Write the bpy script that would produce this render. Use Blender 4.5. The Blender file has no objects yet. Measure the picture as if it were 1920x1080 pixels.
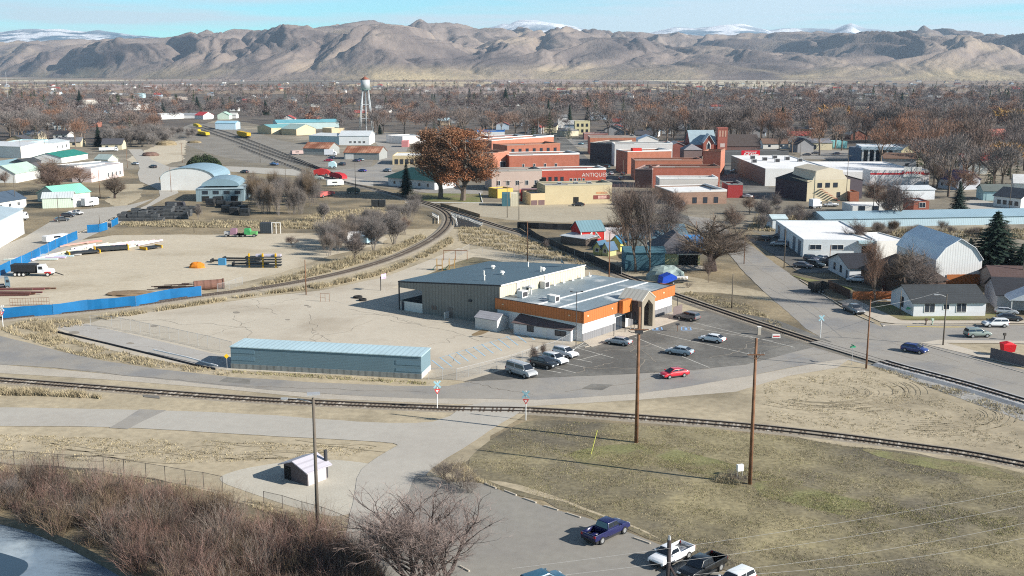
HAZE = 3.9e-5
import bpy, bmesh, math, random
import numpy as np
from mathutils import Vector, Matrix
S = bpy.context.scene
COL = S.collection
R = math.radians
PI = math.pi
# ------------------------------------------------------------------ camera
F, YH, CH = 2050.0, 133.0, 48.0           # focal length in photo pixels, horizon row, eye height
TH = math.atan((540 - YH) / F)
cam_d = bpy.data.cameras.new('camera')
cam = bpy.data.objects.new('camera', cam_d)
COL.objects.link(cam)
cam.location = (0, 0, CH)
cam.rotation_euler = (PI / 2 - TH, 0, 0)
cam_d.sensor_width = 36
cam_d.lens = 36 * F / 1920
cam_d.clip_start = 0.5
cam_d.clip_end = 60000
S.camera = cam
# ------------------------------------------------------------------ sun, sky, exposure
SUN_EL = R(27)
SUN_AZ = math.atan2(0.94, -0.342)        # clockwise from +Y
sd = Vector((math.cos(SUN_EL) * math.sin(SUN_AZ), math.cos(SUN_EL) * math.cos(SUN_AZ), math.sin(SUN_EL)))
sun_l = bpy.data.lights.new('sun', 'SUN')
sun_l.energy = 5.0
sun_l.angle = R(0.5)
sun_l.color = (1.0, 0.945, 0.86)
sun = bpy.data.objects.new('sun', sun_l)
COL.objects.link(sun)
sun.rotation_euler = (-sd).to_track_quat('-Z', 'Y').to_euler()
W = bpy.data.worlds.new('World')
S.world = W
W.use_nodes = True
wn, wl = W.node_tree.nodes, W.node_tree.links
bg = wn['Background']
sky = wn.new('ShaderNodeTexSky')
sky.sky_type = 'NISHITA'
sky.sun_disc = False
sky.sun_elevation = SUN_EL
sky.sun_rotation = SUN_AZ
sky.altitude = 700
sky.air_density = 1.0
sky.dust_density = 0.3
sky.ozone_density = 2.0
tint = wn.new('ShaderNodeMix'); tint.data_type = 'RGBA'; tint.blend_type = 'MULTIPLY'
tint.inputs[7].default_value = (1.05, 2.12, 2.42, 1)
wl.new(sky.outputs[0], tint.inputs[6])
tc = wn.new('ShaderNodeTexCoord')
mp = wn.new('ShaderNodeMapping'); mp.inputs['Scale'].default_value = (1.4, 1.6, 22)
mp.inputs['Rotation'].default_value = (0.05, -0.03, 0.3)
nz = wn.new('ShaderNodeTexNoise'); nz.inputs['Scale'].default_value = 2.2; nz.inputs['Detail'].default_value = 7
nz.inputs['Roughness'].default_value = 0.5
cr = wn.new('ShaderNodeValToRGB')
cr.color_ramp.elements[0].position = 0.43; cr.color_ramp.elements[0].color = (0, 0, 0, 1)
cr.color_ramp.elements[1].position = 0.60; cr.color_ramp.elements[1].color = (0.85, 0.85, 0.85, 1)
sx = wn.new('ShaderNodeSeparateXYZ'); wl.new(tc.outputs['Generated'], sx.inputs[0])
band = wn.new('ShaderNodeMapRange'); band.inputs[1].default_value = .14; band.inputs[2].default_value = .40; band.inputs[3].default_value = 1; band.inputs[4].default_value = 0
wl.new(sx.outputs[2], band.inputs[0]); wl.new(band.outputs[0], tint.inputs[0])
bm_ = wn.new('ShaderNodeMath'); bm_.operation = 'MULTIPLY'; wl.new(band.outputs[0], bm_.inputs[0])
wl.new(tc.outputs['Generated'], mp.inputs[0]); wl.new(mp.outputs[0], nz.inputs['Vector'])
wl.new(nz.outputs['Fac'], cr.inputs[0])
cl = wn.new('ShaderNodeMix'); cl.data_type = 'RGBA'
cl.inputs[7].default_value = (10.2, 11.8, 12.4, 1)
wl.new(cr.outputs[0], bm_.inputs[1]); wl.new(bm_.outputs[0], cl.inputs[0]); wl.new(tint.outputs[2], cl.inputs[6])
wl.new(cl.outputs[2], bg.inputs[0])
bg.inputs[1].default_value = 0.046
S.view_settings.view_transform = 'Standard'
S.view_settings.look = 'None'
S.view_settings.exposure = 1.0
S.view_settings.gamma = 1.0
S.render.engine = 'CYCLES'
S.cycles.use_denoising = False
S.cycles.pixel_filter_type = 'BLACKMAN_HARRIS'
S.cycles.filter_width = 1.1
S.cycles.max_bounces = 5
S.cycles.diffuse_bounces = 2
S.cycles.glossy_bounces = 2
S.cycles.transparent_max_bounces = 12
S.cycles.volume_bounces = 0
S.cycles.caustics_reflective = False
S.cycles.caustics_refractive = False

# ------------------------------------------------------------------ geometry helpers
SN, CS = math.sin(TH), math.cos(TH)

def G(x, y, z=0.0):
 """the point at height z seen at photo pixel (x, y)"""
 u = (x - 960) / F; v = (540 - y) / F
 dy = CS + v * SN; dz = -SN + v * CS
 t = (CH - z) / (-dz)
 return Vector((u * t, dy * t, z))

def HT(x, y, yt):
 """height of the top seen at row yt above the ground point seen at (x, y)"""
 v = (540 - yt) / F
 return CH + (-SN + v * CS) / (CS + v * SN) * G(x, y).y

def AT(x, y, Y):
 """the point at ground distance Y seen at pixel (x, y)"""
 u = (x - 960) / F; v = (540 - y) / F
 t = Y / (CS + v * SN)
 return Vector((u * t, Y, CH + (-SN + v * CS) * t))

def PX(p):
 dy = p[1] * CS - (p[2] - CH) * SN
 up = p[1] * SN + (p[2] - CH) * CS
 return 960 + F * p[0] / dy, 540 - F * up / dy

class MB:
 """collects faces; build() links them as one mesh object"""
 def __init__(s):
  s.v = []; s.f = []; s.m = []
 def poly(s, pts, m=0):
  n = len(s.v); s.v += [tuple(p) for p in pts]; s.f.append(tuple(range(n, n + len(pts)))); s.m.append(m)
 def box(s, x0, x1, y0, y1, z0, z1, m=0):
  n = len(s.v)
  s.v += [(x0, y0, z0), (x1, y0, z0), (x1, y1, z0), (x0, y1, z0), (x0, y0, z1), (x1, y0, z1), (x1, y1, z1), (x0, y1, z1)]
  for q in ((0, 3, 2, 1), (4, 5, 6, 7), (0, 1, 5, 4), (1, 2, 6, 5), (2, 3, 7, 6), (3, 0, 4, 7)):
   s.f.append(tuple(n + i for i in q)); s.m.append(m)
 def obox(s, c, size, rz=0, m=0, tilt=0):
  n0 = len(s.v)
  s.box(-size[0] / 2, size[0] / 2, -size[1] / 2, size[1] / 2, 0, size[2], m)
  cr_, sr = math.cos(rz), math.sin(rz)
  ct, st = math.cos(tilt), math.sin(tilt)
  for i in range(n0, len(s.v)):
   x, y, z = s.v[i]
   x, z = x * ct - z * st, x * st + z * ct
   s.v[i] = (c[0] + x * cr_ - y * sr, c[1] + x * sr + y * cr_, c[2] + z)
 def prism(s, pts, z0, z1, m=0):
  n = len(pts); k = len(s.v)
  s.v += [(p[0], p[1], z0) for p in pts] + [(p[0], p[1], z1) for p in pts]
  s.f.append(tuple(k + n - 1 - i for i in range(n))); s.m.append(m)
  s.f.append(tuple(k + n + i for i in range(n))); s.m.append(m)
  for i in range(n):
   j = (i + 1) % n
   s.f.append((k + i, k + j, k + n + j, k + n + i)); s.m.append(m)
 def profx(s, prof, y0, y1, m=0, inset=None):
  """profile of (x, z) points extruded along y; inset[i] pulls point i in from both sides"""
  n = len(prof); k = len(s.v)
  ins = inset or [0] * n
  s.v += [(p[0], y0 + ins[i], p[1]) for i, p in enumerate(prof)] + [(p[0], y1 - ins[i], p[1]) for i, p in enumerate(prof)]
  s.f.append(tuple(k + i for i in range(n))); s.m.append(m)
  s.f.append(tuple(k + n + n - 1 - i for i in range(n))); s.m.append(m)
  for i in range(n):
   j = (i + 1) % n
   s.f.append((k + j, k + i, k + n + i, k + n + j)); s.m.append(m)
 def tube(s, a, b, r0, r1=None, n=6, m=0, caps=True):
  r1 = r0 if r1 is None else r1
  a = Vector(a); b = Vector(b); d = b - a
  if d.length < 1e-6: return
  d.normalize()
  u = d.cross(Vector((0, 0, 1)) if abs(d.z) < .9 else Vector((1, 0, 0))).normalized(); w = d.cross(u)
  k = len(s.v)
  for c, r in ((a, r0), (b, r1)):
   for i in range(n):
    t = 2 * PI * i / n
    s.v.append(tuple(c + u * (r * math.cos(t)) + w * (r * math.sin(t))))
  for i in range(n):
   j = (i + 1) % n
   s.f.append((k + i, k + j, k + n + j, k + n + i)); s.m.append(m)
  if caps and n > 3:
   s.f.append(tuple(k + n - 1 - i for i in range(n))); s.m.append(m)
   s.f.append(tuple(k + n + i for i in range(n))); s.m.append(m)
 def path(s, pts, r, n=5, m=0):
  for a, b in zip(pts, pts[1:]): s.tube(a, b, r, r, n, m)
 def tri(s, a, b, c, m=0):
  n = len(s.v); s.v += [tuple(a), tuple(b), tuple(c)]; s.f.append((n, n + 1, n + 2)); s.m.append(m)
 def sphere(s, c, r, n=8, m=0, sz=1.0):
  k = len(s.v)
  for i in range(n // 2 + 1):
   ph = PI * i / (n // 2)
   for j in range(n):
    t = 2 * PI * j / n
    s.v.append((c[0] + r * math.sin(ph) * math.cos(t), c[1] + r * math.sin(ph) * math.sin(t), c[2] + r * sz * math.cos(ph)))
  for i in range(n // 2):
   for j in range(n):
    a, b = k + i * n + j, k + i * n + (j + 1) % n
    s.f.append((a, a + n, b + n, b)); s.m.append(m)
 def data(s, name, mats, smooth=False):
  me = bpy.data.meshes.new(name)
  me.from_pydata(s.v, [], s.f)
  for mt in (mats if isinstance(mats, (list, tuple)) else [mats]): me.materials.append(mt)
  if max(s.m or [0]) > 0: me.polygons.foreach_set('material_index', s.m)
  if smooth: me.polygons.foreach_set('use_smooth', [True] * len(s.f))
  me.update()
  return me
 def build(s, name, mats, parent=None, smooth=False, color=None):
  o = bpy.data.objects.new(name, s.data(name, mats, smooth))
  COL.objects.link(o)
  if parent is not None: o.parent = parent
  if color: o.color = (*color, 1)
  return o

def tag(o, label=None, cat=None, group=None, kind=None):
 if label: o['label'] = label
 if cat: o['category'] = cat
 if group: o['group'] = group
 if kind: o['kind'] = kind
 return o

def root(name, label, cat, loc, rz=0, group=None):
 o = bpy.data.objects.new(name, None)
 COL.objects.link(o)
 o.location = loc; o.rotation_euler = (0, 0, rz)
 o.empty_display_size = 0.3
 return tag(o, label, cat, group)

def copy_tree(o, parent=None):
 c = o.copy(); COL.objects.link(c)
 if parent is not None: c.parent = parent
 for ch in o.children: copy_tree(ch, c)
 return c

# ------------------------------------------------------------------ materials
MATS = {}
def mat(name, col, rough=.85, var=.15, scale=.6, kind='plain', per=.4, amt=.15, metal=0, spec=.3, col2=None, bump=0.0, tintable=False, coat=0, c2pos=(.45, .6), c2scale=.1, fine=0.0):
 if name in MATS: return MATS[name]
 m = bpy.data.materials.new(name); m.use_nodes = True
 n, l = m.node_tree.nodes, m.node_tree.links
 b = n['Principled BSDF']
 b.inputs['Roughness'].default_value = rough; b.inputs['Metallic'].default_value = metal
 b.inputs['Specular IOR Level'].default_value = spec
 if coat: b.inputs['Coat Weight'].default_value = coat; b.inputs['Coat Roughness'].default_value = .08
 t = n.new('ShaderNodeTexCoord')
 if tintable:
  oi = n.new('ShaderNodeObjectInfo'); base = oi.outputs['Color']
 else:
  rgb = n.new('ShaderNodeRGB'); rgb.outputs[0].default_value = (*col, 1); base = rgb.outputs[0]
 def noise(sc, det=5, ro=.6, vec=None):
  z = n.new('ShaderNodeTexNoise'); z.inputs['Scale'].default_value = sc; z.inputs['Detail'].default_value = det
  z.inputs['Roughness'].default_value = ro
  l.new(vec or t.outputs['Object'], z.inputs['Vector']); return z.outputs['Fac']
 def mix(a, bb, f, bt='MIX'):
  x = n.new('ShaderNodeMix'); x.data_type = 'RGBA'; x.blend_type = bt
  for i, q in ((6, a), (7, bb), (0, f)):
   if isinstance(q, (int, float)): x.inputs[i].default_value = q
   elif isinstance(q, tuple): x.inputs[i].default_value = (*q, 1)
   else: l.new(q, x.inputs[i])
  return x.outputs[2]
 def mrange(f, a, bb, c=0., d=1.):
  x = n.new('ShaderNodeMapRange'); x.inputs[1].default_value = a; x.inputs[2].default_value = bb
  x.inputs[3].default_value = c; x.inputs[4].default_value = d
  l.new(f, x.inputs[0]); return x.outputs[0]
 def mul(c, f):   # multiply colour by scalar socket
  x = n.new('ShaderNodeVectorMath'); x.operation = 'SCALE'
  l.new(c, x.inputs[0]); l.new(f, x.inputs['Scale']); return x.outputs[0]
 if col2 is not None:
  base = mix(base, col2, mrange(noise(c2scale, 6), c2pos[0], c2pos[1]))
 if var: base = mul(base, mrange(noise(scale), .25, .75, 1 - var, 1 + var))
 if fine: base = mul(base, mrange(noise(scale * 14, 3), .3, .7, 1 - fine, 1 + fine))
 if kind in ('ribs', 'ribx', 'riby', 'hrib', 'brick', 'shingle'):
  sp = n.new('ShaderNodeSeparateXYZ'); l.new(t.outputs['Object'], sp.inputs[0])
  if kind == 'ribs':
   q = n.new('ShaderNodeMath'); q.operation = 'ADD'; l.new(sp.outputs[0], q.inputs[0]); l.new(sp.outputs[1], q.inputs[1]); s_ = q.outputs[0]
  else: s_ = sp.outputs[{'ribx': 0, 'riby': 1}.get(kind, 2)]
  q = n.new('ShaderNodeMath'); q.operation = 'MULTIPLY'; q.inputs[1].default_value = 2 * PI / per; l.new(s_, q.inputs[0])
  w = n.new('ShaderNodeMath'); w.operation = 'SINE'; l.new(q.outputs[0], w.inputs[0])
  base = mul(base, mrange(w.outputs[0], .2, 1., 1., 1 - amt))
  if kind == 'brick': base = mul(base, mrange(noise(3.5, 2), .3, .7, .8, 1.2))
 l.new(base, b.inputs['Base Color'])
 if bump:
  bn = n.new('ShaderNodeBump'); bn.inputs['Strength'].default_value = bump; bn.inputs['Distance'].default_value = .1
  l.new(noise(scale * 6, 6), bn.inputs['Height']); l.new(bn.outputs[0], b.inputs['Normal'])
 MATS[name] = m
 return m
# ------------------------------------------------------------------ land: one sheet to the horizon, river, roads, fields
m_dirt = mat('dirt', (.385, .325, .225), var=.16, scale=.06, col2=(.215, .18, .122), c2scale=.035, c2pos=(.50, .66), fine=.16)
m_gravel = mat('gravel_yard', (.47, .41, .31), var=.08, scale=.05, col2=(.35, .29, .20), c2scale=.03, c2pos=(.52, .7), fine=.08)
m_scrub = mat('scrub_soil', (.25, .20, .125), var=.3, scale=.12, col2=(.13, .11, .075), c2scale=.05, c2pos=(.44, .6), fine=.25)
m_wood = mat('woodland_floor', (.095, .08, .068), var=.3, scale=.03, col2=(.14, .115, .09), c2scale=.012, fine=.2)
m_town = mat('town_ground', (.19, .165, .125), var=.25, scale=.05, col2=(.30, .26, .195), c2scale=.012, c2pos=(.5, .62), fine=.2)
m_road = mat('old_asphalt', (.28, .26, .23), var=.10, scale=.05, col2=(.22, .213, .205), c2scale=.09, c2pos=(.48, .62), fine=.05)
m_path = mat('pale_asphalt', (.39, .365, .32), var=.06, scale=.05, col2=(.35, .325, .285), c2scale=.05, c2pos=(.5, .64), fine=.05)
m_conc = mat('concrete_yard', (.46, .41, .33), var=.09, scale=.05, col2=(.36, .31, .24), c2scale=.04, c2pos=(.5, .68), fine=.04)
m_conc2 = mat('grey_concrete', (.36, .34, .31), var=.08, scale=.08, fine=.05)
m_walk = mat('walk_concrete', (.45, .40, .33), var=.08, scale=.3, fine=.05)
m_lot = mat('dark_asphalt', (.115, .11, .10), var=.22, scale=.08, col2=(.19, .18, .16), c2scale=.07, c2pos=(.45, .65), fine=.12)
m_grass = mat('winter_grass', (.235, .20, .115), var=.35, scale=.12, col2=(.13, .112, .078), c2scale=.055, c2pos=(.42, .60), fine=.3)
m_green = mat('green_grass', (.175, .17, .075), var=.3, scale=.2, col2=(.19, .16, .09), c2scale=.15, c2pos=(.45, .6), fine=.3)
m_lawn = mat('lawn', (.16, .17, .06), var=.2, scale=.3, col2=(.2, .17, .09), c2scale=.1, fine=.2)
m_ballast = mat('ballast', (.27, .235, .185), var=.2, scale=1.2, fine=.3)
m_ballast_new = mat('grey_ballast', (.34, .34, .34), var=.25, scale=1.5, fine=.3)
m_tie = mat('sleeper_wood', (.13, .10, .075), var=.3, scale=2)
m_tie_pale = mat('sleeper_concrete', (.40, .36, .31), var=.15, scale=2)
m_rail = mat('rail_steel', (.045, .035, .03), rough=.6, var=.1)
m_crack = mat('crack_tar', (.25, .22, .18), var=.2)
m_white = mat('white_line', (.62, .60, .54), var=.25, scale=1.5)
m_blueline = mat('faded_blue_line', (.30, .47, .60), var=.2, scale=1.5)
m_yellow = mat('yellow_line', (.55, .42, .12), var=.2, scale=1.5)

_k = [0]
_jr = random.Random(77)
def jagged(P, a, step=2.5):
 out = []
 for i, p in enumerate(P):
  q = P[(i + 1) % len(P)]
  n = max(1, int((q - p).length / step)); n = min(n, 60)
  d = (q - p); d.z = 0
  nr = Vector((-d.y, d.x, 0)); nr = nr.normalized() if nr.length > 0 else nr
  o = 0
  for j in range(n):
   if j: o = o * .6 + _jr.uniform(-a, a)
   out.append(p + (q - p) * (j / n) + nr * o)
 return out

def sheet(name, pts, z, m, kind='structure', px=True, smooth_n=0, jag=0):
 P = [G(*p) if px else Vector(p) for p in pts]
 _k[0] += 1
 if z > 0: z += (_k[0] % 8) * .0013
 if smooth_n: P = chaikin(P, smooth_n)
 if jag: P = jagged(P, jag)
 bm = bmesh.new()
 vs = [bm.verts.new((p[0], p[1], z)) for p in P]
 es = [bm.edges.new((vs[i], vs[(i + 1) % len(vs)])) for i in range(len(vs))]
 bmesh.ops.triangle_fill(bm, edges=es, use_beauty=True)
 for f in bm.faces:
  f.normal_update()
  if f.normal.z < 0: f.normal_flip()
 me = bpy.data.meshes.new(name); bm.to_mesh(me); bm.free(); me.materials.append(m)
 o = bpy.data.objects.new(name, me); COL.objects.link(o)
 return tag(o, kind=kind)

def chaikin(P, n, closed=True):
 for _ in range(n):
  Q = []
  m = len(P)
  for i in range(m if closed else m - 1):
   a, b = P[i], P[(i + 1) % m]
   Q += [a * .75 + b * .25, a * .25 + b * .75]
  if not closed: Q = [P[0]] + Q + [P[-1]]
  P = Q
 return P

def cat_rom(P, step=3.0):
 P = [2 * P[0] - P[1]] + P + [2 * P[-1] - P[-2]]
 out = []
 for i in range(1, len(P) - 2):
  a, b, c, d = P[i - 1:i + 3]
  k = max(2, int((c - b).length / step))
  for j in range(k):
   t = j / k
   out.append(.5 * ((2 * b) + (c - a) * t + (2 * a - 5 * b + 4 * c - d) * t * t + (3 * b - a - 3 * c + d) * t ** 3))
 out.append(P[-2])
 return out

def strip(name, P, w, z, m, kind='structure'):
 """a band of width w along the ground points P"""
 L_, R_ = [], []
 for i, p in enumerate(P):
  d = (P[min(i + 1, len(P) - 1)] - P[max(i - 1, 0)]); d.z = 0; d.normalize()
  nrm = Vector((-d.y, d.x, 0))
  L_.append(p + nrm * w / 2); R_.append(p - nrm * w / 2)
 b = MB()
 for i in range(len(P) - 1):
  b.poly([(R_[i].x, R_[i].y, z), (R_[i + 1].x, R_[i + 1].y, z), (L_[i + 1].x, L_[i + 1].y, z), (L_[i].x, L_[i].y, z)])
 o = b.build(name, m)
 return tag(o, kind=kind)

bank = [(-900, 940), (-300, 955), (0, 968), (60, 984), (130, 1012), (200, 1048), (262, 1085), (330, 1150), (420, 1290)]
BK = [G(*p) for p in bank]
BK = [BK[0] + Vector((-250, 30, 0))] + BK + [BK[-1] + Vector((3, -30, 0)), Vector((6, -60, 0)), Vector((30, -120, 0))]
land_pts = BK + [Vector((22000, -120, 0)), Vector((22000, 22000, 0)), Vector((-22000, 22000, 0)), Vector((-22000, BK[0].y, 0))]
sheet('ground', land_pts, 0, m_scrub, px=False)
b = MB()
for a, c in zip([Vector((-22000, BK[0].y, 0))] + BK[:-1], BK):
 d = Vector((-.5, -1, 0)).normalized() * .5
 b.poly([a, a + d + Vector((0, 0, -.9)), c + d + Vector((0, 0, -.9)), c])
tag(b.build('river_bank', mat('bank_mud', (.12, .10, .075), var=.3, scale=.8)), kind='structure')
m_ice = mat('river_ice', (.15, .20, .25), rough=.5, var=.3, scale=.12, col2=(.34, .40, .44), c2scale=.10, c2pos=(.50, .66), spec=.5, fine=.06)
b = MB(); b.poly([(-400, -120, -.7), (34, -120, -.7), (34, 140, -.7), (-400, 140, -.7)])
tag(b.build('river', m_ice), kind='structure')
sheet('far_bank', [(-22000, -10, 0), (-60, -12, 0), (-22, -60, 0), (-6, -125, 0), (22000, -125, 0), (22000, -400, 0), (-22000, -400, 0)], -.3, m_scrub, px=False)
b = MB()
sheet('open_water', [(-60, 1010), (20, 1030), (60, 1045), (30, 1075), (-30, 1090), (-90, 1060)], -.66, mat('dark_water', (.03, .055, .08), rough=.12, var=0, spec=.6), smooth_n=2)

Z = .012
sheet('dirt', [(-500, 1010), (-500, 560), (0, 560), (640, 430), (900, 430), (1300, 520), (1700, 600), (2500, 740), (2500, 1000), (1920, 905), (1440, 805), (1190, 788), (985, 776), (870, 868), (900, 905), (1250, 1030), (1600, 1200), (640, 1250), (640, 1010), (540, 968), (430, 938), (320, 905), (180, 878), (0, 868)], Z, m_dirt, jag=.8)
sheet('gravel_yard', [(-300, 640), (0, 575), (100, 592), (380, 545), (420, 536), (500, 520), (560, 500), (650, 470), (740, 455), (700, 430), (640, 436), (440, 440), (330, 440), (170, 442), (60, 480), (-200, 560)], Z * 2, m_gravel, smooth_n=1, jag=.6)
sheet('town_ground', [(-900, 330), (0, 330), (420, 310), (600, 330), (900, 385), (1150, 385), (1400, 430), (1540, 480), (2900, 600), (3600, 150), (-2200, 150)], Z * .7, m_town)
sheet('woodland_floor', [(-900, 262), (0, 262), (180, 268), (330, 245), (420, 222), (520, 240), (700, 246), (760, 250), (930, 258), (1110, 255), (1300, 262), (1500, 262), (1700, 290), (1850, 310), (3000, 330), (3600, 152), (-2200, 152)], Z * 1.2, m_wood, jag=1)
sheet('dirt_yard', [(235, 300), (300, 268), (350, 262), (345, 300), (300, 312), (262, 310)], Z * 3, m_gravel, jag=1)
sheet('dirt_yard', [(196, 376), (232, 345), (270, 345), (262, 372), (222, 392)], Z * 3, m_dirt, jag=.5)
sheet('field', [(100, 605), (180, 600), (250, 590), (250, 585), (160, 590), (60, 610)], Z * 2, m_dirt, smooth_n=1)
sheet('dirt_lot', [(830, 384), (905, 378), (1180, 380), (1240, 395), (1180, 418), (1060, 418), (965, 414), (890, 405), (850, 395)], Z * 2, mat('pale_dirt', (.36, .315, .235), var=.12, scale=.06, fine=.1), smooth_n=1, jag=.8)
sheet('lawn', [(760, 374), (770, 362), (905, 362), (905, 380), (840, 380)], Z * 3, m_lawn)
sheet('meadow', [(872, 868), (905, 835), (960, 800), (1000, 786), (1190, 795), (1440, 815), (1700, 850), (1960, 892), (2300, 960), (2300, 1300), (1700, 1300), (1440, 1100), (1250, 1022), (1100, 972), (900, 905)], Z * 2, m_grass, smooth_n=1, jag=.8)
sheet('green_patch', [(1060, 850), (1130, 835), (1230, 830), (1290, 850), (1370, 868), (1400, 888), (1330, 893), (1240, 872), (1150, 880), (1090, 872)], Z * 3, m_green, smooth_n=1, jag=1.0)
sheet('green_patch', [(1600, 838), (1700, 852), (1800, 868), (1900, 890), (1900, 902), (1780, 885), (1660, 862)], Z * 3, m_green, smooth_n=1, jag=1.0)
sheet('green_patch', [(1405, 905), (1460, 900), (1560, 925), (1650, 950), (1600, 972), (1500, 948), (1430, 930)], Z * 3, m_green, smooth_n=1, jag=1.0)
sheet('pale_dirt', [(900, 900), (960, 905), (1040, 930), (1120, 962), (1200, 990), (1250, 1018), (1180, 985), (1060, 945)], Z * 3, m_dirt, smooth_n=1, jag=.5)
sheet('turnaround', [(440, 882), (520, 868), (600, 860), (690, 868), (720, 880), (690, 930), (650, 975), (560, 955), (470, 925), (400, 900)], Z * 3, mat('fine_gravel', (.43, .40, .335), var=.08, scale=.3, fine=.08), smooth_n=2, jag=.35)

ROAD_L = ([(-500, 590), (-200, 605), (0, 630), (60, 645), (120, 661), (200, 678), (300, 693), (440, 708), (600, 718), (740, 724), (840, 724), (880, 716), (1000, 706), (1100, 704), (1200, 700), (1330, 690), (1440, 668), (1530, 640), (1560, 635)],
          [(1660, 672), (1610, 672), (1570, 675), (1480, 690), (1400, 706), (1280, 727), (1200, 738), (1100, 745), (1010, 750), (900, 748), (800, 748), (660, 742), (520, 733), (380, 720), (240, 705), (100, 690), (0, 684), (-200, 672), (-500, 660)])
sheet('road', ROAD_L[0] + ROAD_L[1], Z * 4, m_road, jag=.12)
sheet('road_shoulder', [(-500, 665), (0, 684), (240, 705), (520, 733), (660, 742), (900, 748), (1010, 750), (1200, 738), (1400, 706), (1600, 668), (1570, 690), (1480, 705), (1380, 735), (1200, 750), (1000, 762), (820, 757), (600, 748), (400, 728), (200, 712), (0, 700), (-500, 680)], Z * 3, mat('shoulder_gravel', (.40, .36, .30), var=.12, scale=.2, fine=.1))
sheet('road_main', [(1285, 405), (1330, 410), (1378, 440), (1410, 462), (1450, 492), (1500, 528), (1560, 566), (1600, 592), (1650, 612), (1720, 640), (1920, 694), (3400, 1110), (3400, 1240), (1920, 745), (1760, 712), (1655, 682), (1560, 648), (1510, 616), (1470, 580), (1430, 545), (1395, 510), (1370, 480), (1340, 450), (1300, 425)], Z * 5, m_road, jag=.12)
sheet('side_street', [(1650, 606), (1700, 610), (1960, 611), (2400, 618), (2400, 650), (1960, 650), (1860, 640), (1760, 645), (1720, 645), (1660, 625)], Z * 4, m_road, jag=.12)
sheet('side_road', [(-600, 760), (0, 764), (200, 768), (480, 776), (640, 790), (760, 795), (830, 790), (880, 755), (990, 755), (975, 775), (930, 800), (880, 835), (820, 870), (790, 900), (790, 960), (800, 1000), (860, 1060), (900, 1120), (700, 1250), (640, 1100), (650, 1000), (665, 930), (670, 888), (700, 862), (735, 842), (750, 833), (700, 828), (500, 818), (300, 805), (150, 800), (0, 800), (-600, 800)], Z * 5, m_path, smooth_n=1, jag=.12)
sheet('parking_lot', [(780, 890), (900, 907), (960, 927), (1020, 950), (1100, 972), (1180, 1000), (1250, 1028), (1320, 1060), (1420, 1110), (1700, 1260), (1500, 1500), (620, 1500), (660, 1150), (740, 1000)], Z * 6, mat('lot_asphalt', (.25, .235, .205), var=.08, scale=.06, col2=(.215, .20, .18), c2scale=.06, c2pos=(.45, .65), fine=.07), jag=.1)
sheet('road_patch', [(262, 768), (312, 770), (240, 805), (205, 803)], Z * 6, m_road, jag=.12)
for q in ([(410, 716), (468, 720), (470, 712), (425, 708)], [(1090, 730), (1130, 732), (1150, 722), (1110, 720)], [(270, 745), (300, 748), (298, 743), (268, 741)]):
 sheet('road_patch', q, Z * 5, m_lot, jag=.1)
NL = [(-300, 640), (0, 500), (60, 473), (150, 436), (220, 408), (275, 385), (300, 368), (298, 357), (280, 348), (262, 340), (258, 325), (262, 316), (256, 300), (240, 280), (265, 280), (285, 300), (320, 314), (430, 312), (560, 318), (700, 340), (700, 350), (560, 330), (430, 322), (330, 326), (298, 333), (300, 345), (332, 356), (335, 362), (310, 372), (280, 388), (210, 425), (150, 452), (60, 497), (0, 524), (-300, 680)]
sheet('north_road', NL, Z * 5, m_path)
sheet('wide_verge', [(46, 445), (130, 395), (240, 385), (290, 372), (222, 404), (120, 448), (0, 500), (-200, 590), (-200, 540)], Z * 4, mat('verge_gravel', (.36, .335, .29), var=.1, scale=.08, fine=.08))
sheet('main_street', [(1132, 345), (1180, 380), (1290, 405), (1300, 425), (1230, 400), (1150, 385), (1110, 350), (1075, 312), (1050, 285), (1035, 262), (1000, 240), (1030, 240), (1060, 258), (1105, 300), (1175, 345)], Z * 5, m_lot, jag=.1)
sheet('depot_street', [(600, 322), (700, 312), (720, 290), (700, 262), (690, 250), (745, 250), (770, 262), (760, 290), (730, 320), (820, 350), (905, 358), (905, 364), (800, 362), (700, 345)], Z * 5, m_road, jag=.12)
sheet('cross_street', [(1020, 262), (1100, 278), (1180, 275), (1180, 268), (1100, 262), (1030, 256)], Z * 5, m_road, jag=.12)
sheet('store_lot', [(1348, 300), (1390, 300), (1390, 345), (1460, 352), (1460, 380), (1350, 360), (1352, 320)], Z * 5, m_lot, jag=.1)
sheet('bank_lot', [(1500, 282), (1590, 282), (1590, 300), (1500, 298)], Z * 5, m_road, jag=.12)
sheet('house_drive', [(1780, 385), (1830, 372), (1880, 385), (1920, 398), (1880, 402), (1800, 400)], Z * 5, m_path)
sheet('rail_yard_ground', [(300, 255), (360, 232), (430, 232), (520, 262), (700, 300), (690, 330), (600, 312), (470, 305), (400, 290)], Z * 2, mat('cinder', (.215, .195, .165), var=.25, scale=.08, fine=.2))
sheet('auto_shop_lot', [(1400, 448), (1450, 440), (1510, 485), (1560, 500), (1560, 512), (1500, 512), (1470, 490)], Z * 6, m_lot, jag=.1)
sheet('garage_drive', [(1255, 498), (1268, 496), (1310, 498), (1345, 505), (1300, 508), (1262, 505)], Z * 6, m_walk)

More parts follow.
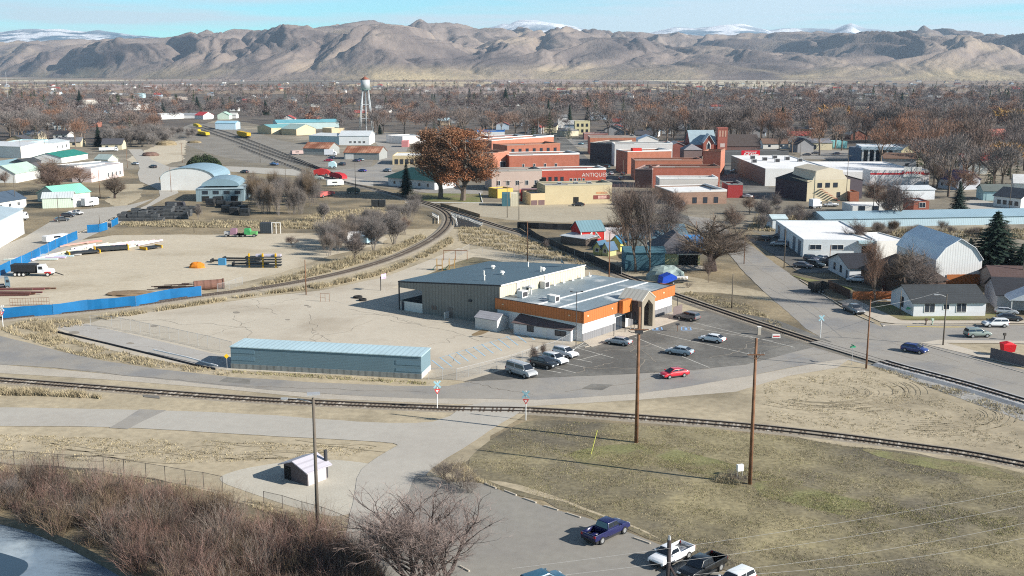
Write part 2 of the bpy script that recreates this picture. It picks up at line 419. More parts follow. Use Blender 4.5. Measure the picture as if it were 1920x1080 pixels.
sheet('concrete_yard', [(100, 614), (170, 606), (200, 596), (380, 573), (470, 560), (600, 545), (720, 520), (800, 490), (860, 465), (900, 478), (960, 560), (1090, 650), (1040, 668), (960, 690), (880, 716), (840, 712), (430, 695), (320, 680), (260, 668), (200, 655), (150, 640)], Z * 4, m_conc, jag=.12)
sheet('loading_slab', [(104, 614), (158, 607), (435, 672), (432, 690), (395, 690), (300, 668), (210, 645), (150, 628)], Z * 5, m_conc2)
sheet('car_park', [(870, 716), (960, 688), (1010, 670), (1075, 650), (1100, 640), (1260, 590), (1295, 582), (1400, 590), (1460, 602), (1520, 625), (1560, 642), (1490, 660), (1400, 684), (1300, 694), (1180, 702), (1080, 706)], Z * 6, m_lot, jag=.1)
sheet('playground_dirt', [(735, 540), (870, 470), (900, 466), (1110, 500), (1110, 520), (900, 560)], Z * 4, m_gravel)
sheet('play_sand', [(770, 528), (880, 482), (910, 484), (960, 495), (900, 520), (800, 545)], Z * 5, m_grass, smooth_n=1)
sheet('playground_path', [(728, 535), (735, 528), (845, 478), (865, 468), (880, 470), (850, 488), (750, 535)], Z * 6, m_conc)
sheet('pit_shade', [(842, 420), (850, 402), (870, 404), (905, 418), (900, 426), (850, 426)], Z * 3, mat('painted_pit_shade', (.03, .03, .028), rough=.4, var=.2))  # flat dark patch painting the shade of the pit under the trestle
sheet('sidewalk', [(1092, 640), (1262, 586), (1300, 594), (1190, 628), (1110, 652)], Z * 9, m_walk)
sheet('sidewalk', [(1570, 566), (1600, 560), (1690, 602), (1940, 602), (1940, 607), (1680, 608), (1650, 604)], Z * 9, m_walk)
sheet('sidewalk', [(1725, 644), (1760, 638), (1920, 640), (2100, 645), (2100, 649), (1920, 645), (1775, 644), (1920, 684), (2100, 735), (2100, 742), (1920, 690)], Z * 9, m_walk)
sheet('garden', [(1600, 585), (1640, 570), (1880, 590), (1900, 600), (1700, 600), (1640, 594)], Z * 7, m_lawn)
sheet('lawn', [(1655, 572), (1850, 590), (1860, 598), (1700, 598)], Z * 8, m_lawn)
sheet('lawn', [(1480, 515), (1600, 540), (1590, 550), (1520, 530)], Z * 7, m_lawn)
sheet('worn_dirt', [(1300, 545), (1440, 560), (1520, 600), (1560, 640), (1500, 630), (1380, 590), (1280, 556)], Z * 3, m_scrub, smooth_n=1, jag=.5)
sheet('worn_dirt', [(1560, 668), (1650, 690), (1780, 740), (1920, 790), (2200, 860), (2200, 830), (1920, 755), (1680, 686)], Z * 3, mat('loose_stone', (.30, .29, .27), var=.25, scale=.5, fine=.3))
def line(name, a, b_, w, z, m, mb=None):
 a = G(*a); b_ = G(*b_); d = (b_ - a).normalized(); n_ = Vector((-d.y, d.x, 0)) * w / 2
 mb.poly([(a - n_).to_tuple()[:2] + (z,), (b_ - n_).to_tuple()[:2] + (z,), (b_ + n_).to_tuple()[:2] + (z,), (a + n_).to_tuple()[:2] + (z,)])
mb = MB()
for i in range(12):
 x = 832 + i * 15.5; y = 693 - i * 5.0
 line('', (x, y), (x - 22 + 0 * i, y - 17), .22, Z * 5, None, mb)
line('', (822, 672), (985, 622), .12, Z * 5, None, mb)
tag(mb.build('stall_lines', m_blueline), kind='structure')
mb = MB()
for a, c in (((1078, 652), (1150, 672)), ((1050, 668), (1110, 680)), ((1040, 690), (1080, 700)), ((1010, 678), (1120, 640)), ((1085, 676), (1130, 664)), ((1100, 618 + 22), (1050, 672)),
             ((1230, 625), (1420, 668)), ((1190, 633), (1330, 690)), ((1275, 612), (1450, 640)), ((1300, 605), (1490, 652)), ((1020, 694), (1052, 700)), ((1060, 682), (1100, 690))):
 line('', a, c, .12, Z * 7, None, mb)
tag(mb.build('stall_lines', m_white), kind='structure')
mb = MB()
for c in ((1232, 617), (1286, 617)):
 P_ = [G(c[0] - 8, c[1] - 3), G(c[0] + 8, c[1] - 3), G(c[0] + 10, c[1] + 3), G(c[0] - 8, c[1] + 3)]
 for i in range(4): 
  d = (P_[(i + 1) % 4] - P_[i]).normalized(); n_ = Vector((-d.y, d.x, 0)) * .12
  a_, b2 = P_[i], P_[(i + 1) % 4]
  mb.poly([(a_ - n_)[:2] + (Z * 7,), (b2 - n_)[:2] + (Z * 7,), (b2 + n_)[:2] + (Z * 7,), (a_ + n_)[:2] + (Z * 7,)])
 line('', (c[0], c[1] - 2), (c[0], c[1] + 2), .5, Z * 7.3, None, mb)
tag(mb.build('disabled_bay_marks', mat('bay_blue', (.22, .38, .62), var=.2, scale=2)), kind='structure')
rnd = random.Random(4)
def crack(mb, a, c, z, w=.10, wig=1.2, n=14):
 P = []
 A_, C_ = G(*a), G(*c)
 side = Vector((-(C_ - A_).y, (C_ - A_).x, 0)).normalized()
 off = 0
 for i in range(n + 1):
  off = off * .8 + rnd.uniform(-1, 1) * wig
  P.append(A_.lerp(C_, i / n) + side * off * math.sin(PI * i / n))
 for p, q in zip(P, P[1:]):
  d = (q - p).normalized(); n_ = Vector((-d.y, d.x, 0)) * w * rnd.uniform(.3, .7)
  mb.poly([(p - n_)[:2] + (z,), (q - n_)[:2] + (z,), (q + n_)[:2] + (z,), (p + n_)[:2] + (z,)])
mb = MB()
for a, c in (((300, 600), (470, 615)), ((440, 592), (462, 640)), ((540, 655), (700, 600)), ((580, 590), (620, 640)), ((470, 560), (520, 590)), ((730, 600), (900, 640)), ((660, 590), (820, 590)), ((360, 640), (480, 600)), ((180, 600), (330, 600)), ((430, 580), (560, 560)), ((820, 690), (930, 650)), ((150, 620), (330, 625)), ((250, 650), (420, 665)), ((590, 648), (585, 615)), ((655, 580), (800, 612)), ((800, 650), (870, 628))):
 crack(mb, a, c, Z * 5.6, .06)
for a, c in (((1100, 690), (1250, 700)), ((1120, 660), (1300, 640)), ((1200, 690), (1180, 640)), ((1330, 672), (1420, 640)), ((1390, 640), (1500, 645)), ((1080, 700), (1150, 680)), ((1340, 655), (1480, 650)), ((1280, 600), (1440, 645)), ((1160, 618), (1230, 680))):
 crack(mb, a, c, Z * 7.4, .16, 1.0)
for a, c in (((870, 716), (1000, 740)), ((1060, 735), (1340, 690)), ((480, 725), (800, 736)), ((100, 690), (500, 728)), ((1430, 690), (1600, 650)), ((1380, 470), (1560, 600)), ((1620, 650), (1920, 725)), ((1600, 620), (1800, 680))):
 crack(mb, a, c, Z * 6.2, .10, .5, 20)
tag(mb.build('pavement_cracks', m_crack), kind='structure')
mb = MB()
for a, c in (((480, 640), (590, 598)), ((590, 555), (790, 608)), ((700, 580), (905, 622)), ((400, 620), (560, 590)), ((740, 640), (830, 615)), ((250, 600), (470, 566))):
 line('', a, c, .14, Z * 5.3, None, mb)
tag(mb.build('yard_lines', mat('worn_line', (.50, .46, .38), var=.2, scale=1)), kind='structure')
sheet('stain', [(880, 630), (895, 622), (920, 612), (940, 610), (925, 618), (900, 630)], Z * 5.2, mat('rust_stain', (.22, .16, .09), var=.3, scale=.6), smooth_n=2)
for c in ((290, 612, 8), (443, 586, 9), (580, 576, 5), (575, 573, 5), (540, 600, 5), (960, 629, 5), (140, 624, 12), (245, 644, 8), (186, 617, 5), (412, 672, 6)):
 P_ = []
 for i in range(10):
  t = i / 10 * 2 * PI; r_ = rnd.uniform(.6, 1.2)
  P_.append((c[0] + c[2] * r_ * math.cos(t), c[1] + c[2] * .22 * r_ * math.sin(t)))
 sheet('patch', P_, Z * 5.7, m_crack, smooth_n=1)
b = MB()
P_ = [G(*p) for p in ((108, 624), (210, 648), (300, 670), (365, 686), (404, 694))]
for p, q in zip(P_, P_[1:]):
 b.poly([(p.x, p.y, 0), (q.x, q.y, 0), (q.x, q.y, .32), (p.x, p.y, .32)]); b.poly([(p.x, p.y, .32), (q.x, q.y, .32), (q.x, q.y + .2, .32), (p.x, p.y + .2, .32)])
tag(b.build('retaining_wall', mat('dark_timber', (.03, .03, .035), var=.3)), 'low black retaining wall along the front of the grey loading slab', 'wall')
b = MB(); b.path([(*G(288, 662)[:2], .62), (*G(350, 676)[:2], .62), (*G(408, 690)[:2], .4)], .12, 6)
tag(b.build('white_pipe', mat('white_plastic', (.7, .7, .7), var=.05)), 'long white pipe lying on the black retaining wall', 'pipe')
mb = MB()
for k in range(34):
 cx, cy = (1560, 735) if k < 20 else (1740, 780)
 rx = rnd.uniform(40, 175); ry = rx * rnd.uniform(.16, .26); t0 = rnd.uniform(-.8, 1.6); L = rnd.uniform(.5, 1.3)
 pts = [G(cx + rx * math.cos(t0 + L * i / 16), cy + ry * math.sin(t0 + L * i / 16)) for i in range(17)]
 for sgn in (0, 1.7):
  for p, q in zip(pts, pts[1:]):
   d = (q - p).normalized(); n_ = Vector((-d.y, d.x, 0)); w = .075
   if rnd.random() < .12: continue
   mb.poly([(p + n_ * (sgn - w))[:2] + (Z * 4.6,), (q + n_ * (sgn - w))[:2] + (Z * 4.6,), (q + n_ * (sgn + w))[:2] + (Z * 4.6,), (p + n_ * (sgn + w))[:2] + (Z * 4.6,)])
for k in range(26):
 x0 = rnd.uniform(60, 660); y0 = rnd.uniform(822, 862); L = rnd.uniform(40, 160)
 pts = [G(x0 + L * i / 8, y0 + 3 * math.sin(i * .5 + k) + L * .05 * i / 8) for i in range(9)]
 for p, q in zip(pts, pts[1:]):
  n_ = Vector((0, .14, 0))
  mb.poly([(p - n_)[:2] + (Z * 4.6,), (q - n_)[:2] + (Z * 4.6,), (q + n_)[:2] + (Z * 4.6,), (p + n_)[:2] + (Z * 4.6,)])
tag(mb.build('tyre_tracks', mat('rutted_soil', (.32, .27, .185), var=.3, scale=1)), kind='structure')
def kerb(pts, w=.2, h=.14, m=None, name='kerb'):
 P = cat_rom([G(*p) for p in pts], 2)
 b = MB()
 for p, q in zip(P, P[1:]):
  d = (q - p).normalized(); n_ = Vector((-d.y, d.x, 0)) * w / 2
  b.poly([(p - n_)[:2] + (h,), (q - n_)[:2] + (h,), (q + n_)[:2] + (h,), (p + n_)[:2] + (h,)])
  b.poly([(p - n_)[:2] + (0,), (q - n_)[:2] + (0,), (q - n_)[:2] + (h,), (p - n_)[:2] + (h,)])
  b.poly([(q + n_)[:2] + (0,), (p + n_)[:2] + (0,), (p + n_)[:2] + (h,), (q + n_)[:2] + (h,)])
 tag(b.build(name, m or m_walk), kind='structure')
kerb([(1096, 652), (1190, 628), (1262, 603), (1300, 594)], .3)
kerb([(1655, 612), (1690, 609), (1940, 609)], m=m_walk)
kerb([(1700, 613), (1760, 614), (1810, 614)], .18, .16, m_yellow)
kerb([(1726, 645), (1760, 656), (1920, 700), (3000, 1006)])
kerb([(1500, 525), (1560, 563), (1600, 588), (1640, 606)])
kerb([(760, 380), (905, 381)], .3, .3, mat('white_kerb', (.6, .58, .55)))
kerb([(905, 381), (900, 362)], .3, .3, MATS['white_kerb'])
kerb([(222, 405), (150, 437), (60, 474)])
# ------------------------------------------------------------------ hills
_p = np.random.RandomState(7).permutation(512)
_perm = np.concatenate([_p, _p, _p]).astype(np.int64)
_ga = np.random.RandomState(3).rand(512) * 2 * np.pi
def gn(x, y):
 xi = np.floor(x).astype(np.int64); yi = np.floor(y).astype(np.int64)
 xf = x - xi; yf = y - yi
 u = xf ** 3 * (xf * (xf * 6 - 15) + 10); v = yf ** 3 * (yf * (yf * 6 - 15) + 10)
 def g(ix, iy, dx, dy):
  a = _ga[_perm[(_perm[ix & 511] + iy) & 511]]
  return np.cos(a) * dx + np.sin(a) * dy
 n00 = g(xi, yi, xf, yf); n10 = g(xi + 1, yi, xf - 1, yf); n01 = g(xi, yi + 1, xf, yf - 1); n11 = g(xi + 1, yi + 1, xf - 1, yf - 1)
 return (n00 * (1 - u) + n10 * u) * (1 - v) + (n01 * (1 - u) + n11 * u) * v
def ridged(x, y, o=5, gain=.5, lac=2.05):
 s = 0; a = 1; t = 0; w = 1
 for i in range(o):
  r_ = 1 - np.abs(gn(x, y)) * 2; r_ = np.clip(r_, 0, 1) ** 2 * w
  s = s + r_ * a; t += a; w = np.clip(r_ * 1.6, 0, 1); a *= gain; x = x * lac + 17.3; y = y * lac + 5.1
 return s / t
def billow(x, y, o=6, gain=.5):
 s = 0; a = 1; t = 0
 for i in range(o):
  s = s + np.abs(gn(x, y)) * 2 * a; t += a; a *= gain; x, y = (x * .96 - y * .28) * 2.07 + 7.7, (y * .96 + x * .28) * 1.9 + 3.1
 return s / t
def fbm(x, y, o=4):
 s = 0; a = 1
 for i in range(o):
  s = s + gn(x, y) * a; a *= .5; x = x * 2.03 + 9.1; y = y * 2.03 + 3.7
 return s

def hills(name, prof, d0, d1, px0, px1, nc, nr, fx, fy, amp, mt, base_lift, seed=0.0, crest=.78, rough=.52, foot=None):
 pxs = np.linspace(px0, px1, nc); t = np.linspace(0, 1, nr) ** 1.15
 PXg, T = np.meshgrid(pxs, t)
 d_start = d0 if foot is None else np.interp(pxs, *foot)
 Y = d_start + (d1 - d_start) * T
 X = (PXg - 960) / F * Y * CS
 wx = fbm(X / 2600 + seed, Y / 2600 + 4) * 900; wy = fbm(X / 2600 + 11 + seed, Y / 2600) * 900
 rgs = ridged((X + wx) / fx / .8 + seed + 9, (Y + wy) / fy + 1.3, 3, .38)
 rg = billow((X + wx) / fx + seed, (Y + wy) / fy + 3.3, 8, rough) * 1.25
 big = fbm(X / 3800 + 2 + seed, Y / 3800, 2) * .35
 rise = np.clip(T / crest, 0, 1)
 fall = np.clip((T - crest) / (1 - crest), 0, 1)
 env = rise * (1 - fall ** 2 * .9)
 spur = np.clip((rg * (1 - rise * .55) + rgs * rise * .45) * amp, 0, 2)
 Hh = env * (.42 + big) + spur * np.clip(T * 6, 0, 1) * (1 - fall * .75) * .42
 Hh = np.maximum(Hh, 0)
 tgt = np.interp(pxs, [p[0] for p in prof], [p[1] for p in prof])
 k = (YH - tgt) / F                    # slope of the wanted skyline above the eye
 want = k[None, :] * Y * 1.03
 ratio = (Hh / np.maximum(want, 1e-3)).max(axis=0)
 rs = np.convolve(np.pad(ratio, 22, mode='edge'), np.hanning(47)[1:-1] / np.hanning(47).sum(), 'valid')
 Hh = Hh / rs[None, :] if foot else want * (.62 + .38 * env) * (.86 + .14 * rg / rg.max())
 Hh = Hh + CH * np.clip(T * 3, 0, 1) * .9 + base_lift * T
 Hh[0, :] = -3
 vs = np.stack([X, Y, Hh], -1).reshape(-1, 3)
 idx = np.arange(nr * nc).reshape(nr, nc)
 q = np.stack([idx[:-1, :-1], idx[:-1, 1:], idx[1:, 1:], idx[1:, :-1]], -1).reshape(-1, 4)
 me = bpy.data.meshes.new(name)
 me.vertices.add(len(vs)); me.vertices.foreach_set('co', vs.ravel().astype('f4'))
 me.loops.add(q.size); me.loops.foreach_set('vertex_index', q.ravel().astype('i4'))
 me.polygons.add(len(q)); me.polygons.foreach_set('loop_start', (np.arange(len(q)) * 4).astype('i4'))
 me.polygons.foreach_set('use_smooth', np.ones(len(q), bool))
 me.update(calc_edges=True); me.validate()
 me.materials.append(mt)
 o = bpy.data.objects.new(name, me); COL.objects.link(o)
 return tag(o, kind='structure')

def hill_mat(name, snow=False):
 m = bpy.data.materials.new(name); m.use_nodes = True
 n, l = m.node_tree.nodes, m.node_tree.links
 b = n['Principled BSDF']; b.inputs['Roughness'].default_value = 1; b.inputs['Specular IOR Level'].default_value = .1
 t = n.new('ShaderNodeTexCoord')
 def noise(sc, det=8, ro=.6, v=None):
  z = n.new('ShaderNodeTexNoise'); z.inputs['Scale'].default_value = sc; z.inputs['Detail'].default_value = det; z.inputs['Roughness'].default_value = ro
  l.new(v or t.outputs['Object'], z.inputs['Vector']); return z.outputs['Fac']
 def ramp(f, st):
  r_ = n.new('ShaderNodeValToRGB')
  while len(r_.color_ramp.elements) < len(st): r_.color_ramp.elements.new(.5)
  for e, (p, c) in zip(r_.color_ramp.elements, st): e.position = p; e.color = (*c, 1)
  l.new(f, r_.inputs[0]); return r_.outputs[0]
 def mix(a, c, f):
  x = n.new('ShaderNodeMix'); x.data_type = 'RGBA'; l.new(a, x.inputs[6]); l.new(c, x.inputs[7]); l.new(f, x.inputs[0]); return x.outputs[2]
 sp = n.new('ShaderNodeSeparateXYZ'); l.new(t.outputs['Object'], sp.inputs[0])
 ge = n.new('ShaderNodeNewGeometry'); gs = n.new('ShaderNodeSeparateXYZ'); l.new(ge.outputs['Normal'], gs.inputs[0])
 if snow:
  a = ramp(noise(.0016, 9), [(.0, (.07, .13, .18)), (.47, (.09, .16, .22)), (.55, (.78, .80, .83)), (1, (.85, .86, .88))])
  z = n.new('ShaderNodeMapRange'); z.inputs[1].default_value = 620; z.inputs[2].default_value = 900; l.new(sp.outputs[2], z.inputs[0])
  w = n.new('ShaderNodeRGB'); w.outputs[0].default_value = (.82, .84, .87, 1)
  l.new(mix(a, w.outputs[0], z.outputs[0]), b.inputs['Base Color'])
 else:
  a = ramp(noise(.0012, 10, .65), [(.34, (.095, .078, .075)), (.46, (.17, .138, .122)), (.54, (.225, .182, .155)), (.66, (.32, .255, .19))])
  z = n.new('ShaderNodeMapRange'); z.inputs[1].default_value = 95; z.inputs[2].default_value = 15; l.new(sp.outputs[2], z.inputs[0])
  f = n.new('ShaderNodeMapRange'); f.inputs[1].default_value = .4; f.inputs[2].default_value = .6; l.new(noise(.0011, 6), f.inputs[0])
  mm = n.new('ShaderNodeMath'); mm.operation = 'MULTIPLY'; l.new(z.outputs[0], mm.inputs[0]); l.new(f.outputs[0], mm.inputs[1])
  w = n.new('ShaderNodeRGB'); w.outputs[0].default_value = (.42, .34, .21, 1)
  l.new(mix(a, w.outputs[0], mm.outputs[0]), b.inputs['Base Color'])
 bn = n.new('ShaderNodeBump'); bn.inputs['Strength'].default_value = .8; bn.inputs['Distance'].default_value = 32
 l.new(noise(.007, 9, .7), bn.inputs['Height']); l.new(bn.outputs[0], b.inputs['Normal'])
 return m

PF = [(-900, 78), (-300, 84), (0, 83), (60, 79), (150, 78), (200, 73), (300, 75), (350, 66), (375, 67), (440, 58), (480, 57), (560, 52), (640, 52), (690, 44), (740, 46), (785, 48), (815, 45), (860, 54), (930, 59), (960, 58), (1000, 57), (1030, 60), (1065, 52), (1085, 61), (1110, 67), (1125, 60), (1160, 60), (1200, 65), (1210, 62), (1245, 72), (1270, 66), (1300, 70), (1360, 68), (1440, 66), (1480, 65), (1600, 63), (1630, 60), (1660, 61), (1690, 57), (1730, 60), (1750, 57), (1790, 60), (1830, 66), (1880, 67), (1900, 66), (2100, 60), (2500, 66), (2900, 70)]
foot = ([-900, 0, 200, 400, 700, 1000, 1300, 1600, 1920, 2900], [9800, 9000, 7300, 6500, 6100, 6500, 5900, 5700, 5400, 5200])
hills('hills', PF, 5900, 12800, -900, 2900, 1150, 340, 900, 1900, 1.35, hill_mat('hill_grass'), 0, foot=foot)
PS = [(-600, 60), (0, 64), (50, 58), (100, 57), (150, 60), (190, 60), (230, 66), (300, 72), (360, 80), (700, 90), (880, 66), (930, 53), (960, 43), (980, 42), (1010, 46), (1050, 50), (1080, 54), (1120, 64), (1180, 68), (1220, 62), (1270, 52), (1300, 56), (1330, 53), (1380, 50), (1440, 58), (1500, 60), (1560, 61), (1590, 50), (1620, 61), (1680, 64), (1760, 66), (1900, 80), (2300, 78), (2900, 74)]
hills('snowy_mountains', PS, 15000, 19500, -600, 2500, 420, 60, 1500, 2500, .9, hill_mat('snow_cover', True), 60, seed=5.0, crest=.7)

rnd = random.Random(12)
FM = [mat('stubble_field', (.46, .37, .24), var=.12, scale=.01), mat('brown_field', (.27, .20, .14), var=.12, scale=.01), mat('pale_field', (.50, .43, .31), var=.1, scale=.01), mat('mauve_field', (.31, .24, .20), var=.1, scale=.01), mat('dark_field', (.19, .16, .13), var=.1, scale=.01)]
k = 0
for row, (y0, y1) in enumerate(((2350, 2800), (2840, 3400), (3450, 4180), (4250, 5080), (5150, 6000), (6060, 7200), (7250, 9000))):
 x = -y1 * .55
 while x < y1 * .55:
  w = rnd.uniform(180, 620) * (1 + row * .15)
  if rnd.random() < .9:
   s0 = rnd.uniform(0, 40)
   o = sheet('field', [(x, y0 + s0, 0), (x + w, y0 + rnd.uniform(0, 40), 0), (x + w, y1, 0), (x, y1, 0)], .05 + .02 * (k % 3), rnd.choice(FM), px=False)
  x += w + rnd.uniform(8, 30); k += 1
# ------------------------------------------------------------------ building kit
T = {
 'plain': mat('painted_wall', (1, 1, 1), var=.07, scale=.25, tintable=True, fine=.03),
 'ribs': mat('ribbed_metal_wall', (1, 1, 1), rough=.55, var=.05, scale=.2, kind='ribs', per=.6, amt=.22, tintable=True),
 'brick': mat('brick_wall', (1, 1, 1), var=.16, scale=.35, kind='brick', per=.5, amt=.12, tintable=True, fine=.1),
 'siding': mat('board_siding', (1, 1, 1), var=.06, scale=.3, kind='hrib', per=.25, amt=.15, tintable=True),
 'shingle': mat('shingle_roof', (1, 1, 1), var=.14, scale=.5, kind='hrib', per=.3, amt=.15, tintable=True, fine=.1),
 'metalx': mat('metal_roof_x', (1, 1, 1), rough=.45, var=.09, scale=.15, kind='ribx', per=.9, amt=.2, tintable=True, spec=.4),
 'metaly': mat('metal_roof_y', (1, 1, 1), rough=.45, var=.09, scale=.15, kind='riby', per=.9, amt=.2, tintable=True, spec=.4),
 'membrane': mat('flat_roofing', (1, 1, 1), var=.12, scale=.15, tintable=True, fine=.04),
}
m_glass = mat('window_glass', (.025, .035, .05), rough=.12, var=0, spec=.7)
m_trim = mat('white_trim', (.70, .68, .64), var=.08)
m_dtrim = mat('dark_trim', (.05, .05, .055), var=.1)
m_door = mat('painted_door', (1, 1, 1), var=.05, tintable=True)
m_steel = mat('galvanised_steel', (.42, .42, .42), rough=.5, var=.1, metal=.3)
m_void = mat('dark_interior', (.02, .02, .02), rough=1, var=0)
WHITE = (.70, .69, .66); BRICK = (.35, .145, .09); GREYR = (.10, .105, .12); TAN = (.45, .37, .25)

def ext(b, prof, axis, a0, a1, m=0):
 """extrude a profile: axis 'y' takes (x, z) points, axis 'x' takes (y, z) points"""
 n = len(prof); k = len(b.v)
 for a in (a0, a1):
  for p in prof: b.v.append((p[0], a, p[1]) if axis == 'y' else (a, p[0], p[1]))
 b.f.append(tuple(k + i for i in range(n))); b.m.append(m)
 b.f.append(tuple(k + 2 * n - 1 - i for i in range(n))); b.m.append(m)
 for i in range(n):
  j = (i + 1) % n
  b.f.append((k + j, k + i, k + n + i, k + n + j)); b.m.append(m)

def face_pt(face, w, d, x, out):
 if face == 'F': return (x, -out)
 if face == 'B': return (w - x, d + out)
 if face == 'L': return (-out, d - x)
 if face == 'R': return (w + out, x)

def wall_box(b, face, w, d, x0, x1, z0, z1, out0, out1, m=0):
 p = face_pt(face, w, d, x0, out0); q = face_pt(face, w, d, x1, out1)
 b.box(min(p[0], q[0]), max(p[0], q[0]), min(p[1], q[1]), max(p[1], q[1]), z0, z1, m)

def add_window(r, w, d, face, x, z, ww, wh, trim=m_trim, glass=m_glass, bars=1, name='window', fr=.1):
 b = MB()
 wall_box(b, face, w, d, x - ww / 2, x + ww / 2, z, z + wh, -.05, .04, 1)
 for (a0, a1, c0, c1) in ((x - ww / 2 - fr, x - ww / 2, z - fr, z + wh + fr), (x + ww / 2, x + ww / 2 + fr, z - fr, z + wh + fr), (x - ww / 2, x + ww / 2, z - fr, z), (x - ww / 2, x + ww / 2, z + wh, z + wh + fr)):
  wall_box(b, face, w, d, a0, a1, c0, c1, -.02, .09, 0)
 for i in range(bars):
  c = x - ww / 2 + ww * (i + 1) / (bars + 1)
  wall_box(b, face, w, d, c - .03, c + .03, z, z + wh, -.02, .07, 0)
 return b.build(name, [trim, glass], r)

def add_door(r, w, d, face, x, ww=1.0, wh=2.1, col=(.5, .5, .5), name='door', handle=True, z=0.02):
 b = MB(); wall_box(b, face, w, d, x - ww / 2, x + ww / 2, z, z + wh, -.03, .05)
 o = b.build(name, m_door, r, color=col)
 if handle:
  b = MB(); wall_box(b, face, w, d, x + ww / 2 - .18, x + ww / 2 - .08, z + 1.0, z + 1.1, .05, .12); b.build('handle', m_steel, o)
 return o

def bld(name, label, cat, a, b_, depth, h, roof='flat', rh=1.5, wall=('plain', WHITE), rc=(.3, .3, .3), rk=None, ov=.35, wins=(), doors=(), group=None, c=None, top=None, gap=None, trimc=None):
 """a, b_: photo pixels of the front wall's foot, left to right; c: pixel of the far corner's foot on the right side"""
 A = G(*a); B = G(*b_)
 if gap: A = A  # kept simple
 d = B - A; w = d.length; rz = math.atan2(d.y, d.x)
 nrm = Vector((-d.y, d.x, 0)).normalized()
 if c is not None:
  depth = abs((G(*c) - B).dot(nrm))
 if top is not None: h = HT(a[0], a[1], top)
 D = depth
 r = root(name, label, cat, A, rz, group)
 r['dims'] = (w, D, h)
 mb = MB(); rb = MB(); th = .14
 wk, wc = wall
 rk = rk or {'flat': 'membrane'}.get(roof, 'shingle')
 if rk == 'metal': rk = 'metalx' if roof in ('gx', 'shed', 'flat') else 'metaly'
 def chev(prof_in, axis, L0, L1):
  up = [(p[0], p[1] + .02) for p in prof_in]
  ext(rb, up + [(p[0], p[1] + th) for p in reversed(up)], axis, L0, L1)
 if roof == 'flat':
  pr = min(rh, .5)
  mb.box(0, w, 0, D, 0, h - pr)
  t = .28
  mb.box(0, w, 0, t, h - pr, h); mb.box(0, w, D - t, D, h - pr, h)
  mb.box(0, t, t, D - t, h - pr, h); mb.box(w - t, w, t, D - t, h - pr, h)
  rb.box(t + .01, w - t - .01, t + .01, D - t - .01, h - pr + .004, h - pr + .06)
 elif roof == 'gy':
  ext(mb, [(0, 0), (w, 0), (w, h), (w / 2, h + rh), (0, h)], 'y', 0, D)
  s = rh / (w / 2)
  chev([(-ov, h - ov * s), (w / 2, h + rh), (w + ov, h - ov * s)], 'y', -ov, D + ov)
 elif roof == 'gx':
  ext(mb, [(0, 0), (D, 0), (D, h), (D / 2, h + rh), (0, h)], 'x', 0, w)
  s = rh / (D / 2)
  chev([(-ov, h - ov * s), (D / 2, h + rh), (D + ov, h - ov * s)], 'x', -ov, w + ov)
 elif roof == 'gambrel':
  P = [(0, h), (w * .18, h + rh * .55), (w / 2, h + rh), (w * .82, h + rh * .55), (w, h)]
  ext(mb, [(0, 0), (w, 0)] + P[::-1], 'y', 0, D)
  chev([(-.2, h - .3)] + P[1:4] + [(w + .2, h - .3)], 'y', -ov, D + ov)
 elif roof == 'arch':
  P = [(w / 2 - w / 2 * math.cos(PI * i / 14), h + rh * math.sin(PI * i / 14)) for i in range(15)]
  ext(mb, [(0, 0), (w, 0)] + P[::-1], 'y', 0, D)
  chev(P, 'y', -ov, D + ov)
 elif roof == 'shed':
  ext(mb, [(0, 0), (D, 0), (D, h + rh), (0, h)], 'x', 0, w)
  s = rh / D
  chev([(-ov, h - ov * s), (D + ov * .4, h + rh + ov * s * .4)], 'x', -ov, w + ov)
 elif roof == 'shedx':
  ext(mb, [(0, 0), (w, 0), (w, h), (0, h + rh)], 'y', 0, D)
  s = rh / w
  chev([(-ov, h + rh + ov * s), (w + ov, h - ov * s)], 'y', -ov, D + ov)
 elif roof == 'hip':
  mb.box(0, w, 0, D, 0, h)
  q = min(w, D) / 2; x0, x1, y0, y1 = -ov, w + ov, -ov, D + ov; z = h + .02; zt = h + rh
  if w >= D: r0, r1 = (q, D / 2, zt), (w - q, D / 2, zt)
  else: r0, r1 = (w / 2, q, zt), (w / 2, D - q, zt)
  c0, c1, c2, c3 = (x0, y0, z), (x1, y0, z), (x1, y1, z), (x0, y1, z)
  if w >= D: rb.poly([c0, c1, r1, r0]); rb.poly([c1, c2, r1]); rb.poly([c2, c3, r0, r1]); rb.poly([c3, c0, r0])
  else: rb.poly([c0, c1, r0]); rb.poly([c1, c2, r1, r0]); rb.poly([c2, c3, r1]); rb.poly([c3, c0, r0, r1])
  rb.poly([c3, c2, c1, c0])
  b2 = MB()
 mb.build('wall', T[wk], r, color=wc)
 rb.build('roof', T[rk], r, color=rc)
 for q in wins:
  face, n, x0, x1, z, ww, wh = q[:7]
  L = w if face in 'FB' else D
  for i in range(n):
   x = L * (x0 + (x1 - x0) * (i + .5) / n)
   add_window(r, w, D, face, x, z, ww, wh, m_trim if len(q) < 8 else q[7], bars=0 if ww < 1.2 else 1)
 for q in doors:
  face, xf, ww, wh, col = q[:5]
  L = w if face in 'FB' else D
  add_door(r, w, D, face, L * xf, ww, wh, col, name='garage_door' if ww > 2 else 'door', handle=ww < 2)
 return r, w, D, h

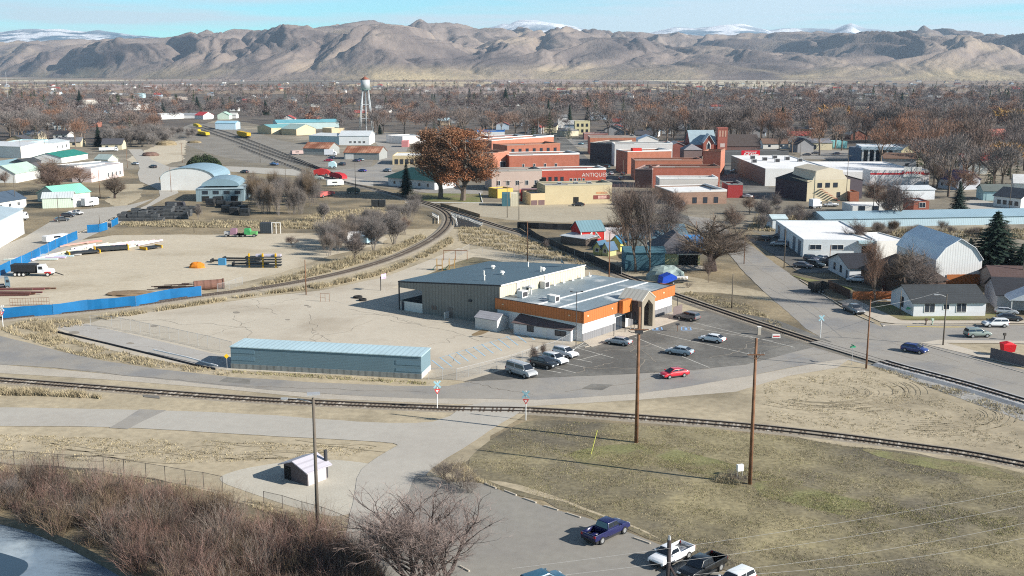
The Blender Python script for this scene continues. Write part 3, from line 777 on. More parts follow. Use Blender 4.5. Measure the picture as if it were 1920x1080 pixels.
def cap(r, w, D, h, col=(.72, .70, .66), hh=.3, name='parapet_cap', steps=0):
 b = MB()
 if not steps: b.box(-.06, w * .33, -.06, .7, h, h + hh); b.box(w * .33, w * .7, -.06, .7, h, h + hh * 1.8); b.box(w * .7, w + .06, -.06, .7, h, h + hh * 2.6); b.box(-.06, w + .06, D - .5, D + .06, h, h + hh); b.box(-.06, .5, .7, D - .5, h, h + hh); b.box(w - .5, w + .06, .7, D - .5, h, h + hh * 2.6)
 return b.build(name, T['plain'], r, color=col)

def roof_unit(r, x, y, z, s=(1.6, 1.2, 1.1), col=(.6, .6, .58), name='air_unit'):
 b = MB(); b.box(x, x + s[0], y, y + s[1], z, z + s[2]); b.box(x + .15, x + s[0] - .15, y - .02, y + .02, z + .2, z + s[2] - .2, 1)
 return b.build(name, [T['plain'], m_dtrim], r, color=col)

# ------------------------------------------------------------------ the club building in the middle
C0 = G(1092, 641); HZ0, HZ1 = 8.0, 6.0; hh = HZ0; C1 = G(937, 534, HZ0); C2 = G(1259, 585)
dl = (C1 - C0); dr = (C2 - C0)
axr = dr.normalized(); axl = Vector((-axr.y, axr.x, 0))
Lr = dr.length; Ll = dl.dot(axl) - .02
club = root('community_building', 'building with a ribbed grey hall and an orange banded wing by the dark car park', 'building', C0, math.atan2(axr.y, axr.x))
h1 = HT(1089, 642, 586)
w, D = Lr, Ll
def cpart(mb, name, mt, col=None, parent=None): return mb.build(name, mt, parent or club, color=col)
b = MB()
e0 = (G(1154, 618) - C0).dot(axr); e1 = (G(1199, 619) - C0).dot(axr)
b.box(0, w, 0, D, 0, h1 - .35)
cpart(b, 'wall', T['plain'], (.70, .69, .68))
b = MB()
b.box(-.03, e0, -.05, 0.0, 0, 1.5); b.box(e1 + 1, w + .03, -.05, 0, 0, 1.5)
cpart(b, 'wall_base', T['ribs'], (.20, .20, .21))
ORG = (.47, .15, .045)
b = MB(); zz = h1 - 2.0
b.box(-.35, e0, -.5, -.06, zz, h1 + .1); b.box(e1 + .8, w + .3, -.5, -.06, zz, h1 + .1); b.box(-.5, -.06, -.06, D + .2, zz, h1 + .1); b.box(w + .02, w + .3, -.06, D * .15, zz, h1 + .1)
cpart(b, 'orange_band', T['ribs'], ORG)
b = MB()
b.box(-.52, w + .32, -.52, -.3, h1 + .1, h1 + .2); b.box(-.52, -.3, -.3, D + .2, h1 + .1, h1 + .2)
cpart(b, 'band_trim', m_dtrim)
b = MB(); b.poly([(-.3, -.3, h1 - .1), (w + .3, -.3, h1 - .1), (w + .3, D, h1 - .1), (-.3, D, h1 - .1)]); b.box(-.3, w + .3, D - .1, D + .02, h1 - .3, h1 - .12)
o = cpart(b, 'roof', mat('worn_metal_roof', (.20, .25, .28), rough=.5, var=.14, scale=.12, kind='ribx', per=.9, amt=.2, col2=(.50, .52, .52), c2scale=.13, c2pos=(.54, .66)))
b = MB()
for y in (D * .28, D * .52): b.box(.2, w - .2, y, y + .35, h1 - .08, h1 + .04)
cpart(b, 'roof_seam', T['plain'], (.62, .63, .63))
for i in range(6):
 b = MB(); b.tube((w * (.45 + .1 * i), D - .6, h1), (w * (.45 + .1 * i), D - .6, h1 + .8), .08, n=5); b.box(w * (.45 + .1 * i) - .35, w * (.45 + .1 * i) + .35, D - .9, D - .3, h1 - .1, h1 + .12); cpart(b, 'roof_vent', T['plain'], (.62, .62, .60))
for (x, y, s) in ((w * .12, D * .45, (1.4, 1.4, 1.2)), (w * .17, D * .55, (1.2, 1.2, .9)), (w * .10, D * .82, (1.8, 1.3, 1.3)), (w * .42, D * .93, (1.6, 1.2, 1.4)), (w * .2, D * .9, (1.0, 1.0, 1.5))):
 roof_unit(club, x, y, h1 - .08, s, (.66, .65, .62))
b = MB(); b.tube((w * .22, D * .86, h1), (w * .22, D * .86, h1 + 1.2), .15); b.sphere((w * .22, D * .86, h1 + 1.5), .75, 8, 0, .5)
cpart(b, 'satellite_dish', T['plain'], (.68, .67, .65))
b = MB(); _a = G(1199, 619) - C0; _b = G(1231, 612) - C0; px0 = _a.dot(axr); px1 = _b.dot(axr); pw = px1 - px0; pd = -(_a.dot(axl) + _b.dot(axl)) / 2; pk = HT(1215, 616, 547); ph = HT(1231, 612, 558)
for (y0, y1) in ((-pd, -pd + .9),):
 mid = (px0 + px1) / 2
 ext(b, [(px0, 0), (px0 + .75, 0), (px0 + .75, ph - 1.3), (mid, pk - 1.5), (px1 - .75, ph - 1.3), (px1 - .75, 0), (px1, 0), (px1, ph), (mid, pk), (px0, ph)], 'y', y0, y1)
cpart(b, 'entrance_portal', T['plain'], (.25, .215, .165))
b = MB()
ext(b, [(px0 - .15, ph - .1), (mid, pk), (px1 + .15, ph - .1), (px1 + .15, ph + .06), (mid, pk + .16), (px0 - .15, ph + .06)], 'y', -pd - .1, 1.5)
cpart(b, 'portal_roof', T['metaly'], (.55, .51, .44))
b = MB(); b.box(px0, px0 + .15, -pd + .9, -.06, zz - 1.6, ph); b.box(px1 - .15, px1, -pd + .9, -.06, 0, ph)
cpart(b, 'portal_side', T['plain'], (.07, .06, .06))
b = MB(); b.box(px0 - 3.2, px0, -1.5, -.55, zz - .05, h1 + .35)
cpart(b, 'entrance_canopy', T['ribs'], (.50, .16, .04))
b = MB(); b.box(px0 - 3.2, px0 - .02, -.12, -.04, 0.02, 2.6)
cpart(b, 'entrance_glazing', m_glass)
b = MB(); b.box(mid - .55, mid + .55, -pd - .05, -pd, pk - 2.6, pk - 2.1)
for k, fx in enumerate((.22, .34, .405, .44, .95)):
 b = MB(); b.tube((w * fx, -2.2, 0), (w * fx, -2.2, 3.4), .07, n=5); cpart(b, 'canopy_post', m_dtrim)
for fx in (.02, .27, .86):
 b = MB(); b.box(w * fx, w * fx + .35, -.62, -.5, h1 - .9, h1 - .65); cpart(b, 'wall_lamp', T['plain'], (.7, .65, .45))
for yf in (.12, .9):
 b = MB(); b.box(-.62, -.5, D * yf, D * yf + .4, h1 - 1.0, h1 - .75); cpart(b, 'wall_lamp', T['plain'], (.6, .45, .3))
def toL(P):
 v = P - C0; return (v.dot(axr), v.dot(axl))
hall_r = D + .02
_q = [toL(G(937, 534, HZ0)), toL(G(748, 527, HZ1)), toL(G(918, 490, HZ1)), toL(G(1107, 497, HZ0))]
P0 = Vector((_q[0][0], hall_r, 0)); P1 = Vector((*_q[1], 0)); P2 = Vector((*_q[2], 0)); P3 = Vector((_q[3][0], hall_r, 0))
porch = .24
cut = P1.lerp(P0, porch); cutb = cut + (P2 - P1) * .35; P1b = P1 + (P2 - P1) * .35
hc = HZ1 + (HZ0 - HZ1) * porch
def wallseg(b, p, q, z0, z1, z1b=None, z0b=None):
 z1b = z1 if z1b is None else z1b
 b.poly([(p.x, p.y, z0), (q.x, q.y, z0 if z0b is None else z0b), (q.x, q.y, z1b), (p.x, p.y, z1)])
b = MB()
wallseg(b, cut, P0, 0, hc - .1, HZ0 - .1); wallseg(b, P1, cut, HZ1 - 1.3, HZ1 - .1, hc - .1, HZ1 - 1.3)
wallseg(b, P2, P1, HZ1 - 1.3, HZ1 - .1); wallseg(b, cutb, cut, 0, hc - .1); wallseg(b, P1b, cutb, 0, HZ1 - .1, hc - .1); wallseg(b, P2, P1b, 0, HZ1 - .1); wallseg(b, P3, P2, 0, HZ0 - .1, HZ1 - .1)
cpart(b, 'hall_wall', mat('grey_ribbed_wall', (.195, .19, .175), rough=.6, var=.06, scale=.2, kind='riby', per=.8, amt=.25))
b = MB(); wallseg(b, P0, P3, 0, hh - .1)
cpart(b, 'beige_wall', T['ribs'], (.56, .49, .37))
b = MB()
off = (P1 - P0).normalized() * .3
q4 = [(P1.x + off.x, P1.y + off.y, HZ1), (P0.x - off.x, P0.y - .3, HZ0), (P3.x, P3.y - .3, HZ0), (P2.x + off.x, P2.y + off.y, HZ1)]
b.poly(q4); b.poly([(p[0], p[1], p[2] - .3) for p in q4[::-1]])
cpart(b, 'hall_roof', mat('hall_roof_metal', (.075, .115, .14), rough=.5, var=.10, scale=.12, kind='ribx', per=1.1, amt=.12))
b = MB()
for i, (p, q) in enumerate(zip(q4, q4[1:] + q4[:1])):
 b.poly([(p[0], p[1], p[2] - .3), (q[0], q[1], q[2] - .3), q, p], 1 if i == 1 else 0)
cpart(b, 'roof_fascia', [m_dtrim, T['plain']], (.6, .58, .55))
b = MB(); wallseg(b, P1 + Vector((.1, 0.1, 0)), cut, 0, 2.0)
cpart(b, 'porch_wall', T['plain'], (.60, .59, .56))
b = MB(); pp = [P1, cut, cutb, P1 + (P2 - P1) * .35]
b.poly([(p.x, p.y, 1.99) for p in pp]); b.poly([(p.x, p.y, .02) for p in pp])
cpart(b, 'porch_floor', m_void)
b = MB(); b.tube((P1.x, P1.y, 0), (P1.x, P1.y, HZ1 - .3), .16, n=6); cpart(b, 'porch_post', m_dtrim)
dirf = (P0 - P1).normalized(); nf = Vector((dirf.y, -dirf.x, 0))
def on_front(t0, t1, z0, z1, name, mt, col=None, out=.06):
 a_ = P1 + dirf * t0; c_ = P1 + dirf * t1; b = MB()
 for s_ in (0,):
  pts = [a_, c_, c_ + nf * out, a_ + nf * out]
  b.prism([(p.x, p.y) for p in pts][::-1], z0, z1)
 return cpart(b, name, mt, col)
Lf = (P0 - P1).length
on_front(.6, 1.2, .05, 1.9, 'door', m_door, (.05, .05, .06))
on_front(Lf * .335, Lf * .355, 1.2, 2.0, 'window', m_glass); on_front(Lf * .365, Lf * .385, 1.2, 2.0, 'window', m_glass)
on_front(Lf * .505, Lf * .545, .05, 2.1, 'door', m_door, (.16, .14, .13))
on_front(Lf * .71, Lf * .735, 3.9, 4.3, 'wall_lamp', m_dtrim, out=.3)
on_front(Lf * .50, Lf * .512, 0, 1.3, 'door_screen', T['plain'], (.55, .53, .5), out=1.3)
for fx, fy, kind in ((.15, .28, 'pipe'), (.33, .45, 'pipe'), (.62, .12, 'cap'), (.42, .35, 'cap'), (.66, .66, 'cap'), (.78, .4, 'pipe'), (.84, .12, 'dish'), (.57, .10, 'pipe')):
 p = P1.lerp(P0, fy if kind != 'x' else 0); 
 base = P1 + (P0 - P1) * (1 - fy) + (P2 - P1) * fx; hh = HZ1 + (HZ0 - HZ1) * (1 - fy)
 b = MB()
 if kind == 'pipe': b.tube((base.x, base.y, hh), (base.x, base.y, hh + .9), .14, n=6); b.tube((base.x, base.y, hh + .9), (base.x, base.y, hh + 1.05), .22, n=6); cpart(b, 'roof_pipe', m_trim)
 elif kind == 'cap': b.tube((base.x, base.y, hh), (base.x, base.y, hh + .35), .35, n=8); b.tube((base.x, base.y, hh + .35), (base.x, base.y, hh + .7), .6, .35, n=8); cpart(b, 'roof_vent', m_trim)
 else:
  b.tube((base.x, base.y, hh), (base.x, base.y, hh + .8), .06, n=5); b.tube((base.x, base.y, hh + .9), (base.x + .25, base.y - .25, hh + 1.1), .1, .75, n=10); cpart(b, 'satellite_dish', m_steel)
for fx in (.18, .5):
 b = MB(); b.box(P0.x + (P3.x - P0.x) * fx, P0.x + (P3.x - P0.x) * fx + .9, hall_r - .12, hall_r - .02, h1 + .3, h1 + 2.1); cpart(b, 'wall_panel', m_trim)

bld('office_annexe', 'low white office annexe with brown lean-to roof under the orange band', 'building', (963, 626), (1070, 641), 3.2, 2.15, 'shed', 1.1, ('siding', (.62, .62, .63)), rc=(.14, .10, .095), ov=.3,
 wins=(('F', 1, .22, .38, .95, 1.2, 1.1, m_dtrim), ('F', 1, .70, .95, .9, 2.1, .8, m_dtrim)), doors=(('F', .07, .9, 1.95, (.6, .6, .6)), ('F', .55, .9, 1.95, (.63, .62, .6)), ('R', .5, .9, 1.95, (.75, .74, .7))))
bld('garden_shed', 'small white storage shed with pale gable roof beside the tall grey hall wall', 'shed', (891, 616), (932, 623), 3.4, 2.2, 'gx', .9, ('siding', (.60, .585, .56)), rc=(.36, .35, .37), ov=.15)
r, w, D, h = bld('metal_shed', 'long windowless blue metal shed with pale blue roof beside the road', 'shed', (434, 691), (790, 711), 5.5, 4.2, 'gx', .02, ('siding', (.135, .205, .24)), rc=(.42, .55, .59), rk='metalx', ov=.12, top=651)
b = MB(); b.box(-.05, w + .05, -.09, -.01, 0, .85); b.build('concrete_plinth', mat('weathered_concrete', (.22, .23, .22), var=.2, scale=1, kind='ribx', per=1.2, amt=.3), r)
b = MB()
for x0, x1, z0, z1 in ((.02, 4.2, 2.7, 3.5), (.02, 4.2, 1.5, 2.1), (w - 4.2, w - .1, 2.2, 2.9), (w - 4.2, w - .1, 1.1, 1.6)): b.box(x0, x1, -.04, -.004, z0, z1)
b.build('patch_panel', T['plain'], r, color=(.13, .21, .26))
b = MB(); b.box(w - .02, w + .05, .1, D - .1, 0, .9); b.build('white_plinth', m_trim, r)
r, w, D, h = bld('toilet_hut', 'small dark brown toilet hut with pale roof and black vent pipe beside the lamp pole', 'hut', (533, 897), (577, 912), 3.0, 2.5, 'gy', .75, ('plain', (.115, .10, .105)), rc=(.47, .45, .50), ov=.5, top=869, rk='metalx')
b = MB(); b.tube((w - .4, D + .3, 0), (w - .4, D + .3, h + 1.6), .22, n=8); b.build('vent_pipe', m_dtrim, r)
b = MB(); b.box(.15, 1.25, -.05, -.01, .05, h - .2); b.build('doorway', m_void, r)
b = MB(); b.box(w + .01, w + .05, .1, D - .1, .05, h - .1); b.build('side_panel', T['plain'], r, color=(.50, .47, .47))
# ------------------------------------------------------------------ railways
def railway(label, pts, tie_m=m_tie, bal=m_ballast, bw=3.4, bh=.22, step=.6, group='railway tracks', tie_on=True, bz=None, ties=None, far=False):
 P = cat_rom([G(*p) for p in pts], 3.0)
 Q = [P[0]]; acc = 0
 r = root('railway_track', label, 'railway', P[0], 0, group)
 o = P[0]
 def loc(p, z): return (p.x - o.x, p.y - o.y, z)
 def off(i, s):
  d = P[min(i + 1, len(P) - 1)] - P[max(i - 1, 0)]; d.normalize(); return P[i] + Vector((-d.y, d.x, 0)) * s
 b = MB()
 for i in range(len(P) - 1):
  l0, l1, r0, r1 = off(i, bw / 2), off(i + 1, bw / 2), off(i, -bw / 2), off(i + 1, -bw / 2)
  L0, L1, R0, R1 = off(i, bw / 2 + .8), off(i + 1, bw / 2 + .8), off(i, -bw / 2 - .8), off(i + 1, -bw / 2 - .8)
  b.poly([loc(r0, bh), loc(r1, bh), loc(l1, bh), loc(l0, bh)])
  b.poly([loc(R0, 0), loc(R1, 0), loc(r1, bh), loc(r0, bh)])
  b.poly([loc(l0, bh), loc(l1, bh), loc(L1, 0), loc(L0, 0)])
 b.build('ballast_bed', bal, r)
 if tie_on:
  b = MB(); dist = 0; total = sum((q - p).length for p, q in zip(P, P[1:]))
  n = int(total / step); k = 0; s0 = 0
  tr = random.Random(3)
  for i in range(len(P) - 1):
   L = (P[i + 1] - P[i]).length; d = (P[i + 1] - P[i]).normalized()
   while k * step < s0 + L:
    p = P[i] + d * (k * step - s0)
    if tr.random() < .93:
     b.obox(loc(p, bh - .06), (.26, 2.5, .075 + tr.random() * .02), math.atan2(d.y, d.x) + tr.uniform(-.02, .02), 0 if tr.random() < .8 or ties is None else 1)
    k += 1
   s0 += L
  b.build('sleepers', [tie_m, ties or tie_m], r)
 for s in (-.7175, .7175):
  b = MB(); rw = .06 if not far else .09
  for i in range(len(P) - 1):
   a0, a1, c0, c1 = off(i, s - rw), off(i + 1, s - rw), off(i, s + rw), off(i + 1, s + rw)
   z = bh + .2
   b.poly([loc(a0, z), loc(a1, z), loc(c1, z), loc(c0, z)])
   b.poly([loc(a0, bh), loc(a1, bh), loc(a1, z), loc(a0, z)]); b.poly([loc(c0, z), loc(c1, z), loc(c1, bh), loc(c0, bh)])
  b.build('rail', m_rail, r)
 return r
railway('nearest railway track, running across the whole view between the curved road and the dry meadow', [(-300, 690), (0, 713), (200, 729), (440, 747), (640, 758), (860, 767), (1000, 770), (1190, 783), (1440, 804), (1700, 836), (1920, 872), (2700, 1040)], bw=2.6, bh=.05, ties=m_tie_pale)
railway('straight railway track from the white trestle past the club building and over the main road', [(740, 366), (800, 381), (860, 401), (930, 424), (1000, 445), (1070, 474), (1140, 507), (1260, 553), (1380, 595), (1450, 618), (1530, 644), (1600, 665), (1655, 682)], bh=.25)
railway('railway track with bright grey ballast leaving the road crossing towards the right edge', [(1655, 682), (1700, 695), (1780, 716), (1920, 757), (3000, 1085)], bal=m_ballast_new, bw=3.6, bh=.4, ties=m_tie_pale)
railway('curving railway track round the gravel yard behind the blue fence', [(-200, 630), (0, 600), (120, 588), (240, 576), (380, 556), (480, 543), (570, 528), (660, 508), (740, 483), (800, 455), (832, 432), (842, 413), (836, 400), (815, 389), (780, 378), (740, 366)], bh=.2)
railway('railway track leading from the rail yard to the trestle', [(450, 275), (500, 295), (560, 318), (600, 330), (660, 346), (700, 355), (740, 366)], far=True, tie_on=False, bal=MATS['cinder'])
for k, (dy, lb) in enumerate(((0, 'rail yard track nearest the yellow hopper wagon'), (6, 'middle rail yard track'), (12, 'rail yard track closest to the dirt bank'))):
 railway(lb, [(380 - k * 6, 236 + k * 2), (430, 250 + dy), (490, 272 + dy), (560, 300 + dy * .6), (620, 325)], far=True, tie_on=False, bal=MATS['cinder'])
b = MB()
P = cat_rom([G(*p) for p in [(1530, 644), (1600, 665), (1655, 682)]], 4)
for p, q in zip(P, P[1:]):
 d = (q - p).normalized(); n_ = Vector((-d.y, d.x, 0))
 for s0, s1 in ((-1.5, -.80), (-.60, .60), (.80, 1.5)):
  b.poly([tuple(p + n_ * s0)[:2] + (.44,), tuple(q + n_ * s0)[:2] + (.44,), tuple(q + n_ * s1)[:2] + (.44,), tuple(p + n_ * s1)[:2] + (.44,)])
tag(b.build('crossing_panels', m_road), kind='structure')

# ------------------------------------------------------------------ poles
m_pole = mat('pole_wood', (.20, .10, .055), var=.3, scale=.6, kind='hrib', per=1.7, amt=.2)
m_polegrey = mat('grey_pole_wood', (.12, .10, .08), var=.25, scale=.8)
m_ins = mat('insulator', (.35, .36, .37), rough=.3, var=.1)
def pole(px, top, label, arms=1, r=.17, wood=m_pole, arm=1.25, lamp=None, cat='utility pole', xf=False, rz=0.0, name='utility_pole', group=None, h=None, ay=None):
 h = h or HT(px[0], px[1], top)
 o = root(name, label, cat, G(*px), rz, group)
 b = MB(); b.tube((0, 0, 0), (0, 0, h), r, r * .62, 8); b.build('pole', wood, o, True)
 for k in range(arms):
  z = h - .5 - k * 1.3 if ay is None else HT(px[0], px[1], ay)
  b = MB(); b.box(-arm, arm, -.18 - r * .6, -.06 - r * .6, z, z + .13); b.tube((-arm * .5, -.14 - r * .6, z), (0, -r * .7, z - .6), .025, n=4); b.tube((arm * .5, -.14 - r * .6, z), (0, -r * .7, z - .6), .025, n=4)
  ca = b.build('crossarm', wood, o)
  b = MB()
  for x in (-arm * .92, -arm * .5, arm * .5, arm * .92): b.tube((x, -.14 - r * .6, z + .13), (x, -.14 - r * .6, z + .33), .05, .03, 5)
  b.build('insulators', m_ins, ca)
 if xf:
  b = MB(); b.tube((.42, 0, h - 2.6), (.42, 0, h - 1.7), .26, n=8); b.build('transformer', m_ins, o, True)
 if lamp is not None:
  L, s = lamp
  b = MB(); b.path([(0, 0, h - .5), (L * .5, -.1, h - .1), (L, -.2, h + .05)], .05, 5); a_ = b.build('lamp_arm', m_steel, o)
  b = MB(); b.obox((L * 1.1, -.2, h - .08), (.7, .3, .14)); b.build('lamp_head', m_ins, a_)
 return o
PZ = {}
PZ['a'] = pole((1193, 830), 576, 'tall brown pole with low crossarm nearest the red car', 1, .27, m_pole, ay=618)
b = MB(); zc = HT(1193, 830, 620); b.path([(-1.4, 0, zc), (-.9, -.3, zc - .2), (1.1, 0, zc + .1)], .05); b.box(-.5, .5, -.4, .2, zc - .3, zc + .1); b.build('cable_clamp', m_dtrim, PZ['a'])
PZ['b'] = pole((1406, 908), 634, 'tall brown pole in the meadow beside the small white box', 1, .25, m_pole, arm=1.0, ay=665)
PZ['c'] = pole((597, 1016), 746, 'weathered grey lamp pole beside the toilet hut', 0, .22, m_polegrey, lamp=(-2.6, 1), cat='lamp pole')
b = MB(); b.obox((.1, -.2, 16.0), (1.3, .9, .12), .2); b.build('pole_cap', m_steel, PZ['c'])
PZ['d'] = pole((1624, 691), 562, 'brown pole with street lamp between the rail crossing and the green street sign', 0, .17, m_pole, lamp=(2.6, 1), cat='lamp pole')
PZ['e'] = pole((1768, 648), 552, 'brown pole at the corner of the side street, before the white ranch house', 0, .15, m_polegrey, lamp=(-1.8, 1))
p = AT(1255, 1012, 71)
o = root('utility_pole', 'dark pole top with forked braces standing before the white pickup', 'utility pole', (p.x, p.y, 0), .3)
b = MB(); b.tube((0, 0, 0), (0, 0, p.z), .22, .15, 8); b.build('pole', mat('black_pole_wood', (.045, .035, .035), var=.3, scale=1.2), o, True)
b = MB(); b.tube((0, 0, p.z - 1.8), (1.0, -.9, p.z - 3.9), .09, n=5); b.tube((0, 0, p.z - 1.8), (-.6, .8, p.z - 2.6), .06, n=5); b.build('brace', MATS['black_pole_wood'], o)
b = MB(); b.tube((0, 0, p.z), (0, 0, p.z + .3), .12, .08, 6); b.build('insulators', m_ins, o)
PTOP = p
for px, top, lb, kw in (
 ((574, 553), 487, 'slim rust-brown pole between the curving track and the concrete yard', dict(arms=0, r=.13)),
 ((1372, 578), 514, 'short grey pole on the worn dirt across the track from the car park', dict(arms=0, r=.13, wood=m_polegrey)),
 ((1142, 523), 436, 'orange-brown pole beside the track behind the orange banded wing', dict(arms=0, r=.16)),
 ((989, 496), 415, 'thin brown pole behind the hall roof at the dirt lot', dict(arms=0, r=.13)),
 ((1470, 502), 425, 'grey pole with a white base before the white auto shop', dict(arms=0, r=.13, wood=m_polegrey)),
 ((667, 365), 305, 'dark pole with white foot beside the rail yard street', dict(arms=0, r=.14, wood=m_polegrey)),
 ((111, 418), 365, 'grey pole in the lot before the pale green garage', dict(arms=0, r=.14, wood=m_polegrey)),
 ((188, 372), 318, 'brown pole beside the white camper trailer', dict(arms=0, r=.14)),
 ((187, 420), 403, 'short pole behind the blue screened gate', dict(arms=0, r=.12, wood=m_polegrey)),
 ((321, 360), 314, 'brown pole before the white quonset hall', dict(arms=0, r=.13)),
 ((342, 305), 268, 'thin brown pole above the dark green shrub', dict(arms=1, r=.13)),
 ((364, 437), 410, 'thin post in the weeds by the old tractors', dict(arms=0, r=.10, wood=m_polegrey)),
 ((951, 408), 338, 'black pole left of the cream container by the yellow wall', dict(arms=1, r=.13, wood=m_polegrey)),
 ((973, 412), 340, 'black pole right of the cream container by the yellow wall', dict(arms=1, r=.13, wood=m_polegrey)),
 ((932, 372), 300, 'slim pole at the pink brick wall', dict(arms=0, r=.12)),
 ((1395, 495), 440, 'brown pole behind the big bare tree at the street', dict(arms=0, r=.13)),
 ((1303, 492), 415, 'thin pole among the bare trees before the carport house', dict(arms=0, r=.12)),
 ((1586, 380), 290, 'tall grey pole before the tan stepped gable building', dict(arms=1, r=.14, wood=m_polegrey)),
 ((1636, 415), 330, 'dark pole behind the white auto shop roof', dict(arms=0, r=.14, wood=m_polegrey)),
 ((1733, 350), 300, 'grey pole before the red striped store', dict(arms=0, r=.12, wood=m_polegrey)),
 ((1687, 590), 545, 'bare trunk-like post in front of the white ranch house', dict(arms=0, r=.14, wood=m_polegrey)),
 ((1892, 398), 345, 'grey pole beside the dark roofed corner house', dict(arms=0, r=.12, wood=m_polegrey)),
 ((1555, 500), 460, 'short wooden pole between parked cars and the dark roofed white house', dict(arms=0, r=.12)),
 ((1010, 262), 228, 'pale metal mast behind the brick downtown', dict(arms=0, r=.13, wood=m_steel)),
 ((1250, 300), 268, 'street pole behind the brick block', dict(arms=1, r=.12, wood=m_polegrey)),
 ((1168, 344), 300, 'pole at the corner of the shaded main street', dict(arms=0, r=.12, wood=m_polegrey)),
 ((536, 345), 305, 'thin pole rising from the bare thicket', dict(arms=1, r=.12, wood=m_polegrey)),
 ((488, 305), 270, 'pole between the rail yard tracks and the rusty roofs', dict(arms=1, r=.12, wood=m_polegrey)),
 ((40, 300), 256, 'pole before the white warehouse doors', dict(arms=1, r=.12, wood=m_polegrey)),
 ((86, 300), 255, 'pole beside the cyan walled building', dict(arms=1, r=.12, wood=m_polegrey)),
 ((239, 315), 280, 'pole at the side street north of the teal roof', dict(arms=0, r=.12)),
 ((30, 390), 325, 'pole before the dark blue roofed house', dict(arms=0, r=.14, wood=m_polegrey)),
 ((16, 200), 135, 'tall thin mast at the far left of the tree belt', dict(arms=0, r=.25, wood=m_steel)),
 ((1251, 186), 156, 'tall pale mast far out among the trees', dict(arms=0, r=.25, wood=m_steel)),
 ((1915, 545), 470, 'dark pole at the right edge near the spruce', dict(arms=0, r=.14, wood=m_polegrey)),
 ((1500, 300), 262, 'grey mast beside the beige bank annexe', dict(arms=0, r=.12, wood=m_polegrey))):
 pole(px, top, lb, **kw)
for px, top, lb in (((1080, 648), 547, 'slim black twin-headed car park lamp before the orange corner'),):
 h = HT(*px, top); o = root('car_park_lamp', lb, 'street lamp', G(*px))
 b = MB(); b.tube((0, 0, 0), (0, 0, h), .08, .06, 6); b.build('pole', m_dtrim, o)
 b = MB(); b.box(-.9, .9, -.05, .05, h - .1, h); a_ = b.build('crossarm', m_dtrim, o)
 for s in (-1, 1):
  b = MB(); b.box(s * .95 - .22, s * .95 + .22, -.2, .2, h - .06, h + .12); b.build('lamp_head', m_dtrim, o)
o = root('barbecue_post', 'black box on a short brown post in the car park', 'post', G(1270, 622)); b = MB(); b.tube((0, 0, 0), (0, 0, 1.3), .06, n=5); b.build('post', m_pole, o); b = MB(); b.box(-.35, .35, -.2, .2, 1.3, 1.6); b.build('box', m_dtrim, o)
def cable(label, a, c, sag=.5, r=.012, group=None):
 P = []
 for i in range(17):
  t = i / 16; p = a.lerp(c, t); p.z -= sag * 4 * t * (1 - t); P.append(p - a)
 b = MB(); b.path(P, r, 4); o = b.build('power_cable', mat('cable', (.25, .25, .25), rough=.5, var=0), None); o.location = a
 return tag(o, label, 'cable', group)
for k, (xl, yl, Yl, xr, yr, Yr, lb) in enumerate(((960, 1066, 60, 1960, 910, 80, 'topmost thin power cable crossing the meadow corner'), (1060, 1078, 59, 1960, 940, 78, 'second thin power cable above the parked pickups'), (1300, 1078, 61, 1960, 972, 77, 'third thin power cable low in the meadow corner'), (1420, 1076, 60, 1960, 1000, 75, 'lowest thin power cable near the white van roof'))):
 cable(lb, AT(xl, yl, Yl), AT(xr, yr, Yr), .4, .009)
A1 = AT(1768, 560, G(1768, 648).y); cable('thin cable from the ranch house corner pole up the main road', A1, AT(1500, 515, G(1500, 580).y + 20), .6, .02)
cable('thin cable from the crossing pole to the ranch house roof', AT(1624, 578, G(1624, 691).y), AT(1760, 548, G(1760, 600).y), .3, .02)

# ------------------------------------------------------------------ signs
m_signw = mat('sign_white', (.72, .72, .70), rough=.4, var=.03)
m_signred = mat('sign_red', (.55, .03, .03), rough=.4, var=.03)
m_signblue = mat('sign_back_grey', (.25, .42, .48), rough=.4, var=.05)
m_signgreen = mat('sign_green', (.01, .28, .14), rough=.4, var=.03)
def textmesh(s, size, m, parent, loc, rot, name='lettering', align='CENTER', color=None, depth=.01, shear=0, bold=0):
 cu = bpy.data.curves.new(name, 'FONT'); cu.body = s; cu.size = size; cu.align_x = align; cu.align_y = 'CENTER'; cu.extrude = depth; cu.shear = shear; cu.offset = bold
 o = bpy.data.objects.new(name, cu); COL.objects.link(o)
 dg = bpy.context.evaluated_depsgraph_get(); me = bpy.data.meshes.new_from_object(o.evaluated_get(dg))
 bpy.data.objects.remove(o); me.materials.clear(); me.materials.append(m)
 t = bpy.data.objects.new(name, me); COL.objects.link(t); t.parent = parent; t.location = loc; t.rotation_euler = rot
 if color: t.color = (*color, 1)
 return t
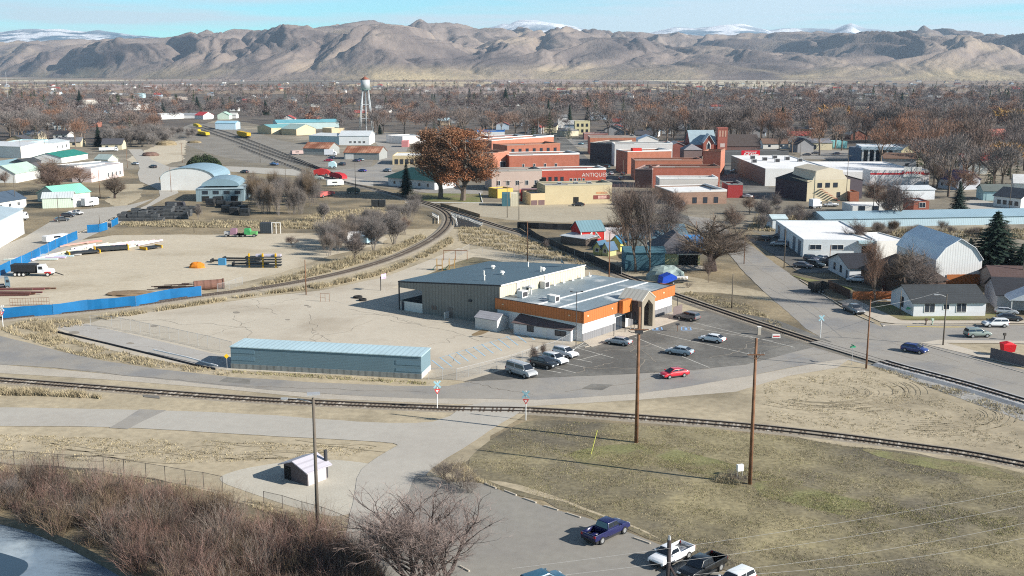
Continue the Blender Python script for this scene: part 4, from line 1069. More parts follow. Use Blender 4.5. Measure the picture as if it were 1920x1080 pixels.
def crossbuck(px, label, rz=0, back=False, front_yield=True):
 o = root('crossbuck_sign', label, 'rail crossing sign', G(*px), rz, 'crossbuck signs')
 h = 4.1 if px[0] > 100 else 4.1
 b = MB(); b.tube((0, 0, 0), (0, 0, h + .2), .07, n=6); b.build('post', m_signw, o)
 for k, t in enumerate((PI / 4, -PI / 4)):
  b = MB(); L = .7; yy = -.09 - k * .03
  dx, dz = math.cos(t), math.sin(t); nx, nz_ = -dz * .13, dx * .13
  pts = [(-dx * L + nx, -dz * L + nz_), (-dx * L - nx, -dz * L - nz_), (dx * L - nx, dz * L - nz_), (dx * L + nx, dz * L + nz_)]
  ext(b, [(p[0], h - .3 + p[1]) for p in pts], 'y', yy - .02, yy)
  bl = b.build('blade', m_signblue if back else m_signw, o)
  if not back: textmesh(('CROSSING', 'RAILROAD')[k], .19, m_dtrim, bl, (0, yy - .035, h - .3), (PI / 2, 0 , 0) if False else (PI / 2, -t, 0), depth=.004)
 if front_yield:
  b = MB(); zc = h - 1.35; yy = -.12
  ext(b, [(-.45, zc + .35), (0, zc - .42), (.45, zc + .35)], 'y', yy, yy + .02); yb = b.build('yield_sign', m_signred, o)
  b = MB(); ext(b, [(-.22, zc + .2), (0, zc - .17), (.22, zc + .2)], 'y', yy - .012, yy - .002); b.build('yield_centre', m_signw, yb)
 return o
crossbuck((986, 788), 'blue-grey crossbuck with red yield sign right of the road crossing', -.1, back=True)
crossbuck((820, 768), 'crossbuck seen from behind at the left of the road crossing', .3, back=True)
crossbuck((6, 614), 'white crossbuck in front of the blue screen fence at the left edge', .1)
crossbuck((1538, 634), 'pale blue backed crossbuck where the track meets the main road', .2, back=True, front_yield=False)
def street_sign(px, top, label, rz=.2):
 h = HT(*px, top); o = root('street_sign', label, 'street sign', G(*px), rz)
 b = MB(); b.tube((0, 0, 0), (0, 0, h), .045, n=5); b.build('post', m_steel, o)
 b = MB(); b.box(-.5, .5, -.03, -.01, h - .35, h - .1); b.build('blade', m_signgreen, o)
 b = MB(); b.box(-.01, .01, -.5, .5, h - .08, h + .16); b.build('blade', m_signgreen, o)
street_sign((1597, 684), 648, 'green street name sign beside the rail crossing')
street_sign((1702, 592), 577, 'green street name sign at the white ranch house lawn')
o = root('warning_sign', 'yellow diamond warning sign at the left end of the long blue shed', 'road sign', G(426, 692), .1)
b = MB(); b.tube((0, 0, 0), (0, 0, 2.4), .04, n=5); b.build('post', m_steel, o)
b = MB(); ext(b, [(-.42, 2.2), (0, 1.78), (.42, 2.2), (0, 2.62)], 'y', -.08, -.05); b.build('sign_plate', mat('sign_yellow', (.75, .47, .02), rough=.4, var=.05), o)
o = root('disabled_parking_sign', 'small white parking sign on a post behind the white cars', 'road sign', G(1006, 678), .2)
b = MB(); b.tube((0, 0, 0), (0, 0, 2.6), .04, n=5); b.build('post', m_steel, o)
b = MB(); b.box(-.22, .22, -.06, -.03, 1.9, 2.5); b.build('sign_plate', m_signw, o)
o = root('marker_post', 'slim yellow utility marker post leaning in the meadow', 'marker', G(1108, 852), 0)
b = MB(); b.tube((0, 0, 0), (.75, 0, 3.2), .05, n=4); b.build('post', mat('marker_yellow', (.55, .55, .12), var=.1), o)
o = root('utility_box', 'small white utility box in dry weeds beside the tall meadow pole', 'utility box', G(1387, 893), .3)
b = MB(); b.tube((-.3, 0, 0), (-.3, 0, .9), .05, n=5); b.tube((.3, 0, 0), (.3, 0, .9), .05, n=5); b.build('leg', m_steel, o); b = MB(); b.box(-.4, .4, -.2, .2, .7, 1.5); b.build('box', m_signw, o)

# ------------------------------------------------------------------ fences
mf = bpy.data.materials.new('chain_link'); mf.use_nodes = True
n_, l_ = mf.node_tree.nodes, mf.node_tree.links
tr_ = n_.new('ShaderNodeBsdfTransparent'); mx = n_.new('ShaderNodeMixShader'); mx.inputs[0].default_value = .16
n_['Principled BSDF'].inputs['Base Color'].default_value = (.3, .3, .3, 1)
l_.new(tr_.outputs[0], mx.inputs[1]); l_.new(n_['Principled BSDF'].outputs[0], mx.inputs[2]); l_.new(mx.outputs[0], n_['Material Output'].inputs['Surface'])
def chain_fence(label, pts, h=1.8, step=3.0, rail=True, post_m=m_steel, mesh=True, r=.04, name='chain_link_fence', cat='fence'):
 P = [G(*p) for p in pts]; o = root(name, label, cat, P[0])
 b = MB(); bm_ = MB()
 for p, q in zip(P, P[1:]):
  p = p - P[0]; q = q - P[0]; L = (q - p).length; n = max(1, round(L / step))
  for i in range(n + (q + P[0] == P[-1])):
   c = p.lerp(q, i / n); bb_ = MB(); bb_.tube((c.x, c.y, 0), (c.x, c.y, h), r, n=5); bb_.build('post', post_m, o)
  b.tube((p.x, p.y, h - .03), (q.x, q.y, h - .03), r * .7, n=4)
  bm_.poly([(p.x, p.y, .05), (q.x, q.y, .05), (q.x, q.y, h - .05), (p.x, p.y, h - .05)])
 if rail: b.build('top_rail', post_m, o)
 if mesh: bm_.build('wire_mesh', mf, o)
 return o
chain_fence('chain link fence between the grey slab and the concrete yard left of the blue shed', [(170, 612), (210, 614), (300, 632), (390, 652), (436, 664)], 2.2)
chain_fence('chain link fence between the blue shed and the dark car park', [(803, 712), (856, 713), (900, 702), (960, 686), (1000, 672)], 1.9)
chain_fence('chain link fence ending by the office annexe door', [(1000, 672), (1040, 660), (1068, 645)], 1.9)
chain_fence('rusty chain link fence along the bushes left of the turnaround', [(-60, 868), (27, 872), (110, 879), (195, 884), (233, 889), (274, 896), (310, 902), (348, 909), (382, 914), (418, 922)], 1.9, 5, post_m=mat('dark_steel', (.09, .08, .075), rough=.6))
chain_fence('low chain link fence between the toilet hut and the thicket', [(495, 946), (530, 954), (567, 966), (604, 976), (640, 990), (700, 1020)], 1.6, 4, post_m=MATS['dark_steel'])
chain_fence('chain link fence by the rusty pipe at the yard corner', [(408, 548), (430, 543), (455, 534)], 1.9)
chain_fence('chain link fence behind the playground', [(866, 478), (880, 470), (930, 480), (1000, 489), (1080, 500)], 1.8, 6)
m_tarp = mat('blue_screen', (.006, .125, .31), rough=.55, var=.25, scale=.2, fine=.04)
def screen_fence(label, pts, h, m=m_tarp, name='screen_fence', col=None, step=7):
 P = [G(*p) for p in pts]; o = root(name, label, 'fence', P[0])
 b = MB()
 fr = random.Random(5)
 for p, q in zip(P, P[1:]):
  p = p - P[0]; q = q - P[0]; L = (q - p).length; n = max(1, round(L / 1.4)); nr_ = Vector((-(q - p).y, (q - p).x, 0)).normalized()
  pts_ = [p.lerp(q, i / n) + nr_ * (fr.uniform(-.07, .07) if i % 5 else 0) for i in range(n + 1)]
  tops = [h + (fr.uniform(-.08, .04) if i % 5 else 0) for i in range(n + 1)]
  for i in range(n): b.poly([(pts_[i].x, pts_[i].y, .1), (pts_[i + 1].x, pts_[i + 1].y, .1), (pts_[i + 1].x, pts_[i + 1].y, tops[i + 1]), (pts_[i].x, pts_[i].y, tops[i])])
  k = max(1, round(L / step))
  for i in range(k + 1):
   c = p.lerp(q, i / k); bb_ = MB(); bb_.tube((c.x, c.y + .06, 0), (c.x, c.y + .06, h + .06), .05, n=5); bb_.build('post', m_steel, o)
 b.build('screen', m, o)
 return o
screen_fence('long bright blue screened fence along the curving track', [(4, 599), (100, 592), (165, 583), (255, 576), (320, 562), (378, 556)], 2.35)
screen_fence('bright blue screened fence along the north road behind the black truck', [(-60, 548), (0, 518), (60, 490), (105, 466), (146, 449)], 2.6)
screen_fence('short blue screened fence panel standing at the yard gate', [(164, 437), (186, 436), (202, 431)], 2.5)
screen_fence('smallest blue screened fence panel near the black pallets', [(209, 427), (222, 420)], 2.2)
m_black = mat('black_screen', (.03, .03, .032), rough=.8, var=.1)
screen_fence('black screened fence along the track behind the playground', [(975, 428), (1010, 452), (1060, 474), (1115, 494), (1165, 516)], 1.9, m_black)
screen_fence('black screened fence behind the small red barn', [(970, 428), (1010, 430), (1080, 432), (1180, 434)], 2.0, m_black)
def board_fence(label, pts, h, col, name='board_fence'):
 P = [G(*p) for p in pts]; o = root(name, label, 'fence', P[0]); b = MB(); fr = random.Random(9)
 for p, q in zip(P, P[1:]):
  L = (q - p).length; d = (q - p).normalized(); n = int(L / .2)
  for i in range(n):
   c = p + d * (i * .2 + .1) - P[0]; b.obox((c.x, c.y, 0), (.185, .03, h + fr.uniform(-.03, .03)), math.atan2(d.y, d.x))
 b.build('boards', T['plain'], o, color=col)
 b = MB()
 for p, q in zip(P, P[1:]):
  p2, q2 = p - P[0] + Vector((0, .05, 0)), q - P[0] + Vector((0, .05, 0)); b.tube((p2.x, p2.y, h * .3), (q2.x, q2.y, h * .3), .04, n=4); b.tube((p2.x, p2.y, h * .8), (q2.x, q2.y, h * .8), .04, n=4)
 b.build('fence_rail', T['plain'], o, color=col)
board_fence('orange-brown board fence before the white barn', [(1774, 534), (1856, 533)], 2.4, (.42, .15, .05))
board_fence('orange board fence left of the white ranch house', [(1598, 562), (1690, 561), (1720, 558)], 1.8, (.40, .14, .055))
board_fence('dark brown board fence beside the parked trailer', [(1552, 540), (1594, 560)], 1.9, (.10, .06, .045))
board_fence('reddish board fence under the bare trees', [(1650, 545), (1680, 546)], 3.0, (.15, .05, .04))
board_fence('grey-brown board screen at the end of the orange wing', [(1262, 598), (1279, 592)], 2.4, (.16, .125, .12))
board_fence('grey-mauve board fence around the yard with the red canopy', [(1856, 672), (1930, 690)], 1.9, (.13, .11, .115))
board_fence('weathered picket fence beside the trestle', [(826, 387), (860, 396), (900, 408)], 1.2, (.26, .17, .10))
for k, (pts, lb) in enumerate((([(811, 404), (822, 410), (822, 420)], 'short white timber rail at the left end of the trestle'), ([(848, 408), (855, 414), (857, 424)], 'white timber rail inside the trestle fork'), ([(846, 404), (880, 414), (905, 424)], 'long white timber rail along the straight track bridge'))):
 P = [G(*p) for p in pts]; o = root('bridge_rail', lb, 'bridge rail', P[0], 0, 'white trestle rails')
 for p, q in zip(P, P[1:]):
  L = (q - p).length; n = max(2, int(L / 1.1)); d = (q - p).normalized()
  for i in range(n):
   c = p.lerp(q, i / n) - P[0]; b = MB(); b.box(c.x - .12, c.x + .12, c.y - .12, c.y + .12, 0, 1.0); b.build('post', m_trim, o)
 b = MB()
 for p, q in zip(P, P[1:]): b.tube(tuple(p - P[0])[:2] + (.95,), tuple(q - P[0])[:2] + (.95,), .14, n=4); b.tube(tuple(p - P[0])[:2] + (.4,), tuple(q - P[0])[:2] + (.4,), .1, n=4)
 b.build('rail', m_trim, o)
for k, (x0, y0, x1, y1) in enumerate(((909, 908, 930, 917), (945, 921, 968, 930), (982, 936, 1005, 944), (1020, 950, 1046, 958), (1063, 964, 1088, 972), (1188, 1010, 1219, 1021))):
 a, c = G(x0, y0), G(x1, y1); d = c - a
 b = MB(); L = d.length; ext(b, [(-.12, 0), (.12, 0), (.08, .2), (-.08, .2)], 'x', 0, L)
 o = b.build('parking_block', m_walk); o.location = a; o.rotation_euler = (0, 0, math.atan2(d.y, d.x))
 tag(o, ('first', 'second', 'third', 'fourth', 'fifth', 'separate')[k] + ' concrete wheel stop along the lower parking lot edge, ' + ('counted from the side road' if k < 5 else 'beyond the dark blue pickup'), 'wheel stop', 'concrete wheel stops by the meadow')
for k, (x0, y0, x1, y1) in enumerate(((740, 1018, 765, 1026), (795, 1030, 815, 1037), (826, 1050, 852, 1058), (862, 1063, 880, 1073))):
 a, c = G(x0, y0), G(x1, y1); d = c - a
 b = MB(); ext(b, [(-.12, 0), (.12, 0), (.08, .2), (-.08, .2)], 'x', 0, d.length)
 o = b.build('parking_block', m_walk); o.location = a; o.rotation_euler = (0, 0, math.atan2(d.y, d.x))
 tag(o, 'concrete wheel stop seen through the big bare tree', 'wheel stop', 'wheel stops under the bare tree')
# ------------------------------------------------------------------ named buildings, roughly left to right and near to far
BG, CY = (.50, .52, .54), (.30, .42, .47)
def B(label, a, b_, depth, h, roof='flat', **k):
 nm = k.pop('name', 'building'); cat = k.pop('cat', 'building')
 return bld(nm, label, cat, a, b_, depth, h, roof, **k)
def H(label, a, b_, depth, h, roof='gx', **k):
 return B(label, a, b_, depth, h, roof, name='house', cat='house', **k)
SB = ('ribs', (.42, .50, .55))
B('white ribbed metal warehouse at the far left edge by the wide road verge', (-60, 500), (46, 438), 16, 0, 'gx', top=445, rh=1.2, wall=('ribs', WHITE), rc=(.40, .48, .52), rk='metal')
B('white warehouse with a pale roof and small side door behind the blue walled building', (-60, 293), (40, 297), 26, 0, 'gx', top=272, rh=1.6, wall=('ribs', WHITE), rc=(.62, .63, .63), rk='metal', doors=(('R', .45, 3.2, 3.6, (.62, .63, .63)),))
B('cyan walled low building behind the white warehouse', (46, 291), (92, 283), 16, 0, 'flat', top=268, wall=('plain', (.36, .55, .60)), rc=(.5, .5, .48))
B('pale blue-white building with a row of small square windows', (92, 286), (131, 279), 16, 0, 'gx', top=270, rh=1.2, wall=('plain', (.60, .66, .68)), rc=(.5, .55, .56), rk='metal', wins=(('F', 4, .1, .95, 1.4, 1.6, 1.8),))
B('low building with strong blue walls and pale cyan roof at the left edge', (-30, 329), (59, 312), 16, 0, 'gx', top=318, rh=1.2, wall=('ribs', (.04, .14, .42)), rc=(.28, .42, .45), rk='metal')
B('dark open carport shed between the blue building and the green roof', (50, 318), (78, 314), 9, 3.4, 'gx', rh=1.6, wall=('ribs', (.08, .08, .09)), rc=(.05, .055, .06))
H('white gabled house with a pale green striped metal roof and dark window', (30, 343), (76, 334), 12, 4.0, 'gx', rh=3.4, wall=('siding', WHITE), rc=(.40, .52, .44), rk='metal', wins=(('L', 1, .3, .7, 1.2, 1.6, 1.4),))
B('low white building under a bright teal green roof', (116, 306), (165, 298), 16, 3.0, 'gx', rh=2.2, wall=('plain', WHITE), rc=(.02, .20, .15), rk='metal')
B('low white flat roofed shop next to the teal green roof', (140, 324), (226, 316), 14, 0, 'flat', top=311, wall=('plain', (.6, .58, .56)), rc=(.42, .45, .47))
B('white and pink walled shop with a red sign beside the north road', (172, 342), (232, 330), 9, 0, 'flat', top=316, wall=('plain', (.62, .52, .50)), rc=(.45, .46, .47), wins=(('F', 4, .45, .95, 1.0, 1.3, 1.8),))
H('small cream gable house by the north road junction', (203, 312), (222, 310), 9, 3.5, 'gy', rh=2.2, wall=('siding', (.58, .54, .42)), rc=(.35, .42, .40))
H('white house with a dark blue-grey roof and porch, left edge', (-20, 400), (50, 388), 11, 3.2, 'gx', rh=2.6, wall=('siding', WHITE), rc=(.06, .09, .13), wins=(('F', 3, .2, .9, 1.1, 1.2, 1.1),))
H('house with a bright mint green metal roof beside the pale garage', (108, 381), (170, 374), 12, 3.0, 'gx', rh=2.8, wall=('siding', (.55, .55, .48)), rc=(.22, .55, .42), rk='metal', wins=(('R', 2, .2, .8, 1.1, 1.2, 1.2),))
B('pale green ribbed metal garage with a white gable roof', (80, 391), (137, 389), 13, 3.6, 'gx', rh=1.4, wall=('ribs', (.52, .60, .50)), rc=(.60, .64, .64), rk='metal')
B('white lean shed right of the pale green garage', (138, 389), (162, 385), 7, 3.0, 'gx', rh=.8, wall=('ribs', WHITE), rc=(.6, .6, .6), rk='metal')
B('large white quonset hall with a blue-grey arched roof', (302, 357), (405, 357), 24, 4.6, 'arch', rh=4.6, wall=('plain', (.66, .66, .64)), rc=(.22, .32, .38), rk='metal')
r, w, D, h = B('blue-grey barn with high windows, skirt roof and arched upper roof', (368, 378), (458, 377), 20, 4.6, 'hip', rh=1.2, wall=('ribs', (.20, .275, .31)), rc=(.33, .41, .44), rk='metal', wins=(('F', 4, .08, .98, 2.8, 1.9, 1.1, m_dtrim),))
b = MB(); ext(b, [(w * .1 + w * .4 * (1 - math.cos(PI * i / 12)), h + 1.0 + 2.7 * math.sin(PI * i / 12)) for i in range(13)], 'y', 1.6, D - 1); b.build('arched_roof', T['metaly'], r, color=(.20, .29, .34))
for k in range(3):
 b = MB(); b.box(w * (.12 + .3 * k), w * (.27 + .3 * k), -.06, -.01, 0, 2.0); b.build('doorway', m_void, r)
H('small white house with a red gable roof above the rail yard', (381, 224), (401, 223), 12, 4, 'gy', rh=3.2, wall=('siding', WHITE), rc=(.45, .05, .06))
H('white house with a pale green cross gable above the rail yard', (408, 224), (430, 224), 12, 4.5, 'gy', rh=3, wall=('siding', (.55, .66, .56)), rc=(.35, .5, .42))
H('white cottage right of the pale green gabled house', (430, 222), (443, 222), 10, 3.5, 'gx', rh=2, wall=('siding', WHITE), rc=(.5, .5, .48))
B('long low white shed above the train cars', (302, 224), (345, 222), 12, 4.5, 'gx', rh=1.2, wall=('plain', WHITE), rc=(.62, .62, .6), rk='metal')
B('grey roofed white shed left of the red gable house', (343, 222), (378, 222), 12, 3.6, 'gx', rh=1.6, wall=('plain', (.6, .6, .6)), rc=(.25, .26, .28))
B('light blue metal building between the yellow locomotive and hopper', (404, 243), (442, 243), 16, 5.2, 'gx', rh=1.6, wall=('ribs', (.42, .56, .66)), rc=(.30, .50, .62), rk='metal')
B('white long school block among the trees at the far left', (150, 196), (195, 195), 20, 6, 'flat', wall=('plain', (.5, .47, .42)), rc=(.55, .54, .5))
B('long flat brown school building behind the bare trees', (155, 192), (255, 190), 30, 5, 'flat', wall=('brick', (.20, .14, .12)), rc=(.5, .47, .43))
B('white warehouse cluster behind the grey bare trees', (228, 207), (281, 206), 25, 7, 'gx', rh=2, wall=('plain', WHITE), rc=(.6, .6, .6))
B('flat roofed pale building right of the white cluster', (290, 188), (352, 187), 25, 5, 'flat', wall=('plain', (.3, .26, .23)), rc=(.5, .47, .42))
B('small turquoise sided tall building far behind the bare trees', (250, 184), (268, 184), 15, 9, 'flat', wall=('plain', (.45, .62, .66)), rc=(.5, .6, .6))
B('beige shop row with two garage doors under a cyan roof', (509, 252), (557, 250), 22, 5, 'gx', rh=2, wall=('plain', (.55, .46, .30)), rc=(.18, .40, .42), rk='metal', doors=(('F', .2, 4, 3.2, (.6, .52, .38)), ('F', .5, 4, 3.2, (.6, .52, .38)), ('F', .8, 4, 3.2, (.6, .52, .38))))
B('beige gabled shop with a pale roof right of the garage doors', (556, 254), (592, 252), 18, 4.6, 'gy', rh=3.4, wall=('plain', (.55, .46, .30)), rc=(.36, .48, .44), rk='metal')
B('long cyan roofed packing shed behind the beige shops', (520, 243), (636, 241), 26, 5.5, 'gx', rh=2, wall=('plain', (.4, .5, .5)), rc=(.16, .42, .48), rk='metal')
B('low beige building at the right end of the cyan roofed shed', (622, 253), (646, 252), 14, 5, 'flat', wall=('plain', (.52, .42, .28)), rc=(.3, .4, .4))
B('long pale cyan walled warehouse with a white roof', (580, 270), (636, 272), 26, 5.6, 'gx', rh=1.2, wall=('plain', (.40, .52, .55)), rc=(.62, .64, .63), rk='metal')
B('white warehouse with a raised pale roof below the water tower', (636, 272), (693, 272), 28, 6, 'gx', rh=2.6, wall=('plain', (.6, .62, .63)), rc=(.60, .63, .64), rk='metal', wins=(('F', 4, .3, .9, 1.4, 1.5, 1.2),))
rust = mat('rusty_roof', (.24, .09, .05), rough=.9, var=.3, scale=.15, kind='ribx', per=1.4, amt=.3, col2=(.38, .20, .13), c2scale=.2)
for a, c_, lb in (((569, 290), (617, 291), 'grey plank shed with a rust red roof, left of the other rusty roof'), ((645, 299), (711, 300), 'long grey shed with a rust red streaked roof by the depot street')):
 r, w, D, h = B(lb, a, c_, 15, 3.8, 'gx', rh=3.0, wall=('siding', (.28, .29, .28)), rc=(.3, .1, .06))
 for ch in r.children:
  if ch.name.startswith('roof'): ch.data.materials[0] = rust
  if ch.name.startswith('wall') and a[0] > 600:
   b = MB(); b.box(.8, 5.5, -.06, -.01, .1, 3.2); b.build('white_door', m_trim, r)
B('beige flat building with a white roof and awning left of the brown trees', (736, 309), (790, 309), 24, 4.8, 'flat', wall=('plain', (.52, .42, .26)), rc=(.66, .66, .64), wins=(('F', 5, .05, .95, .4, 1.6, 2.4, m_dtrim),))
B('white store with a red end wall behind the large brown trees', (755, 270), (800, 268), 22, 5, 'flat', wall=('plain', (.6, .58, .57)), rc=(.6, .6, .58))
B('red and white striped small shop next to the depot street', (753, 276), (765, 276), 10, 4, 'flat', wall=('plain', (.5, .2, .2)), rc=(.6, .6, .6))
r, w, D, h = B('old white depot with a wide dark green hipped roof behind the spruce', (728, 348), (815, 356), 14, 3.6, 'hip', rh=4.2, ov=1.6, wall=('siding', (.60, .61, .62)), rc=(.018, .065, .06), rk='metal', wins=(('F', 5, .05, .95, 1.0, 1.1, 1.3),))
B('pale blue roofed pavilion far behind the brown trees', (820, 235), (842, 235), 12, 4, 'gx', rh=2.4, wall=('plain', (.4, .3, .2)), rc=(.45, .62, .68))
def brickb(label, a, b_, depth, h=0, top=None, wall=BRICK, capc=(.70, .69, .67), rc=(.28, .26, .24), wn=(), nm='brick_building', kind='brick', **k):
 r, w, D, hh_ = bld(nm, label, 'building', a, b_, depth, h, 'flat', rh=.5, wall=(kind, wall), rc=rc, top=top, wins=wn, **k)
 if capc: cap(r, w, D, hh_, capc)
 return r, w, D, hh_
W_ = lambda n, a, c_, z, ww, wh, t=m_trim: ('F', n, a, c_, z, ww, wh, t)
brickb('white store front with a bright blue roof edge behind the brick block', (894, 262), (946, 262), 20, 0, top=247, wall=(.6, .6, .6), kind='plain', capc=(.02, .16, .5))
brickb('white roofed low store left of the dark red parapet', (900, 278), (960, 276), 22, 0, top=260, wall=(.5, .45, .42), kind='plain', rc=(.6, .6, .58))
brickb('dark red walled store with a white stepped parapet', (925, 284), (990, 282), 20, 0, top=258, wall=(.28, .05, .05))
brickb('long stepped brick building, rearmost of the downtown left block', (922, 298), (1038, 288), 16, 0, top=264, wall=(.42, .17, .11))
r, w, D, h = brickb('brick building with seven dark upper windows in the downtown left block', (951, 308), (1050, 304), 18, 0, top=274, wall=(.37, .135, .085), capc=(.36, .16, .10), wn=(W_(7, .04, .97, 5.2, 1.5, 2.6, m_dtrim),))
brickb('brick building with pale store windows half hidden by the brown tree', (924, 325), (955, 322), 16, 0, top=288, wall=(.42, .17, .11), capc=(.4, .2, .14), wn=(W_(1, .3, .9, 2.2, 4, 3, m_trim),))
brickb('brick building with four arched windows before the seven windowed one', (955, 324), (1086, 321), 20, 0, top=292, wall=(.36, .125, .08), wn=(W_(4, .12, .74, 1.8, 1.0, 2.2, m_trim),))
brickb('pinkish grey block building between two black poles and the black stair', (922, 358), (1016, 356), 16, 0, top=322, wall=(.46, .36, .31), kind='plain', capc=(.34, .32, .29), wn=(W_(5, .04, .98, 2.2, 1.3, 1.8, m_trim),))
r, w, D, h = brickb('red painted brick building lettered ANTIQUES with a white stepped parapet', (1016, 353), (1136, 351), 15, 0, top=320, wall=(.38, .075, .05), wn=(W_(3, .08, .36, 2.0, 1.1, 2.6, m_dtrim), W_(4, .42, .68, 1.9, 1.0, 2.0, m_trim)))
textmesh('ANTIQUES', 2.3, T['plain'], r, (w * .82, -.05, h - 2.1), (PI / 2, 0, 0), color=(.62, .52, .48), bold=.0)
r, w, D, h = brickb('long pale yellow rendered building with a faded painted wall sign', (1022, 384), (1147, 381), 14, 0, top=349, wall=(.52, .43, .27), kind='plain', capc=(.42, .38, .28), rc=(.22, .22, .22))
b = MB(); b.box(w * .72, w * .97, -.05, -.01, 1.6, 3.1); s_ = b.build('painted_sign', mat('faded_sign_red', (.22, .06, .05), var=.3, scale=1.5), r)
b = MB(); b.box(w * .79, w * .92, -.08, -.052, 1.8, 2.9); b.build('sign_centre', mat('faded_sign_pink', (.55, .33, .28), var=.3, scale=1.5), s_)
b = MB(); b.box(w * .76, w * .93, -.05, -.01, 3.6, 4.3); b.build('painted_sign', mat('faded_orange', (.48, .25, .13), var=.4, scale=1.2), r)
b = MB(); b.box(w * .42, w * .50, -.06, -.01, 0, 2.6); b.build('doorway', m_void, r)
for x in (.25, .5, .7):
 roof_unit(r, w * x, D * .5, h - .4, (1.6, 1.2, 1.0), (.3, .33, .35))
r, w, D, h = brickb('low yellow rendered annexe with two recessed openings left of the long yellow wall', (995, 385), (1022, 384), 10, 0, top=363, wall=(.56, .43, .26), kind='plain', capc=None)
for x in (.25, .75):
 b = MB(); b.box(w * x - 1.2, w * x + 1.2, -.06, -.01, 0, 1.8); b.build('doorway', mat('brown_hatch', (.16, .10, .10), var=.1), r)
brickb('small bright yellow building with a flat roof behind the teal container', (933, 372), (962, 370), 7, 3.6, wall=(.58, .40, .10), kind='plain', capc=None)
r = root('black_stair', 'black timber stair block climbing between the pink wall and the red building', 'stairs', G(985, 366)); b = MB()
for i in range(9): b.box(i * .8, 8.2, 0, 3.4, i * .75, (i + 1) * .75)
b.build('stair_block', m_void, r); b = MB(); b.box(-1.5, 8, -3.5, -.1, 2.6, 2.8); b.build('landing_roof', T['plain'], r, color=(.26, .18, .19))
for x0, c_, lb in ((941, (.06, .15, .18), 'teal shipping container left of the cream one'), (957, (.62, .56, .42), 'cream shipping container standing on the dirt lot')):
 bld('shipping_container', lb, 'container', (x0, 387), (x0 + 15, 387), 6, 4.6, 'flat', rh=.1, wall=('ribs', c_), rc=c_)
bld('red_kiosk', 'small red and white kiosk beside the cream container', 'kiosk', (976, 377), (992, 377), 4, 3.2, 'shed', .6, ('plain', (.5, .05, .04)), rc=(.55, .1, .08))
brickb('orange-red brick building behind the white upper storey, far side of main street', (1106, 290), (1192, 290), 20, 0, top=258, wall=(.45, .18, .11), capc=(.42, .36, .32))
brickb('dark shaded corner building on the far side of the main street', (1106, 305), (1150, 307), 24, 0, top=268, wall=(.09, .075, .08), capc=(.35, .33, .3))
brickb('white two storey building with paired arched windows on the shaded street', (1152, 312), (1260, 312), 18, 0, top=271, wall=(.62, .60, .58), kind='plain', wn=(W_(6, .05, .98, 4.6, 1.1, 2.4, m_trim), W_(4, .05, .98, .6, 2.6, 2.4, m_dtrim)))
r, w, D, h = brickb('brick building with a small red rooftop hut and white back parapet', (1176, 326), (1258, 324), 16, 0, top=285, wall=(.42, .16, .10))
b = MB(); b.box(3, 7.5, 1, 4, h - .5, h + 1.6); b.build('roof_hut', T['plain'], r, color=(.52, .04, .03))
brickb('tall stepped end of the brick block beside the parking gap', (1317, 330), (1350, 331), 14, 0, top=284, wall=(.40, .165, .11), capc=(.3, .15, .1))
brickb('long brick building running behind the shop with the yellow lintel', (1190, 338), (1316, 338), 16, 0, top=302, wall=(.42, .16, .10), capc=(.35, .17, .12))
r, w, D, h = brickb('red-orange brick shop with a yellow lintel and raised centre panel', (1224, 352), (1349, 352), 15, 0, top=315, wall=(.37, .12, .08), capc=(.22, .12, .09), wn=(W_(3, .62, .98, 2.6, 3.0, 1.2, m_trim),))
b = MB(); b.box(w * .33, w * .56, -.06, -.01, 4.6, 5.1); b.build('yellow_lintel', T['plain'], r, color=(.62, .45, .15))
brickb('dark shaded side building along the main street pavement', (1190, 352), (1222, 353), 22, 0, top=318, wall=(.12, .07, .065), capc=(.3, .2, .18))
brickb('low building with a bright white patched roof and brick front', (1262, 384), (1362, 382), 24, 0, top=361, wall=(.30, .19, .14), capc=(.62, .6, .58), rc=(.66, .66, .65), wn=(W_(3, .3, .9, .5, 1.4, 2.0, m_dtrim),))
brickb('white walled back room with a white roof before the brick shop', (1236, 366), (1345, 366), 12, 0, top=336, wall=(.56, .52, .48), kind='plain', rc=(.66, .66, .65))
brickb('small barn red building at the end of the white roofed block', (1364, 371), (1392, 371), 12, 0, top=347, wall=(.34, .04, .04), kind='siding', capc=(.2, .2, .2))
brickb('brick gable hall between the white building and the church', (1248, 290), (1291, 290), 14, 0, top=268, wall=(.28, .10, .075), capc=None)
bld('brick_building', 'brown hall with a shallow brick gable in front of the church', 'building', (1249, 296), (1292, 296), 16, 6, 'gy', 2.6, ('brick', (.26, .09, .07)), rc=(.3, .32, .34))
bld('white_shed', 'pair of bright white sheds with blue-white roofs behind the brick block', 'building', (1196, 280), (1234, 280), 14, 6, 'gy', 2.5, ('plain', WHITE), rc=(.3, .42, .55))
bld('old_barn', 'grey plank barn roof beside the dark stair well on the brick block', 'barn', (1282, 302), (1316, 302), 14, 6, 'hip', 3.0, ('siding', (.2, .14, .13)), rc=(.25, .24, .25))
r, w, D, h = bld('church', 'brick church with a grey-blue roof, white arched window and square brick tower', 'church', (1294, 292), (1342, 292), 22, 6.5, 'gx', 7.5, ('brick', (.30, .09, .07)), rc=(.30, .38, .42))
b = MB(); ext(b, [(w * .45, 0), (w * .85, 0), (w * .85, 7.5), (w * .65, 12), (w * .45, 7.5)], 'y', -5, 3); g_ = b.build('gable_wing', T['brick'], r, color=(.34, .11, .08))
b = MB(); ext(b, [(w * .43, 7.4), (w * .65, 12.2), (w * .87, 7.4), (w * .87, 7.9), (w * .65, 12.8), (w * .43, 7.9)], 'y', -5.6, 3); b.build('wing_roof', T['plain'], g_, color=(.42, .50, .54))
